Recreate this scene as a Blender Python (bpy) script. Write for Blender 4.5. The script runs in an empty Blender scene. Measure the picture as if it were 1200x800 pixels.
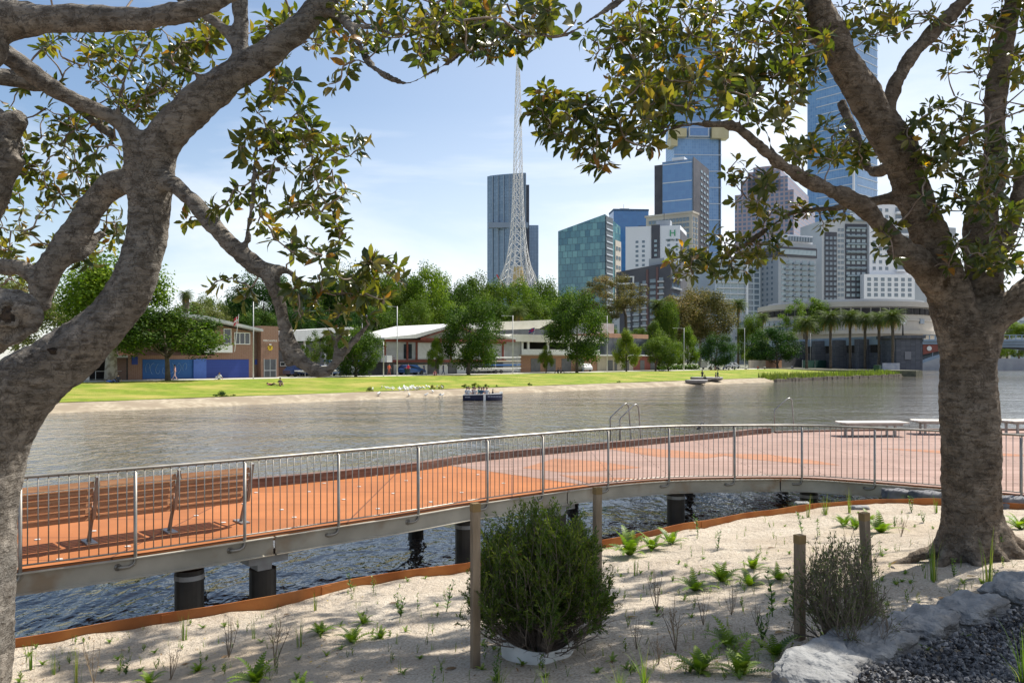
import bpy, math, random
from mathutils import Vector, Matrix, noise, Quaternion
R = math.radians
random.seed(7)
EYE, F = 3.7, 933.0
scene = bpy.context.scene
COL = scene.collection

# ------------------------------------------------------------------ geometry of the place
def P(px, py, Y): return Vector(((px-600)/F*Y, Y, EYE-(py-420)/F*Y))
def G(px, py, z):
    Y = (EYE-z)*F/(py-420)
    return Vector(((px-600)/F*Y, Y, z))
# far bank frame: s runs along the bank, t away from the river
BO, Q = 83.5, math.sqrt(.5)
def ST(s, t, z=0): return Vector(((s-t)*Q, BO+(s+t)*Q, z))
def Yt(px, t): return (BO+t/Q)/(1-(px-600)/F)
def S(px, t):
    m = (px-600)/F; Y = Yt(px, t)
    return Q*(m*Y+Y-BO)
def Zt(px, py, t): return EYE-(py-420)/F*Yt(px, t)
def lerp(a, b, k): return a+(b-a)*k
def sstep(a, b, x):
    k = max(0, min(1, (x-a)/(b-a))); return k*k*(3-2*k)
def interp(tab, x):
    if x <= tab[0][0]:
        (a, b), (c, d) = tab[0], tab[1]
    elif x >= tab[-1][0]:
        (a, b), (c, d) = tab[-2], tab[-1]
    else:
        for i in range(len(tab)-1):
            if tab[i][0] <= x <= tab[i+1][0]: break
        (a, b), (c, d) = tab[i], tab[i+1]
    return b+(d-b)*(x-a)/(c-a)

# ------------------------------------------------------------------ objects
def props(o, label=None, cat=None, group=None, kind=None):
    if label: o['label'] = label
    if cat: o['category'] = cat
    if group: o['group'] = group
    if kind: o['kind'] = kind
    return o
def thing(name, label, cat, loc=(0, 0, 0), rz=0, group=None):
    o = bpy.data.objects.new(name, None); COL.objects.link(o)
    o.location = loc; o.rotation_euler = (0, 0, rz); o.empty_display_size = .2
    return props(o, label, cat, group)
def copy_tree(o, parent=None):
    c = o.copy(); COL.objects.link(c)
    if parent is not None: c.parent = parent
    for ch in o.children: copy_tree(ch, c)
    return c
def inst(src, name, parent=None, loc=None, rz=None, mat=None):
    c = bpy.data.objects.new(name, src.data if hasattr(src, 'data') else src); COL.objects.link(c)
    if parent is not None: c.parent = parent
    if loc is not None: c.location = loc
    if rz is not None: c.rotation_euler = (0, 0, rz)
    if mat is not None:
        c.material_slots[0].link = 'OBJECT'; c.material_slots[0].material = mat
    return c

class MB:
    def __init__(s): s.v = []; s.f = []; s.m = []; s.r = []; s.mi = 0; s.rv = 0.0
    def quad(s, *p):
        n = len(s.v); s.v += [tuple(q) for q in p]; s.f.append(tuple(range(n, n+len(p)))); s.m.append(s.mi); s.r.append(s.rv)
    def add(s, vs, fs):
        n = len(s.v); s.v += [tuple(q) for q in vs]
        for f in fs: s.f.append(tuple(i+n for i in f)); s.m.append(s.mi); s.r.append(s.rv)
    def box(s, x0, x1, y0, y1, z0, z1):
        vs = [(x0,y0,z0),(x1,y0,z0),(x1,y1,z0),(x0,y1,z0),(x0,y0,z1),(x1,y0,z1),(x1,y1,z1),(x0,y1,z1)]
        s.add(vs, [(0,3,2,1),(4,5,6,7),(0,1,5,4),(1,2,6,5),(2,3,7,6),(3,0,4,7)]); return s
    def bar(s, a, b, w, h, up=(0, 0, 1)):
        a, b = Vector(a), Vector(b); d = (b-a).normalized(); u = Vector(up)
        if abs(d.dot(u)) > .98: u = Vector((0, 1, 0))
        x = d.cross(u).normalized()*w/2; y = x.cross(d).normalized()*h/2
        vs = [a-x-y, a+x-y, a+x+y, a-x+y, b-x-y, b+x-y, b+x+y, b-x+y]
        s.add(vs, [(0,3,2,1),(4,5,6,7),(0,1,5,4),(1,2,6,5),(2,3,7,6),(3,0,4,7)]); return s
    def tube(s, pts, rad, n=8, cap=True):
        pts = [Vector(p) for p in pts]; N = len(pts)
        if not isinstance(rad, (list, tuple)): rad = [rad]*N
        prev = None; base = len(s.v); vs = []
        for i, p in enumerate(pts):
            d = (pts[min(i+1, N-1)]-pts[max(i-1, 0)])
            if d.length < 1e-9: d = Vector((0, 0, 1))
            d.normalize()
            if prev is None:
                u = Vector((0, 0, 1)) if abs(d.z) < .9 else Vector((1, 0, 0))
                x = d.cross(u).normalized()
            else:
                x = (prev-d*prev.dot(d))
                x = x.normalized() if x.length > 1e-6 else d.orthogonal().normalized()
            prev = x; y = d.cross(x)
            for k in range(n):
                a = 2*math.pi*k/n; vs.append(p+(x*math.cos(a)+y*math.sin(a))*rad[i])
        fs = []
        for i in range(N-1):
            for k in range(n):
                k2 = (k+1) % n; fs.append((i*n+k, i*n+k2, (i+1)*n+k2, (i+1)*n+k))
        if cap: fs += [tuple(reversed(range(n))), tuple((N-1)*n+k for k in range(n))]
        s.add(vs, fs); return s
    def prism(s, poly, a, b):
        """poly: list of Vector ring (flat) extruded by vector from a to b (both offsets)"""
        a, b = Vector(a), Vector(b); n = len(poly)
        vs = [Vector(p)+a for p in poly]+[Vector(p)+b for p in poly]
        fs = [tuple(reversed(range(n))), tuple(range(n, 2*n))]+[(i, (i+1) % n, n+(i+1) % n, n+i) for i in range(n)]
        s.add(vs, fs); return s
    def build(s, name, mat, parent=None, origin=None, smooth=False, uv=True, loc=None, rnd=False):
        me = bpy.data.meshes.new(name)
        if origin is not None:
            o0 = Vector(origin); vs = [(v[0]-o0.x, v[1]-o0.y, v[2]-o0.z) for v in s.v]
        else: vs = s.v
        me.from_pydata(vs, [], s.f)
        for m in (mat if isinstance(mat, (list, tuple)) else [mat]): me.materials.append(m)
        if any(s.m): me.polygons.foreach_set('material_index', s.m)
        if smooth: me.polygons.foreach_set('use_smooth', [True]*len(me.polygons))
        if rnd:
            at = me.attributes.new('rnd', 'FLOAT', 'FACE'); at.data.foreach_set('value', s.r)
        me.update()
        if uv and len(me.polygons) < 60000:
            l = me.uv_layers.new(name='UVMap'); dat = [0.0]*(2*len(me.loops)); vv = me.vertices
            for p in me.polygons:
                nx, ny, nz = abs(p.normal.x), abs(p.normal.y), abs(p.normal.z)
                for li in p.loop_indices:
                    c = vv[me.loops[li].vertex_index].co
                    if nz > .8: a, b = c.x, c.y
                    elif nx > ny: a, b = c.y, c.z
                    else: a, b = c.x, c.z
                    dat[2*li] = a; dat[2*li+1] = b
            l.data.foreach_set('uv', dat)
        o = bpy.data.objects.new(name, me); COL.objects.link(o)
        if parent is not None: o.parent = parent
        if loc is not None: o.location = loc
        return o
def box(name, mat, parent, x0, x1, y0, y1, z0, z1, origin=None):
    return MB().box(x0, x1, y0, y1, z0, z1).build(name, mat, parent, origin)
def catmull(pts, step):
    """pts: list of tuples (x,y,z,r) -> resampled list"""
    P4 = [Vector(p) for p in pts]; out = []
    ext = [P4[0]*2-P4[1]]+P4+[P4[-1]*2-P4[-2]]
    for i in range(1, len(ext)-2):
        a, b, c, d = ext[i-1:i+3]
        L = (c.xyz-b.xyz).length; n = max(1, int(L/step))
        for k in range(n):
            t = k/n
            out.append(.5*((2*b)+(c-a)*t+(2*a-5*b+4*c-d)*t*t+(3*b-a-3*c+d)*t*t*t))
    out.append(P4[-1]); return out

# ------------------------------------------------------------------ materials
MATS = {}
def nodes_of(name):
    m = bpy.data.materials.new(name); m.use_nodes = True
    return m, m.node_tree.nodes, m.node_tree.links
def pm(name, c1, c2=None, sc=3.0, rough=.7, metal=0.0, bump=0.0, bsc=None, det=4, spec=.5, coord='Object', stretch=(1,1,1), lo=.35, hi=.65,
       c3=None, sc3=.5, lo3=.45, hi3=.6, transl=0.0, bdist=.02):
    if name in MATS: return MATS[name]
    m, N, L = nodes_of(name); b = N['Principled BSDF']
    b.inputs['Base Color'].default_value = (*c1, 1); b.inputs['Roughness'].default_value = rough
    b.inputs['Metallic'].default_value = metal; b.inputs['Specular IOR Level'].default_value = spec
    tc = N.new('ShaderNodeTexCoord'); mp = N.new('ShaderNodeMapping'); mp.inputs['Scale'].default_value = stretch
    L.new(tc.outputs[coord], mp.inputs[0]); col = None
    if c2 is not None:
        n = N.new('ShaderNodeTexNoise'); n.inputs['Scale'].default_value = sc; n.inputs['Detail'].default_value = det
        L.new(mp.outputs[0], n.inputs['Vector'])
        r = N.new('ShaderNodeValToRGB'); r.color_ramp.elements[0].position = lo; r.color_ramp.elements[1].position = hi
        r.color_ramp.elements[0].color = (*c1, 1); r.color_ramp.elements[1].color = (*c2, 1)
        L.new(n.outputs['Fac'], r.inputs[0]); col = r.outputs[0]
        if c3 is not None:
            n3 = N.new('ShaderNodeTexNoise'); n3.inputs['Scale'].default_value = sc3; n3.inputs['Detail'].default_value = 3
            L.new(mp.outputs[0], n3.inputs['Vector'])
            r3 = N.new('ShaderNodeValToRGB'); r3.color_ramp.elements[0].position = lo3; r3.color_ramp.elements[1].position = hi3
            L.new(n3.outputs['Fac'], r3.inputs[0])
            mx = N.new('ShaderNodeMixRGB'); L.new(r3.outputs[0], mx.inputs[0]); L.new(col, mx.inputs[1]); mx.inputs[2].default_value = (*c3, 1)
            col = mx.outputs[0]
        L.new(col, b.inputs['Base Color'])
    if bump:
        n2 = N.new('ShaderNodeTexNoise'); n2.inputs['Scale'].default_value = bsc or sc*4; n2.inputs['Detail'].default_value = 6
        L.new(mp.outputs[0], n2.inputs['Vector'])
        bp = N.new('ShaderNodeBump'); bp.inputs['Strength'].default_value = bump; bp.inputs['Distance'].default_value = bdist
        L.new(n2.outputs['Fac'], bp.inputs['Height']); L.new(bp.outputs[0], b.inputs['Normal'])
    MATS[name] = m; return m
def leafmat(name, stops, transl=.35, tcol=None, rough=.45, spec=.5, nsc=None):
    """colour from per-face rnd through a ramp of (pos,colour)"""
    m, N, L = nodes_of(name); b = N['Principled BSDF']
    a = N.new('ShaderNodeAttribute'); a.attribute_name = 'rnd'
    r = N.new('ShaderNodeValToRGB'); e = r.color_ramp.elements
    e[0].position, e[0].color = stops[0][0], (*stops[0][1], 1); e[1].position, e[1].color = stops[-1][0], (*stops[-1][1], 1)
    for p, c in stops[1:-1]:
        x = e.new(p); x.color = (*c, 1)
    L.new(a.outputs['Fac'], r.inputs[0]); L.new(r.outputs[0], b.inputs['Base Color'])
    b.inputs['Roughness'].default_value = rough; b.inputs['Specular IOR Level'].default_value = spec
    t = N.new('ShaderNodeBsdfTranslucent'); mx = N.new('ShaderNodeMixShader'); mx.inputs[0].default_value = transl
    mc = N.new('ShaderNodeMixRGB'); mc.blend_type = 'MULTIPLY'; mc.inputs[0].default_value = 1
    L.new(r.outputs[0], mc.inputs[1]); mc.inputs[2].default_value = (*(tcol or (1.6, 1.9, .7)), 1)
    L.new(mc.outputs[0], t.inputs[0]); L.new(b.outputs[0], mx.inputs[1]); L.new(t.outputs[0], mx.inputs[2])
    L.new(mx.outputs[0], N['Material Output'].inputs[0]); return m
def gridmat(name, ca, cb, cm, w, h, mortar=.06, rough=.15, spec=.8, metal=0.0, offset=0.0, bias=0.0, freq=2, hl=None, noise_c=None):
    """brick/grid pattern on the box uv: bricks, facade glass, panels"""
    m, N, L = nodes_of(name); b = N['Principled BSDF']
    uv = N.new('ShaderNodeUVMap'); br = N.new('ShaderNodeTexBrick')
    br.offset = offset; br.offset_frequency = freq
    br.inputs['Color1'].default_value = (*ca, 1); br.inputs['Color2'].default_value = (*cb, 1); br.inputs['Mortar'].default_value = (*cm, 1)
    br.inputs['Scale'].default_value = 1; br.inputs['Mortar Size'].default_value = mortar; br.inputs['Mortar Smooth'].default_value = .1
    br.inputs['Bias'].default_value = bias; br.inputs['Brick Width'].default_value = w; br.inputs['Row Height'].default_value = h
    L.new(uv.outputs[0], br.inputs['Vector']); col = br.outputs['Color']
    if noise_c:
        n = N.new('ShaderNodeTexNoise'); n.inputs['Scale'].default_value = noise_c[1]; L.new(uv.outputs[0], n.inputs['Vector'])
        mx = N.new('ShaderNodeMixRGB'); mx.blend_type = 'MULTIPLY'; mx.inputs[0].default_value = noise_c[0]
        L.new(col, mx.inputs[1]); L.new(n.outputs['Fac'], mx.inputs[2]); 
        g = N.new('ShaderNodeMixRGB'); g.blend_type = 'MULTIPLY'; g.inputs[0].default_value = noise_c[0]; g.inputs[2].default_value = (1.8, 1.8, 1.8, 1)
        L.new(mx.outputs[0], g.inputs[1]); col = g.outputs[0]
    L.new(col, b.inputs['Base Color'])
    b.inputs['Specular IOR Level'].default_value = spec; b.inputs['Metallic'].default_value = metal
    mr = N.new('ShaderNodeMapRange'); mr.inputs['To Min'].default_value = rough; mr.inputs['To Max'].default_value = max(rough, .6)
    L.new(br.outputs['Fac'], mr.inputs['Value']); L.new(mr.outputs[0], b.inputs['Roughness'])
    return m

# ------------------------------------------------------------------ render, camera, light
scene.render.engine = 'CYCLES'
scene.cycles.use_denoising = True
scene.cycles.max_bounces = 6; scene.cycles.diffuse_bounces = 3; scene.cycles.glossy_bounces = 3
scene.cycles.transmission_bounces = 4; scene.cycles.transparent_max_bounces = 6
scene.cycles.caustics_reflective = False; scene.cycles.caustics_refractive = False
scene.cycles.sample_clamp_indirect = 6
scene.render.resolution_x, scene.render.resolution_y = 1024, 682
vs = scene.view_settings; vs.view_transform = 'Standard'; vs.look = 'None'; vs.gamma = 1; vs.use_curve_mapping = False
vs.exposure = 0.6
cam = bpy.data.cameras.new('camera'); camo = bpy.data.objects.new('camera', cam); COL.objects.link(camo)
camo.location = (0, 0, EYE); camo.rotation_euler = (R(90), 0, 0)
cam.sensor_width = 36; cam.lens = 28; cam.shift_y = 20/1200; cam.clip_start = .1; cam.clip_end = 12000
scene.camera = camo
SUN_A, SUN_E = R(50), R(54)
sd = Vector((math.sin(SUN_A)*math.cos(SUN_E), math.cos(SUN_A)*math.cos(SUN_E), math.sin(SUN_E)))
sun = bpy.data.lights.new('sun', 'SUN'); sun.energy = 5.0; sun.angle = R(.53); sun.color = (1, .95, .86)
so = bpy.data.objects.new('sun', sun); COL.objects.link(so); so.rotation_euler = sd.to_track_quat('Z', 'Y').to_euler(); so.location = (30, 20, 60)
w = bpy.data.worlds.new('World'); scene.world = w; w.use_nodes = True
N, L = w.node_tree.nodes, w.node_tree.links; bg = N['Background']
sky = N.new('ShaderNodeTexSky'); sky.sky_type = 'NISHITA'; sky.sun_disc = False
sky.sun_elevation = SUN_E; sky.sun_rotation = SUN_A; sky.altitude = 20; sky.air_density = 1.0; sky.dust_density = .5; sky.ozone_density = 1.3
tc = N.new('ShaderNodeTexCoord'); mp = N.new('ShaderNodeMapping'); mp.inputs['Scale'].default_value = (1.1, 1.1, 4.2); mp.inputs['Rotation'].default_value = (R(8), R(14), 0)
L.new(tc.outputs['Generated'], mp.inputs[0])
nz = N.new('ShaderNodeTexNoise'); nz.inputs['Scale'].default_value = 1.6; nz.inputs['Detail'].default_value = 7; nz.inputs['Roughness'].default_value = .55; nz.inputs['Distortion'].default_value = .4
L.new(mp.outputs[0], nz.inputs['Vector'])
cr = N.new('ShaderNodeValToRGB'); cr.color_ramp.elements[0].position = .5; cr.color_ramp.elements[1].position = .8
cr.color_ramp.elements[0].color = (0, 0, 0, 1); cr.color_ramp.elements[1].color = (.75, .75, .75, 1); L.new(nz.outputs['Fac'], cr.inputs[0])
# more thin cloud low down and towards the sun
sep = N.new('ShaderNodeSeparateXYZ'); L.new(tc.outputs['Generated'], sep.inputs[0])
m1 = N.new('ShaderNodeMapRange'); m1.inputs['From Min'].default_value = -.55; m1.inputs['From Max'].default_value = .55; m1.inputs['To Min'].default_value = -.08; m1.inputs['To Max'].default_value = .48
L.new(sep.outputs['X'], m1.inputs['Value'])
m2 = N.new('ShaderNodeMapRange'); m2.inputs['From Min'].default_value = 0; m2.inputs['From Max'].default_value = .3; m2.inputs['To Min'].default_value = .42; m2.inputs['To Max'].default_value = 0
L.new(sep.outputs['Z'], m2.inputs['Value'])
ad = N.new('ShaderNodeMath'); L.new(m1.outputs[0], ad.inputs[0]); L.new(m2.outputs[0], ad.inputs[1])
ad2 = N.new('ShaderNodeMath'); ad2.use_clamp = True; L.new(ad.outputs[0], ad2.inputs[0]); L.new(cr.outputs[0], ad2.inputs[1])
mx = N.new('ShaderNodeMixRGB'); L.new(ad2.outputs[0], mx.inputs[0]); L.new(sky.outputs[0], mx.inputs[1]); mx.inputs[2].default_value = (7.6, 7.9, 8.3, 1)
L.new(mx.outputs[0], bg.inputs['Color']); bg.inputs['Strength'].default_value = .098
# ================================================================== SETTING
def smat_water():
    m, N, L = nodes_of('river_water'); b = N['Principled BSDF']
    b.inputs['Roughness'].default_value = .06; b.inputs['Specular IOR Level'].default_value = .5
    tc = N.new('ShaderNodeTexCoord')
    nc = N.new('ShaderNodeTexNoise'); nc.inputs['Scale'].default_value = .06; nc.inputs['Detail'].default_value = 3; L.new(tc.outputs['Object'], nc.inputs['Vector'])
    r = N.new('ShaderNodeValToRGB'); r.color_ramp.elements[0].position = .35; r.color_ramp.elements[1].position = .65
    r.color_ramp.elements[0].color = (.095, .084, .066, 1); r.color_ramp.elements[1].color = (.135, .12, .098, 1); L.new(nc.outputs['Fac'], r.inputs[0]); L.new(r.outputs[0], b.inputs['Base Color'])
    hs = []
    for sc, st, amp in ((3.4, (1, .5, 1), 1.0), (9.0, (1, .7, 1), .28), (1.25, (1, .5, 1), 2.6)):
        mp = N.new('ShaderNodeMapping'); mp.inputs['Scale'].default_value = st; mp.inputs['Rotation'].default_value = (0, 0, R(28)); L.new(tc.outputs['Object'], mp.inputs[0])
        n = N.new('ShaderNodeTexNoise'); n.inputs['Scale'].default_value = sc; n.inputs['Detail'].default_value = 2.5; n.inputs['Roughness'].default_value = .5; n.inputs['Distortion'].default_value = .6
        L.new(mp.outputs[0], n.inputs['Vector'])
        mu = N.new('ShaderNodeMath'); mu.operation = 'MULTIPLY'; mu.inputs[1].default_value = amp; L.new(n.outputs['Fac'], mu.inputs[0]); hs.append(mu)
    a = N.new('ShaderNodeMath'); L.new(hs[0].outputs[0], a.inputs[0]); L.new(hs[1].outputs[0], a.inputs[1])
    a2 = N.new('ShaderNodeMath'); L.new(a.outputs[0], a2.inputs[0]); L.new(hs[2].outputs[0], a2.inputs[1])
    bp = N.new('ShaderNodeBump'); bp.inputs['Strength'].default_value = 1; bp.inputs['Distance'].default_value = .048
    mpw = N.new('ShaderNodeMapping'); mpw.inputs['Scale'].default_value = (.5, 2.2, 1); mpw.inputs['Rotation'].default_value = (0, 0, R(-30)); L.new(tc.outputs['Object'], mpw.inputs[0])
    nw = N.new('ShaderNodeTexNoise'); nw.inputs['Scale'].default_value = .09; nw.inputs['Detail'].default_value = 5; L.new(mpw.outputs[0], nw.inputs['Vector'])
    mw = N.new('ShaderNodeMapRange'); mw.inputs['From Min'].default_value = .4; mw.inputs['From Max'].default_value = .62; mw.inputs['To Min'].default_value = .7; mw.inputs['To Max'].default_value = 1.25; L.new(nw.outputs['Fac'], mw.inputs['Value'])
    hm = N.new('ShaderNodeMath'); hm.operation = 'MULTIPLY'; L.new(a2.outputs[0], hm.inputs[0]); L.new(mw.outputs[0], hm.inputs[1]); a2 = hm
    L.new(a2.outputs[0], bp.inputs['Height']); L.new(bp.outputs[0], b.inputs['Normal']); return m
def structure(name, mb, mat, **k): return props(mb.build(name, mat, **k), kind='structure')

structure('ground', MB().box(-6000, 6000, -3000, 9000, -2.2, -2), pm('mud', (.09, .07, .05), (.12, .1, .07), 2))
wm = MB(); wm.quad((-400, -60, 0), (500, -60, 0), (500, 700, 0), (-400, 700, 0))
structure('river_water', wm, smat_water(), uv=False)

# ---- far bank, in strips (s along, t away)
M_grass = pm('bank_grass', (.125, .185, .016), (.225, .275, .03), 1.2, .9, bump=.6, bsc=14, spec=.15, c3=(.36, .31, .08), sc3=.22, lo3=.46, hi3=.72, bdist=.15)
M_grav = pm('towpath_gravel', (.28, .23, .165), (.42, .36, .27), 2.5, .95, bump=.3, bsc=9, spec=.1, c3=(.27, .22, .16), sc3=.5)
M_conc = pm('path_concrete', (.44, .42, .38), (.55, .53, .48), 1.5, .9, bump=.1, spec=.2)
def grass_z(s, t): return .55+.68*sstep(4, 30, t)+.12*math.sin(s*.05)*sstep(4, 12, t)*(1-sstep(22, 31, t))+.05*noise.noise((s*.2, t*.2, 0))*(1-sstep(24, 31, t))
def strip(name, mat, tf0, tf1, zf, n, s0=-140, s1=118, ds=1.5):
    mb = MB(); vs, fs = [], []; ns = int((s1-s0)/ds)+1
    for i in range(ns):
        s = s0+i*ds; t0, t1 = tf0(s), tf1(s)
        for j in range(n+1):
            t = lerp(t0, t1, j/n); vs.append(ST(s, t, zf(s, t)))
    for i in range(ns-1):
        for j in range(n):
            a = i*(n+1)+j; fs.append((a, a+1, a+n+2, a+n+1)[::-1])
    mb.add(vs, fs); return structure(name, mb, mat, smooth=True, uv=False)
def wl(s): return .5*noise.noise((s*.07, 3, 0))+.18*noise.noise((s*.5, 7, 0))
def ge(s): return 4.1+.35*noise.noise((s*.12, 9, 0))+.12*noise.noise((s*.9, 2, 0)) - 2.6*sstep(62, 70, s)
strip('gravel_path', M_grav, lambda s: wl(s)-1.2, ge, lambda s, t: -.35+.9*sstep(-1.6, 4.2, t)+.02*noise.noise((s, t*3, 0)), 10)
strip('grass_bank', M_grass, lambda s: ge(s)-.15, lambda s: 31, lambda s, t: grass_z(s, t)+.02, 22)
strip('path', M_conc, lambda s: 30.9, lambda s: 35.5, lambda s, t: 1.26, 2)
# river-bank drop and city ground behind
cg = MB(); vsn = [ST(-3500, 35.4, 1.25), ST(6000, 35.4, 1.25), ST(6000, 5000, 1.25), ST(-3500, 5000, 1.25)]
cg.quad(*vsn); structure('city_ground', cg, pm('city_ground', (.2, .21, .13), (.3, .3, .26), .15, .95, spec=.1), uv=False)
eb = MB(); eb.prism([ST(117, -1.5, -1), ST(121, -1.5, -1), ST(150, 35.3, -1), ST(117, 35.3, -1)], (0, 0, 0), (0, 0, 2.2))
structure('bank_terrain', eb, pm('bank_dark', (.1, .1, .07), (.16, .15, .1), 1, .95))
# quay beyond the bridge on the right
qp = [Vector((126, 262, -1)), Vector((700, 205, -1)), Vector((900, 900, -1)), Vector((170, 700, -1))]
qy = MB(); qy.prism(qp, (0, 0, 0), (0, 0, 1.9)); qy.build
structure('quay_ground', qy, pm('quay_stone', (.42, .38, .32), (.5, .46, .4), .6, .9))

# ---- near bank: sand bed behind a rusted steel edge
EDGE = [(-14, -.6), (-9.5, 3.2), (-6, 5.85), (-4.39, 6.9), (-3.22, 7.7), (-2.37, 8.22), (-1.74, 8.86), (-.57, 9.5), (1.39, 10.8), (2.52, 11.75), (3.83, 12.65),
        (5.2, 13.45), (6.5, 13.85), (7.45, 13.86), (8.55, 13.35), (12, 11.2), (16, 8.6), (22, 5)]
def edge_y(x): return interp(EDGE, x)
def sand_z(x, y):
    d = edge_y(x)-y
    z = 1.17+.86*sstep(-.6, 8.5, d)
    z += .05*noise.noise((x*.55, y*.55, 1.3))+.028*noise.noise((x*2.2, y*2.2, 5))+.014*noise.noise((x*6, y*6, 2))-.02*max(0, noise.noise((x*3.7, y*3.7, 8))-.25)
    dx, dy = x-4.85, y-8.25   # mound at the right-hand tree
    return z+.10*math.exp(-(dx*dx+dy*dy)/1.6)
def hit(px, py, z=None):
    if z is not None: return G(px, py, z)
    d = Vector(((px-600)/F, 1, -(py-420)/F)); k = 2.0
    while k < 30:
        x, y, zz = d.x*k, k, EYE+d.z*k
        if zz <= sand_z(x, y): break
        k += .02
    return Vector((x, y, sand_z(x, y)))
def sand_mat():
    m, N, L = nodes_of('sand'); b = N['Principled BSDF']; b.inputs['Roughness'].default_value = .95; b.inputs['Specular IOR Level'].default_value = .15
    tc = N.new('ShaderNodeTexCoord')
    def ns(sc, d=4):
        n = N.new('ShaderNodeTexNoise'); n.inputs['Scale'].default_value = sc; n.inputs['Detail'].default_value = d; L.new(tc.outputs['Object'], n.inputs['Vector']); return n
    a = ns(1.1, 6); r = N.new('ShaderNodeValToRGB'); r.color_ramp.elements[0].position = .35; r.color_ramp.elements[1].position = .7
    r.color_ramp.elements[0].color = (.47, .40, .32, 1); r.color_ramp.elements[1].color = (.62, .55, .455, 1); L.new(a.outputs['Fac'], r.inputs[0])
    g = ns(60, 3); r2 = N.new('ShaderNodeValToRGB'); r2.color_ramp.elements[0].position = .3; r2.color_ramp.elements[1].position = .62
    r2.color_ramp.elements[0].color = (.55, .5, .44, 1); r2.color_ramp.elements[1].color = (1, 1, 1, 1); L.new(g.outputs['Fac'], r2.inputs[0])
    mx = N.new('ShaderNodeMixRGB'); mx.blend_type = 'MULTIPLY'; mx.inputs[0].default_value = .9; L.new(r.outputs[0], mx.inputs[1]); L.new(r2.outputs[0], mx.inputs[2])
    c = ns(.45, 5); r3 = N.new('ShaderNodeValToRGB'); r3.color_ramp.elements[0].position = .52; r3.color_ramp.elements[1].position = .7; L.new(c.outputs['Fac'], r3.inputs[0])
    mx2 = N.new('ShaderNodeMixRGB'); mx2.inputs[2].default_value = (.42, .34, .25, 1); L.new(r3.outputs[0], mx2.inputs[0]); L.new(mx.outputs[0], mx2.inputs[1]); L.new(mx2.outputs[0], b.inputs['Base Color'])
    h1, h2 = ns(14, 5), ns(90, 3)
    s = N.new('ShaderNodeMath'); s.operation = 'MULTIPLY'; s.inputs[1].default_value = .35; L.new(h2.outputs['Fac'], s.inputs[0])
    ad = N.new('ShaderNodeMath'); L.new(h1.outputs['Fac'], ad.inputs[0]); L.new(s.outputs[0], ad.inputs[1])
    bp = N.new('ShaderNodeBump'); bp.inputs['Strength'].default_value = 1; bp.inputs['Distance'].default_value = .05
    L.new(ad.outputs[0], bp.inputs['Height']); L.new(bp.outputs[0], b.inputs['Normal']); return m
xs = []; x = -14.0
while x < 22: xs.append(x); x += .055 if -5.5 < x < 9.5 else .3
vs_, fs_ = [], []; NJ = 190
for x in xs:
    ye = edge_y(x)-.012
    for j in range(NJ+1):
        k = j/NJ; y = ye-(13*k if k < .8 else 10.4+(k-.8)/.2*24)*(1 if x > -9 else 1)
        vs_.append((x, y, sand_z(x, y)))
for i in range(len(xs)-1):
    for j in range(NJ):
        a = i*(NJ+1)+j; fs_.append((a, a+1, a+NJ+2, a+NJ+1))
sb = MB(); sb.add(vs_, fs_)
props(sb.build('sand_bed_ground', sand_mat(), smooth=True, uv=False), kind='structure')
# earth behind the edge, under the deck
def bank_strip():
    mb = MB(); vs, fs = [], []
    xx = [-14+.4*i for i in range(90)]
    for x in xx:
        for d, z in ((.03, 1.0), (.5, .75), (1.3, .2), (2.4, -.6), (3.5, -1.6)):
            k = 1 if x > 4.4 else max(.02, 1-(4.4-x)/3)
            dz = .12*noise.noise((x*1.5, d*2, 4))
            vs.append((x, edge_y(x)+d*lerp(.12, 1.1, k), z+dz if k > .3 else z-.4))
    for i in range(len(xx)-1):
        for j in range(4):
            a = i*5+j; fs.append((a+5, a+6, a+1, a))
    mb.add(vs, fs); return mb
structure('bank_earth_terrain', bank_strip(), pm('dark_earth', (.05, .045, .03), (.1, .085, .06), 3, .95, bump=.8, bsc=9), smooth=True, uv=False)

M_corten = pm('rusted_steel', (.30, .10, .03), (.46, .19, .06), 2.2, .85, bump=.15, bsc=30, spec=.2, c3=(.16, .06, .03), sc3=1.1, lo3=.5, hi3=.72)
ed = MB(); N0 = 200; ring = []
for i in range(N0+1):
    x = lerp(-13.5, 21, i/N0); ring.append(Vector((x, edge_y(x), 0)))
for off, z1, z0 in ((0, 1.265, .95),):
    vs, fs = [], []
    for i, p in enumerate(ring):
        d = (ring[min(i+1, N0)]-ring[max(i-1, 0)]).normalized(); n = Vector((-d.y, d.x, 0))
        wv = .006*math.sin(i*.9)
        for o2, z in ((0, z0), (0, z1+wv), (.012, z1+wv), (.012, z0)):
            q = p+n*o2; vs.append((q.x, q.y, z))
    for i in range(N0):
        for k in range(3): a = i*4+k; fs.append((a+4, a+5, a+1, a))
    ed.add(vs, fs)
et = thing('garden_edging', 'long rusted steel edging strip curving between sand bed and water', 'edging', (0, edge_y(0), 1.2))
ed.build('steel_strip', M_corten, et, origin=et.location)
pk = MB()
for x in (-3.3, -2.0, .2, 2.9, 5.1, 7.0):   # joint plates on the strip
    a = Vector((x, edge_y(x)-.006, 0)); d = (Vector((x+.1, edge_y(x+.1), 0))-Vector((x, edge_y(x), 0))).normalized()
    pk = MB(); pk.bar(a+d*-.06+Vector((0, 0, 1.2)), a+d*.06+Vector((0, 0, 1.2)), .008, .1); pk.build('joint_plate', M_corten, et, origin=et.location)
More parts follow.
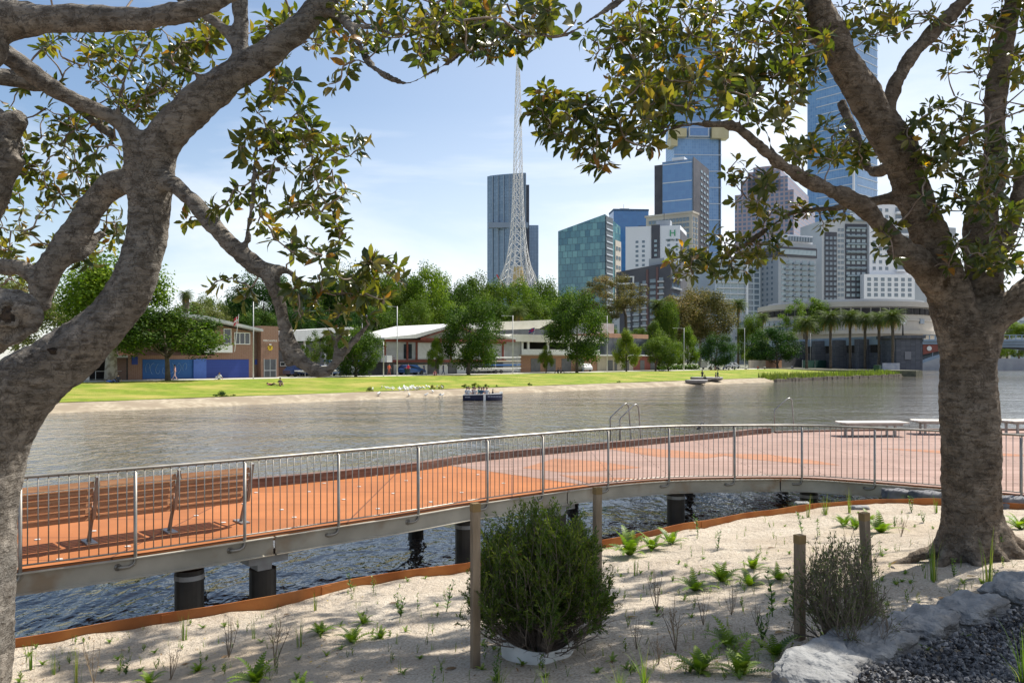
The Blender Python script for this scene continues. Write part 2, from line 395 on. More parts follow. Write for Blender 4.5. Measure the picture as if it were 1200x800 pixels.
# ================================================================== BOARDWALK
ZD = 1.32
NEAR = [(-18, -1.2), (-14, 2.3), (-10, 5.6), (-7, 7.95)]+[tuple(G(px, py, 1.36).xy) for px, py in
        ((13,664),(154,645.5),(281,627.5),(390,611),(485,597),(560,584.5),(630,574.5),(700,565.5),(779,559),(857,557),(938,556.8),(1002,560.5),(1100,568),(1200,577))]+[(10.4, 12.3), (12.5, 10.4), (16, 7), (20, 2.5)]
_nc = catmull([(a, b, 0, 0) for a, b in NEAR], .25); NEARC = [(p[0], p[1]) for p in _nc]
def near_y(x): return interp(NEARC, x)
FAR = [(-24, 2.2), (-16, 7.6), (-8.3, 12.6), (-5.04, 14.7), (-3.54, 15.8), (-2.15, 17.0), (-.8, 18.65), (2.25, 21.0), (4.3, 22.6), (6.7, 24.4), (8.2, 25.5), (12, 26.3), (18, 26.4), (28, 25)]
FARC = [(p[0], p[1]) for p in catmull([(a, b, 0, 0) for a, b in FAR], .4)]
def far_y(x): return interp(FARC, x)
M_orange = gridmat('rust_orange_panel', (.37, .135, .045), (.31, .112, .038), (.13, .05, .025), 2.4, 1.2, .012, .75, .25, noise_c=(.4, 1.5))
M_pink = gridmat('weathered_timber_deck', (.275, .175, .14), (.35, .235, .195), (.07, .045, .035), 3.2, .14, .011, .8, .2, offset=.37, noise_c=(.45, 1.1))
M_kerb = pm('weathered_kerb_timber', (.10, .055, .04), (.21, .125, .09), 3, .7, bump=.2, stretch=(1, 1, 6))
M_galv = pm('galvanised_steel', (.52, .48, .40), (.36, .33, .27), 1.7, .5, .1, bump=.08, bsc=18, c3=(.33, .25, .17), sc3=2.2, lo3=.55, hi3=.72)
M_rail = pm('rail_steel', (.36, .335, .30), (.27, .25, .22), 5, .42, .7)
M_pile = pm('black_pile', (.018, .018, .02), (.045, .04, .035), 3, .45, bump=.1)
bw = thing('boardwalk', 'curved boardwalk of orange panels and pinkish timber raised over the river on black piles', 'boardwalk', (0, 13, ZD))
def ruled(nx0, nx1, fx0, fx1, z, n=110, z0=None):
    mb = MB(); vs, fs = [], []
    for i in range(n+1):
        k = i/n; a = lerp(nx0, nx1, k); b = lerp(fx0, fx1, k)
        A = Vector((a, near_y(a), z)); B = Vector((b, far_y(b), z))
        vs += [A, B]
    for i in range(n): a = 2*i; fs.append((a, a+2, a+3, a+1))
    if z0 is not None:
        o = len(vs); vs += [Vector((v.x, v.y, z0)) for v in vs]
        for i in range(n): a = o+2*i; fs.append((a, a+1, a+3, a+2)); b = 2*i; fs.append((b, o+b, o+b+2, b+2)); fs.append((b+1, b+3, o+b+3, o+b+1))
        fs.append((0, 1, o+1, o)); e = 2*n; fs.append((e, o+e, o+e+1, e+1))
    mb.add(vs, fs); return mb
ruled(-18, 18, -24, 27, ZD, z0=ZD-.09).build('deck_panels', M_orange, bw, origin=bw.location)
gx = G(690, 567, ZD).x; fx = G(522, 542, ZD).x
ruled(gx, 18, fx, 27, ZD+.004, 90).build('timber_decking', M_pink, bw, origin=bw.location)
M_inlay = gridmat('orange_brown_timber', (.34, .155, .085), (.38, .18, .10), (.09, .05, .035), 3.2, .14, .011, .8, .2, offset=.37, noise_c=(.5, 1.4))
for poly in ([(612,548),(650,537),(700,540),(752,547.5),(715,551),(660,553)], [(706,524.5),(740,523.5),(800,528),(851,533.5),(825,537),(770,535)], [(835,531),(900,532),(960,540),(985,545),(930,542),(870,537)],
             [(1030,525),(1090,527),(1180,531),(1230,535),(1130,533)], [(690,566),(655,556),(720,559),(770,561)]):
    mb = MB(); mb.quad(*[G(a, b, ZD+.008) for a, b in reversed(poly)]); mb.build('orange_inlay', M_inlay, bw, origin=bw.location)
def follow(xs, fy, off, prof, mat, name, parent, org):
    """sweep a closed profile [(n,z)] along curve y=fy(x)"""
    mb = MB(); vs, fs = [], []; n = len(prof)
    pts = [Vector((x, fy(x), 0)) for x in xs]
    for i, p in enumerate(pts):
        d = (pts[min(i+1, len(pts)-1)]-pts[max(i-1, 0)]).normalized(); nn = Vector((d.y, -d.x, 0))
        for a, z in prof: q = p+nn*(a+off); vs.append((q.x, q.y, z))
    for i in range(len(pts)-1):
        for k in range(n): k2 = (k+1) % n; fs.append((i*n+k, i*n+k2, (i+1)*n+k2, (i+1)*n+k))
    fs += [tuple(range(n)), tuple(reversed(range((len(pts)-1)*n, len(pts)*n)))]
    mb.add(vs, fs); return mb.build(name, mat, parent, origin=org)
def rng(a, b, st):
    n = max(1, int((b-a)/st)); return [lerp(a, b, i/n) for i in range(n+1)]
joints = [-17, -6.9, G(331, 619, 1.3).x, G(662, 570, 1.3).x, G(907, 557, 1.3).x, 9.6, 16]
for a, b in zip(joints, joints[1:]):   # C-section side beams, one per bay
    follow(rng(a+.012, b-.012, .12), near_y, 0, [(.012, 1.29), (.075, 1.29), (.075, 1.275), (.03, 1.27), (.03, 1.06), (.075, 1.052), (.075, 1.04), (.012, 1.04)], M_galv, 'side_beam', bw, bw.location)
follow(rng(-23, 8.15, .3), far_y, 0, [(.02, ZD), (.02, ZD+.17), (.2, ZD+.17), (.2, ZD)], M_kerb, 'edge_kerb', bw, bw.location)
follow(rng(8.4, 27, .4), far_y, 0, [(.02, ZD), (.02, ZD+.06), (.14, ZD+.06), (.14, ZD)], M_kerb, 'edge_kerb', bw, bw.location)
follow(rng(-23, 27, .4), far_y, -.05, [(.0, ZD-.092), (.0, ZD-.15), (.06, ZD-.15), (.06, ZD-.092)], M_galv, 'far_beam', bw, bw.location)
M_brack = pm('bracket_steel', (.38, .4, .42), (.3, .3, .31), 4, .45, .4)
def pile(px, py, ytop=None, off=.45, r=.18, brack=False):
    X = G(px, py, 1.04).x; d = (Vector((X+.1, near_y(X+.1), 0))-Vector((X, near_y(X), 0))).normalized(); n = Vector((-d.y, d.x, 0))
    c = Vector((X, near_y(X), 0))+n*off
    c.x = (px-600)/F*c.y
    m = MB(); m.tube([(c.x, c.y, -1.9), (c.x, c.y, .98 if not brack else .82)], r, 20)
    p = m.build('pile', M_pile, bw, origin=bw.location, smooth=False)
    if brack:
        b = MB(); q = c-n*.05
        b.bar(q+Vector((0, 0, .98))-d*.28, q+Vector((0, 0, .98))+d*.28, .3, .12); b.bar(q+Vector((0, 0, .88))+d*.05, q+Vector((0, 0, .88))-d*.15, .26, .1)
        b.bar(c+Vector((0, 0, .8)), c+Vector((0, 0, .95)), .12, .12)
        b.build('pile_bracket', M_brack, bw, origin=bw.location)
    else:
        b = MB(); b.tube([(c.x, c.y, .86), (c.x, c.y, .92)], r+.006, 20); b.build('pile_band', M_brack, bw, origin=bw.location)
    return c
for px, py, br in ((-80, 690, 0), (222, 655, 0), (308, 645, 1), (546, 607, 0), (652, 592, 1), (792, 577, 0), (948, 575, 0), (1090, 588, 0), (1190, 598, 1)): pile(px, py, brack=br)
for X in rng(-16, 26, 3.4):    # piles under the river side
    m = MB(); m.tube([(X, far_y(X)-.6, -1.9), (X, far_y(X)-.6, 1.15)], .16, 14); m.build('pile', M_pile, bw, origin=bw.location)
for a, b in zip(rng(-13, 13, 2.4), rng(-18, 20, 3.45)):  # cross joists underneath
    m = MB(); m.bar((a, near_y(a)+.1, 1.12), (b, far_y(b)-.15, 1.17), .08, .1); m.build('joist', M_galv, bw, origin=bw.location)

M_fix = pm('fixing_steel', (.6, .58, .54), rough=.4); first = None
for px, py in ((44,632),(70,655),(110,622),(150,640),(230,604),(262,612),(300,577),(330,597),(345,606),(362,576),(403,585),(421,570),(440,557),(443,596),(461,578),(476,563),(492,560),(505,588),(520,559),(541,577),(560,556),(590,566),(318,566),(380,566),(246,590),(286,590)):
    g = G(px, py, ZD+.003)
    if first is None: first = MB().tube([(0, 0, 0), (0, 0, .008)], .035, 10).build('fixing', M_fix, bw); o = first
    else: o = inst(first, 'fixing', bw)
    o.location = g-bw.location
# ---- railing
rl = thing('railing', 'long curved steel railing with thin upright bars along the near side of the boardwalk', 'railing', (0, near_y(0), ZD))
RO = rl.location; ZT, ZB = EYE-1.34, EYE-2.34
xs = rng(-15, 16, .12)
MB().tube([(x, near_y(x), ZT) for x in xs], .021, 10).build('top_rail', M_rail, rl, origin=RO, smooth=True)
MB().tube([(x, near_y(x), ZB) for x in xs], .011, 8).build('bottom_rail', M_rail, rl, origin=RO, smooth=True)
def normal_at(x):
    d = (Vector((x+.05, near_y(x+.05), 0))-Vector((x-.05, near_y(x-.05), 0))).normalized(); return Vector((d.y, -d.x, 0)), d
def xat(px):
    x = None
    for k in range(400):
        x = -15+k*.08
        if 600+F*x/near_y(x) >= px and near_y(x) > 5: return x
    return x
for px in (-150, 13, 154, 281, 390, 485, 565, 634, 711, 779, 857, 938, 1025, 1107, 1192, 1285, 1400):
    x = xat(px); n, d = normal_at(x); p = Vector((x, near_y(x), 0))+n*.045
    m = MB(); rr = .019
    m.tube([p+Vector((0, 0, ZT-.04)), p+Vector((0, 0, ZB-.02)), p+Vector((0, 0, ZB-.11)), p-d*.02+Vector((0, 0, ZB-.15)), p-d*.07+Vector((0, 0, ZB-.175)), p-d*.16+Vector((0, 0, ZB-.175)), p-d*.19-n*.03+Vector((0, 0, ZB-.165))],
           [.021, .021, .021, .021, .021, .024, .03], 10)
    m.tube([p-d*.19-n*.015+Vector((0, 0, ZB-.165)), p-d*.19-n*.03+Vector((0, 0, ZB-.165))], .045, 12)
    m.bar(p-n*.045+Vector((0, 0, ZT-.03)), p+Vector((0, 0, ZT-.05)), .02, .03)
    m.build('post', M_rail, rl, origin=RO, smooth=True)
bal = MB().tube([(0, 0, ZB), (0, 0, ZT)], .0068, 6).build('baluster', M_rail, rl, smooth=True, uv=False)
# arc-length walk
pos = []; x = -14.5; acc = 0; px_, py_ = x, near_y(x)
while x < 15.5:
    x += .004; q = near_y(x); acc += math.hypot(x-px_, q-py_); px_, py_ = x, q
    if acc >= .1: acc = 0; pos.append((x, q))
vis = [p for p in pos if -8 < 600+F*p[0]/max(p[1], .1) < 1208 and p[1] > 5]
vis.sort(key=lambda p: p[1]); ind = set(vis[:100])
first = True
for p in vis[:100]:
    loc = (p[0]-RO.x, p[1]-RO.y, -RO.z)
    if first: bal.location = loc; first = False
    else: inst(bal, 'baluster', rl, loc)
m = MB()
for p in pos:
    if p not in ind: m.tube([(p[0], p[1], ZB), (p[0], p[1], ZT)], .0068, 6)
props(m.build('balusters', M_rail, rl, origin=RO, smooth=True, uv=False), kind='stuff')

# ---- timber bench with its back to us
M_slat = pm('oiled_timber_slats', (.32, .14, .06), (.46, .23, .11), 2.2, .5, stretch=(1, 1, 14), bump=.15, bsc=12)
M_alu = pm('cast_aluminium', (.36, .35, .34), (.25, .24, .23), 6, .45, .6)
sup = [G(-96, 668, ZD), G(13, 652, ZD), G(109, 638.5, ZD), G(204, 625.5, ZD), G(289, 614, ZD)]
sup = [Vector((p.x, p.y, ZD)) for p in sup]
bn = thing('bench', 'long curved timber slat bench with metal supports standing with its back to the railing', 'bench', sup[2])
def bsec(a, b):
    """frame: along d, n pointing to the river"""
    d = (b-a).normalized(); return d, Vector((-d.y, d.x, 0))
for i, (a, b) in enumerate(zip(sup, sup[1:])):
    d, n = bsec(a, b); a2, b2 = a+d*.035, b-d*.035
    m = MB()
    for k in range(6):
        z = .36+k*.089; o = n*(-.02-.035*k)
        m.bar(a2+o+Vector((0, 0, z)), b2+o+Vector((0, 0, z)), .03, .07, up=(n.x*.35, n.y*.35, 1))
    m.build('backrest', M_slat, bn, origin=bn.location)
    m = MB()
    for k in range(5):
        o = n*(.08+k*.095); m.bar(a2+o+Vector((0, 0, .44+.004*k)), b2+o+Vector((0, 0, .44+.004*k)), .085, .035)
    m.build('seat', M_slat, bn, origin=bn.location)
for i, a in enumerate(sup):
    d, n = bsec(sup[max(0, i-1)], sup[min(len(sup)-1, i+1)])
    m = MB(); z = lambda h: Vector((0, 0, h))
    m.bar(a+n*.02+z(.012), a+n*.36+z(.012), .13, .02)                         # foot plate
    m.tube([a+n*.2+z(.02), a+n*.12+z(.2), a+n*.02+z(.38), a-n*.03+z(.5)], [.03, .024, .026, .02], 8)   # leg
    m.tube([a+n*.03+z(.36), a+n*.2+z(.4), a+n*.5+z(.42)], .02, 8)
    m.tube([a-n*.03+z(.34), a-n*.09+z(.5), a-n*.17+z(.74), a-n*.21+z(.9)], .021, 8)
    m.bar(a-n*.05+z(.35), a-n*.225+z(.9), .035, .05, up=tuple(n))
    m.build('support', M_alu, bn, origin=bn.location, smooth=False)

# ---- platform loungers at the far side of the deck
M_pale = pm('silvered_timber', (.50, .47, .42), (.62, .59, .53), 2.5, .7, stretch=(1, 1, 1))
def lounger(c, ang, Ln, W, label):
    t = thing('platform_bench', label, 'bench', c, ang, 'pale platform benches on the far side of the deck')
    for k in range(6):
        y = -W/2+(k+.5)*W/6; m = MB(); m.box(-Ln/2+abs(k-2.5)*.05, Ln/2-abs(k-2.5)*.02, y-W/12+.008, y+W/12-.008, .40, .44)
        if k == 0: mm = m
        else: mm.add(m.v, m.f)
    mm.build('top', M_pale, t)
    MB().box(-Ln/2+.25, Ln/2-.2, -W/2+.1, W/2-.1, .33, .395).build('frame', M_alu, t)
    for sx in (-Ln*.32, Ln*.3):
        for sy in (-W*.3, W*.3): MB().box(sx-.03, sx+.03, sy-.03, sy+.03, 0, .33).build('leg', M_alu, t)
for px, py, ang, Ln, lab in ((1020, 510.5, 3, 2.15, 'pale platform bench just left of the right-hand tree trunk'), (1108, 508.5, -10, 2.1, 'pale platform bench half hidden behind the right-hand tree trunk'),
                         (1208, 508, 8, 2.1, 'pale platform bench seen right of the right-hand tree trunk')):
    lounger(G(px, py, ZD), R(ang), Ln, .8, lab)

# ---- ladder hoops
M_hoop = pm('ladder_steel', (.36, .36, .35), (.25, .24, .23), 8, .35, .7)
def ladder(px, py, label, yaw, w=.46, pair=True):
    c = G(px, py, ZD); t = thing('pool_ladder', label, 'ladder', c, yaw, 'ladders on the river side of the boardwalk')
    for sx in ((-w/2, w/2) if pair else (-w/2,)):
        m = MB(); pts = [(sx, -.45, 0), (sx, -.45, .68), (sx, -.42, .74), (sx, .0, 1.06), (sx, .1, 1.1), (sx, .17, 1.06), (sx, .2, .95), (sx, .27, .1), (sx, .3, -.6), (sx, .3, -2.4)]
        m.tube(pts, .02, 8); m.build('handrail', M_hoop, t, smooth=True)
    if pair:
        for k in range(7): MB().bar((-w/2, .3, -.35-.28*k), (w/2, .3, -.35-.28*k), .08, .025).build('rung', M_hoop, t)
ladder(736, 519, 'steel swimming ladder with two tall hooped handrails on the deck edge', R(-62))
ladder(925, 506.5, 'steel swimming ladder hoop standing alone further along the deck edge', R(-75), w=.3, pair=False)

# ---- bird on the kerb
bd = thing('bird', 'small black and white bird perched on the timber kerb of the boardwalk', 'bird', G(820, 505.5, ZD+.17))
m = MB(); m.tube([(-.12, 0, .07), (-.06, 0, .09), (0, 0, .14), (.05, 0, .19), (.07, 0, .23), (.09, 0, .255), (.12, 0, .255), (.16, 0, .245)], [.008, .03, .05, .045, .03, .028, .018, .004], 10)
bo = m.build('body', [pm('bird_black', (.02, .02, .025), rough=.5), pm('bird_white', (.75, .75, .72), rough=.7)], bd, smooth=True)
for p in bo.data.polygons:
    if p.center.x > .03 and p.center.z < .225: p.material_index = 1
for s_ in (-.02, .02): MB().tube([(0, s_, .1), (.01, s_, 0), (.035, s_, 0)], .005, 5).build('leg', pm('bird_black', (.02,.02,.025)), bd)
bd.rotation_euler = (0, 0, R(20))
import numpy as np
# ================================================================== FOREGROUND TREES
def bark_mat(name, c1, c2, c3, spots=()):
    m, N, L = nodes_of(name); b = N['Principled BSDF']; b.inputs['Roughness'].default_value = .85; b.inputs['Specular IOR Level'].default_value = .25
    tc = N.new('ShaderNodeTexCoord')
    def ns(sc, d=5, st=(1,1,1)):
        mp = N.new('ShaderNodeMapping'); mp.inputs['Scale'].default_value = st; L.new(tc.outputs['Object'], mp.inputs[0])
        n = N.new('ShaderNodeTexNoise'); n.inputs['Scale'].default_value = sc; n.inputs['Detail'].default_value = d; n.inputs['Roughness'].default_value = .65; L.new(mp.outputs[0], n.inputs['Vector']); return n
    a = ns(6, 8); r = N.new('ShaderNodeValToRGB'); r.color_ramp.elements[0].position = .32; r.color_ramp.elements[1].position = .68
    r.color_ramp.elements[0].color = (*c1, 1); r.color_ramp.elements[1].color = (*c2, 1); L.new(a.outputs['Fac'], r.inputs[0])
    c = ns(1.3, 6); r3 = N.new('ShaderNodeValToRGB'); r3.color_ramp.elements[0].position = .5; r3.color_ramp.elements[1].position = .66; L.new(c.outputs['Fac'], r3.inputs[0])
    mx = N.new('ShaderNodeMixRGB'); mx.inputs[2].default_value = (*c3, 1); L.new(r3.outputs[0], mx.inputs[0]); L.new(r.outputs[0], mx.inputs[1])
    # dark scars, pale lichen blotches, ringed wrinkles
    v = ns(11, 6, (1, 1, 2.2)); rv = N.new('ShaderNodeValToRGB'); rv.color_ramp.elements[0].position = .36; rv.color_ramp.elements[1].position = .47
    rv.color_ramp.elements[0].color = (.38, .33, .28, 1); rv.color_ramp.elements[1].color = (1, 1, 1, 1); L.new(v.outputs['Fac'], rv.inputs[0])
    m2 = N.new('ShaderNodeMixRGB'); m2.blend_type = 'MULTIPLY'; m2.inputs[0].default_value = .6; L.new(mx.outputs[0], m2.inputs[1]); L.new(rv.outputs[0], m2.inputs[2])
    l_ = ns(3.2, 9); rl_ = N.new('ShaderNodeValToRGB'); rl_.color_ramp.elements[0].position = .56; rl_.color_ramp.elements[1].position = .64; L.new(l_.outputs['Fac'], rl_.inputs[0])
    m3 = N.new('ShaderNodeMixRGB'); m3.inputs[2].default_value = (*[min(1, q*1.75) for q in c2], 1); sc_ = N.new('ShaderNodeMath'); sc_.operation = 'MULTIPLY'; sc_.inputs[1].default_value = .4; L.new(rl_.outputs[0], sc_.inputs[0]); L.new(sc_.outputs[0], m3.inputs[0]); L.new(m2.outputs[0], m3.inputs[1])
    wr = ns(5, 4, (1, 1, 9)); rw = N.new('ShaderNodeValToRGB'); rw.color_ramp.elements[0].position = .38; rw.color_ramp.elements[1].position = .5; rw.color_ramp.elements[0].color = (.6, .57, .53, 1); rw.color_ramp.elements[1].color = (1, 1, 1, 1); L.new(wr.outputs['Fac'], rw.inputs[0])
    m4 = N.new('ShaderNodeMixRGB'); m4.blend_type = 'MULTIPLY'; m4.inputs[0].default_value = .35; L.new(m3.outputs[0], m4.inputs[1]); L.new(rw.outputs[0], m4.inputs[2])
    vc = N.new('ShaderNodeTexVoronoi'); vc.feature = 'DISTANCE_TO_EDGE'; vc.inputs['Scale'].default_value = 5.5
    wn = ns(6, 4); wa = N.new('ShaderNodeMixRGB'); wa.blend_type = 'ADD'; wa.inputs[0].default_value = .55; mpv = N.new('ShaderNodeMapping'); mpv.inputs['Scale'].default_value = (1.3, 1.3, .55); L.new(tc.outputs['Object'], mpv.inputs[0]); L.new(mpv.outputs[0], wa.inputs[1]); L.new(wn.outputs['Color'], wa.inputs[2]); L.new(wa.outputs[0], vc.inputs['Vector'])
    rc = N.new('ShaderNodeValToRGB'); rc.color_ramp.elements[0].position = .0; rc.color_ramp.elements[1].position = .035; rc.color_ramp.elements[0].color = (.45, .4, .36, 1); rc.color_ramp.elements[1].color = (1, 1, 1, 1); L.new(vc.outputs['Distance'], rc.inputs[0])
    m5 = N.new('ShaderNodeMixRGB'); m5.blend_type = 'MULTIPLY'; m5.inputs[0].default_value = .55; L.new(m4.outputs[0], m5.inputs[1]); L.new(rc.outputs[0], m5.inputs[2]); out = m5
    for (cx, cy, cz, rad, colr) in spots:
        dn = N.new('ShaderNodeVectorMath'); dn.operation = 'DISTANCE'; dn.inputs[1].default_value = (cx, cy, cz); L.new(tc.outputs['Object'], dn.inputs[0])
        nn = ns(9, 5); ns_ = N.new('ShaderNodeMath'); ns_.operation = 'MULTIPLY_ADD'; ns_.inputs[1].default_value = rad*2.4; L.new(nn.outputs['Fac'], ns_.inputs[0]); L.new(dn.outputs['Value'], ns_.inputs[2])
        mr = N.new('ShaderNodeMapRange'); mr.inputs['From Min'].default_value = rad*2.1; mr.inputs['From Max'].default_value = rad*1.8; L.new(ns_.outputs[0], mr.inputs['Value'])
        mm = N.new('ShaderNodeMixRGB'); mm.inputs[2].default_value = (*colr, 1); L.new(mr.outputs[0], mm.inputs[0]); L.new(out.outputs[0], mm.inputs[1]); out = mm
    L.new(out.outputs[0], b.inputs['Base Color'])
    h1, h2, h3 = ns(9, 8), ns(45, 4, (1, 1, 2.5)), ns(3.5, 3, (1, 1, 5))
    def sm(x, k):
        q = N.new('ShaderNodeMath'); q.operation = 'MULTIPLY'; q.inputs[1].default_value = k; L.new(x, q.inputs[0]); return q.outputs[0]
    def ad(x, y):
        q = N.new('ShaderNodeMath'); L.new(x, q.inputs[0]); L.new(y, q.inputs[1]); return q.outputs[0]
    h = ad(ad(h1.outputs['Fac'], sm(h2.outputs['Fac'], .35)), ad(sm(h3.outputs['Fac'], .5), ad(ad(sm(rv.outputs[0], .4), sm(rw.outputs[0], .25)), sm(rc.outputs[0], .35))))
    bp = N.new('ShaderNodeBump'); bp.inputs['Strength'].default_value = 1; bp.inputs['Distance'].default_value = .045
    L.new(h, bp.inputs['Height']); L.new(bp.outputs[0], b.inputs['Normal']); return m
M_barkL = bark_mat('grey_bark', (.135, .118, .10), (.31, .275, .235), (.2, .185, .165))
TB = hit(1140, 652); YT = TB.y
M_barkR = bark_mat('brown_bark', (.12, .095, .07), (.31, .25, .19), (.17, .125, .085), ((*P(1122, 478, YT-.36), .07, (.34, .25, .03)), (*P(1124, 525, YT-.36), .06, (.32, .25, .05)), (*P(1112, 455, YT-.33), .06, (.02, .015, .01)), (*P(1117, 410, YT-.34), .1, (.06, .035, .015)), (*P(1120, 330, YT-.3), .13, (.07, .045, .022))))
M_twig = pm('twig_bark', (.17, .125, .095), (.32, .25, .20), 9, .8)
M_fig = leafmat('fig_leaf', [(0, (.018, .034, .010)), (.25, (.04, .062, .013)), (.5, (.10, .115, .022)), (.72, (.17, .145, .035)), (.88, (.15, .085, .035)), (.965, (.26, .13, .03)), (1, (.6, .37, .03))], .42, (2.2, 2.1, .6), .34, .6)

def limbs_mesh(limbs, voxel, step=.05, lump=.02, seed=0):
    mb = MB()
    for lb in limbs:
        pts = []
        for q in lb:
            if abs(q[0]) > 20 or q[3] > 2: px, py, Y, rp = q; v = P(px, py, Y); pts.append((v.x, v.y, v.z, .87*rp*Y/F))
            else: pts.append((q[0], q[1], q[2], .87*q[3]))
        cs = catmull(pts, step)
        mb.tube([c.xyz for c in cs], [max(.006, c.w) for c in cs], 14)
    o = mb.build('tmp', M_twig, uv=False)
    md = o.modifiers.new('r', 'REMESH'); md.mode = 'VOXEL'; md.voxel_size = voxel; md.use_smooth_shade = True
    sm = o.modifiers.new('s', 'SMOOTH'); sm.iterations = 5; sm.factor = .6
    dg = bpy.context.evaluated_depsgraph_get(); me = bpy.data.meshes.new_from_object(o.evaluated_get(dg))
    bpy.data.objects.remove(o)
    off = Vector((seed*3.1, seed*1.7, 0)); nrm = [v.normal.copy() for v in me.vertices]
    for v, n in zip(me.vertices, nrm):
        c = v.co+off
        d = lump*(noise.noise(c*2.3)+.45*noise.noise(Vector((c.x*9, c.y*9, c.z*4)))) + lump*.35*noise.noise(c*22)
        d += lump*.7*noise.noise(Vector((c.x*7, c.y*7, c.z*.7)))-lump*.5*abs(noise.noise(Vector((c.x*4, c.y*4, c.z*13))))-lump*1.1*max(0, noise.noise(c*5.5+Vector((9, 0, 0)))-.28)
        v.co += n*d
    return me
def limb_nodes(limbs, rmax):
    out = []
    for lb in limbs:
        pts = [(*P(q[0], q[1], q[2]), q[3]*q[2]/F) if (abs(q[0]) > 20 or q[3] > 2) else tuple(q[:4]) for q in lb]
        for c in catmull(pts, .12):
            if c.w <= rmax: out.append(Vector(c.xyz))
    return out
def leaf(mb, base, d, up, L, W, rnd, droop=.15):
    d = d.normalized(); x = d.cross(up)
    if x.length < 1e-4: x = d.orthogonal()
    x.normalize(); n = x.cross(d).normalized()
    f = .18*W
    a = base; m1 = base+d*L*.35-n*f*.3; m2 = base+d*L*.7-n*(L*droop*.35+f*.2); t = base+d*L-n*L*droop
    l1, r1 = m1-x*W*.46+n*f, m1+x*W*.46+n*f; l2, r2 = m2-x*W*.42+n*f, m2+x*W*.42+n*f
    i = len(mb.v); mb.v += [tuple(q) for q in (a, m1, m2, t, l1, l2, r1, r2)]
    for q in ((0, 1, 4), (1, 2, 5, 4), (2, 3, 5), (0, 6, 1), (1, 6, 7, 2), (2, 7, 3)):
        mb.f.append(tuple(i+k for k in q)); mb.m.append(0); mb.r.append(rnd)
def rvec(): 
    while True:
        v = Vector((random.uniform(-1, 1), random.uniform(-1, 1), random.uniform(-1, 1)))
        if .05 < v.length < 1: return v.normalized()
def grow(nodes, clumps, leafL=.15, twr=.0052, extra=()):
    """clumps: (px,py,rx,ry,Y,dY,n).  returns twig MB, leaf MB"""
    tw, lf = MB(), MB(); targets = []
    for (px, py, rx, ry, Y, dY, n) in clumps:
        hub = P(px, py, Y)
        for k in range(int(n*1.0)):
            while True:
                a, b = random.uniform(-1, 1), random.uniform(-1, 1)
                if a*a+b*b < 1: break
            targets.append((P(px+a*rx*1.12, py+b*ry*1.12, Y+random.uniform(-dY, dY)), hub))
    targets += [(e, e) for e in extra]
    A = np.zeros((140000, 3)); cnt = len(nodes); A[:cnt] = np.array([tuple(n) for n in nodes])
    base0 = A[:cnt].copy()
    targets.sort(key=lambda t: float(((base0-np.array(tuple(t[0])))**2).sum(1).min()))
    for tip, hub in targets:
        D = ((A[:cnt]-np.array(tuple(tip)))**2).sum(1); D[D < .0035] = 1e9
        j = int(D.argmin()); bd = float(D[j]); best = Vector(A[j])
        L = math.sqrt(bd); dr = (tip-best)/L
        c1 = best+dr*L*.35+rvec()*L*.13+Vector((0, 0, -.05*L)); c2 = best+dr*L*.7+rvec()*L*.11+Vector((0, 0, -.04*L))
        cs = catmull([(*best, 0), (*c1, 0), (*c2, 0), (*tip, 0)], max(.03, L/8))
        n = len(cs); r0 = twr*(1+min(2.2, L*2.2))
        tw.tube([c.xyz for c in cs], [lerp(r0, twr*.75, i/(n-1)) for i in range(n)], 5, cap=False)
        for c in cs[2:-1:3]: A[cnt] = c.xyz; cnt += 1
        A[cnt] = tip; cnt += 1
        ax = (cs[-1].xyz-cs[-2].xyz); ax = (ax.normalized()+Vector((0, 0, .25))+rvec()*.35).normalized()
        e1 = ax.orthogonal().normalized(); e2 = ax.cross(e1)
        nl = random.randint(6, 11); ph = random.random()*6; tone = random.random()*.55
        for k in range(nl):
            a = ph+k*2.4; el = random.uniform(.1, .95)
            d = (e1*math.cos(a)+e2*math.sin(a))*math.cos(el*.9)+ax*(el)*.8+Vector((0, 0, -.12))
            base = tip-ax*random.uniform(0, .06)+d.normalized()*.02
            Lf = leafL*random.uniform(.45, 1.2); rv = random.random()
            rv = tone*.6+rv*.47 if random.random() > .045 else random.uniform(.78, 1)
            leaf(lf, base, d, ax+rvec()*.4, Lf, Lf*random.uniform(.36, .48), rv, random.uniform(-.12, .5))
    return tw, lf

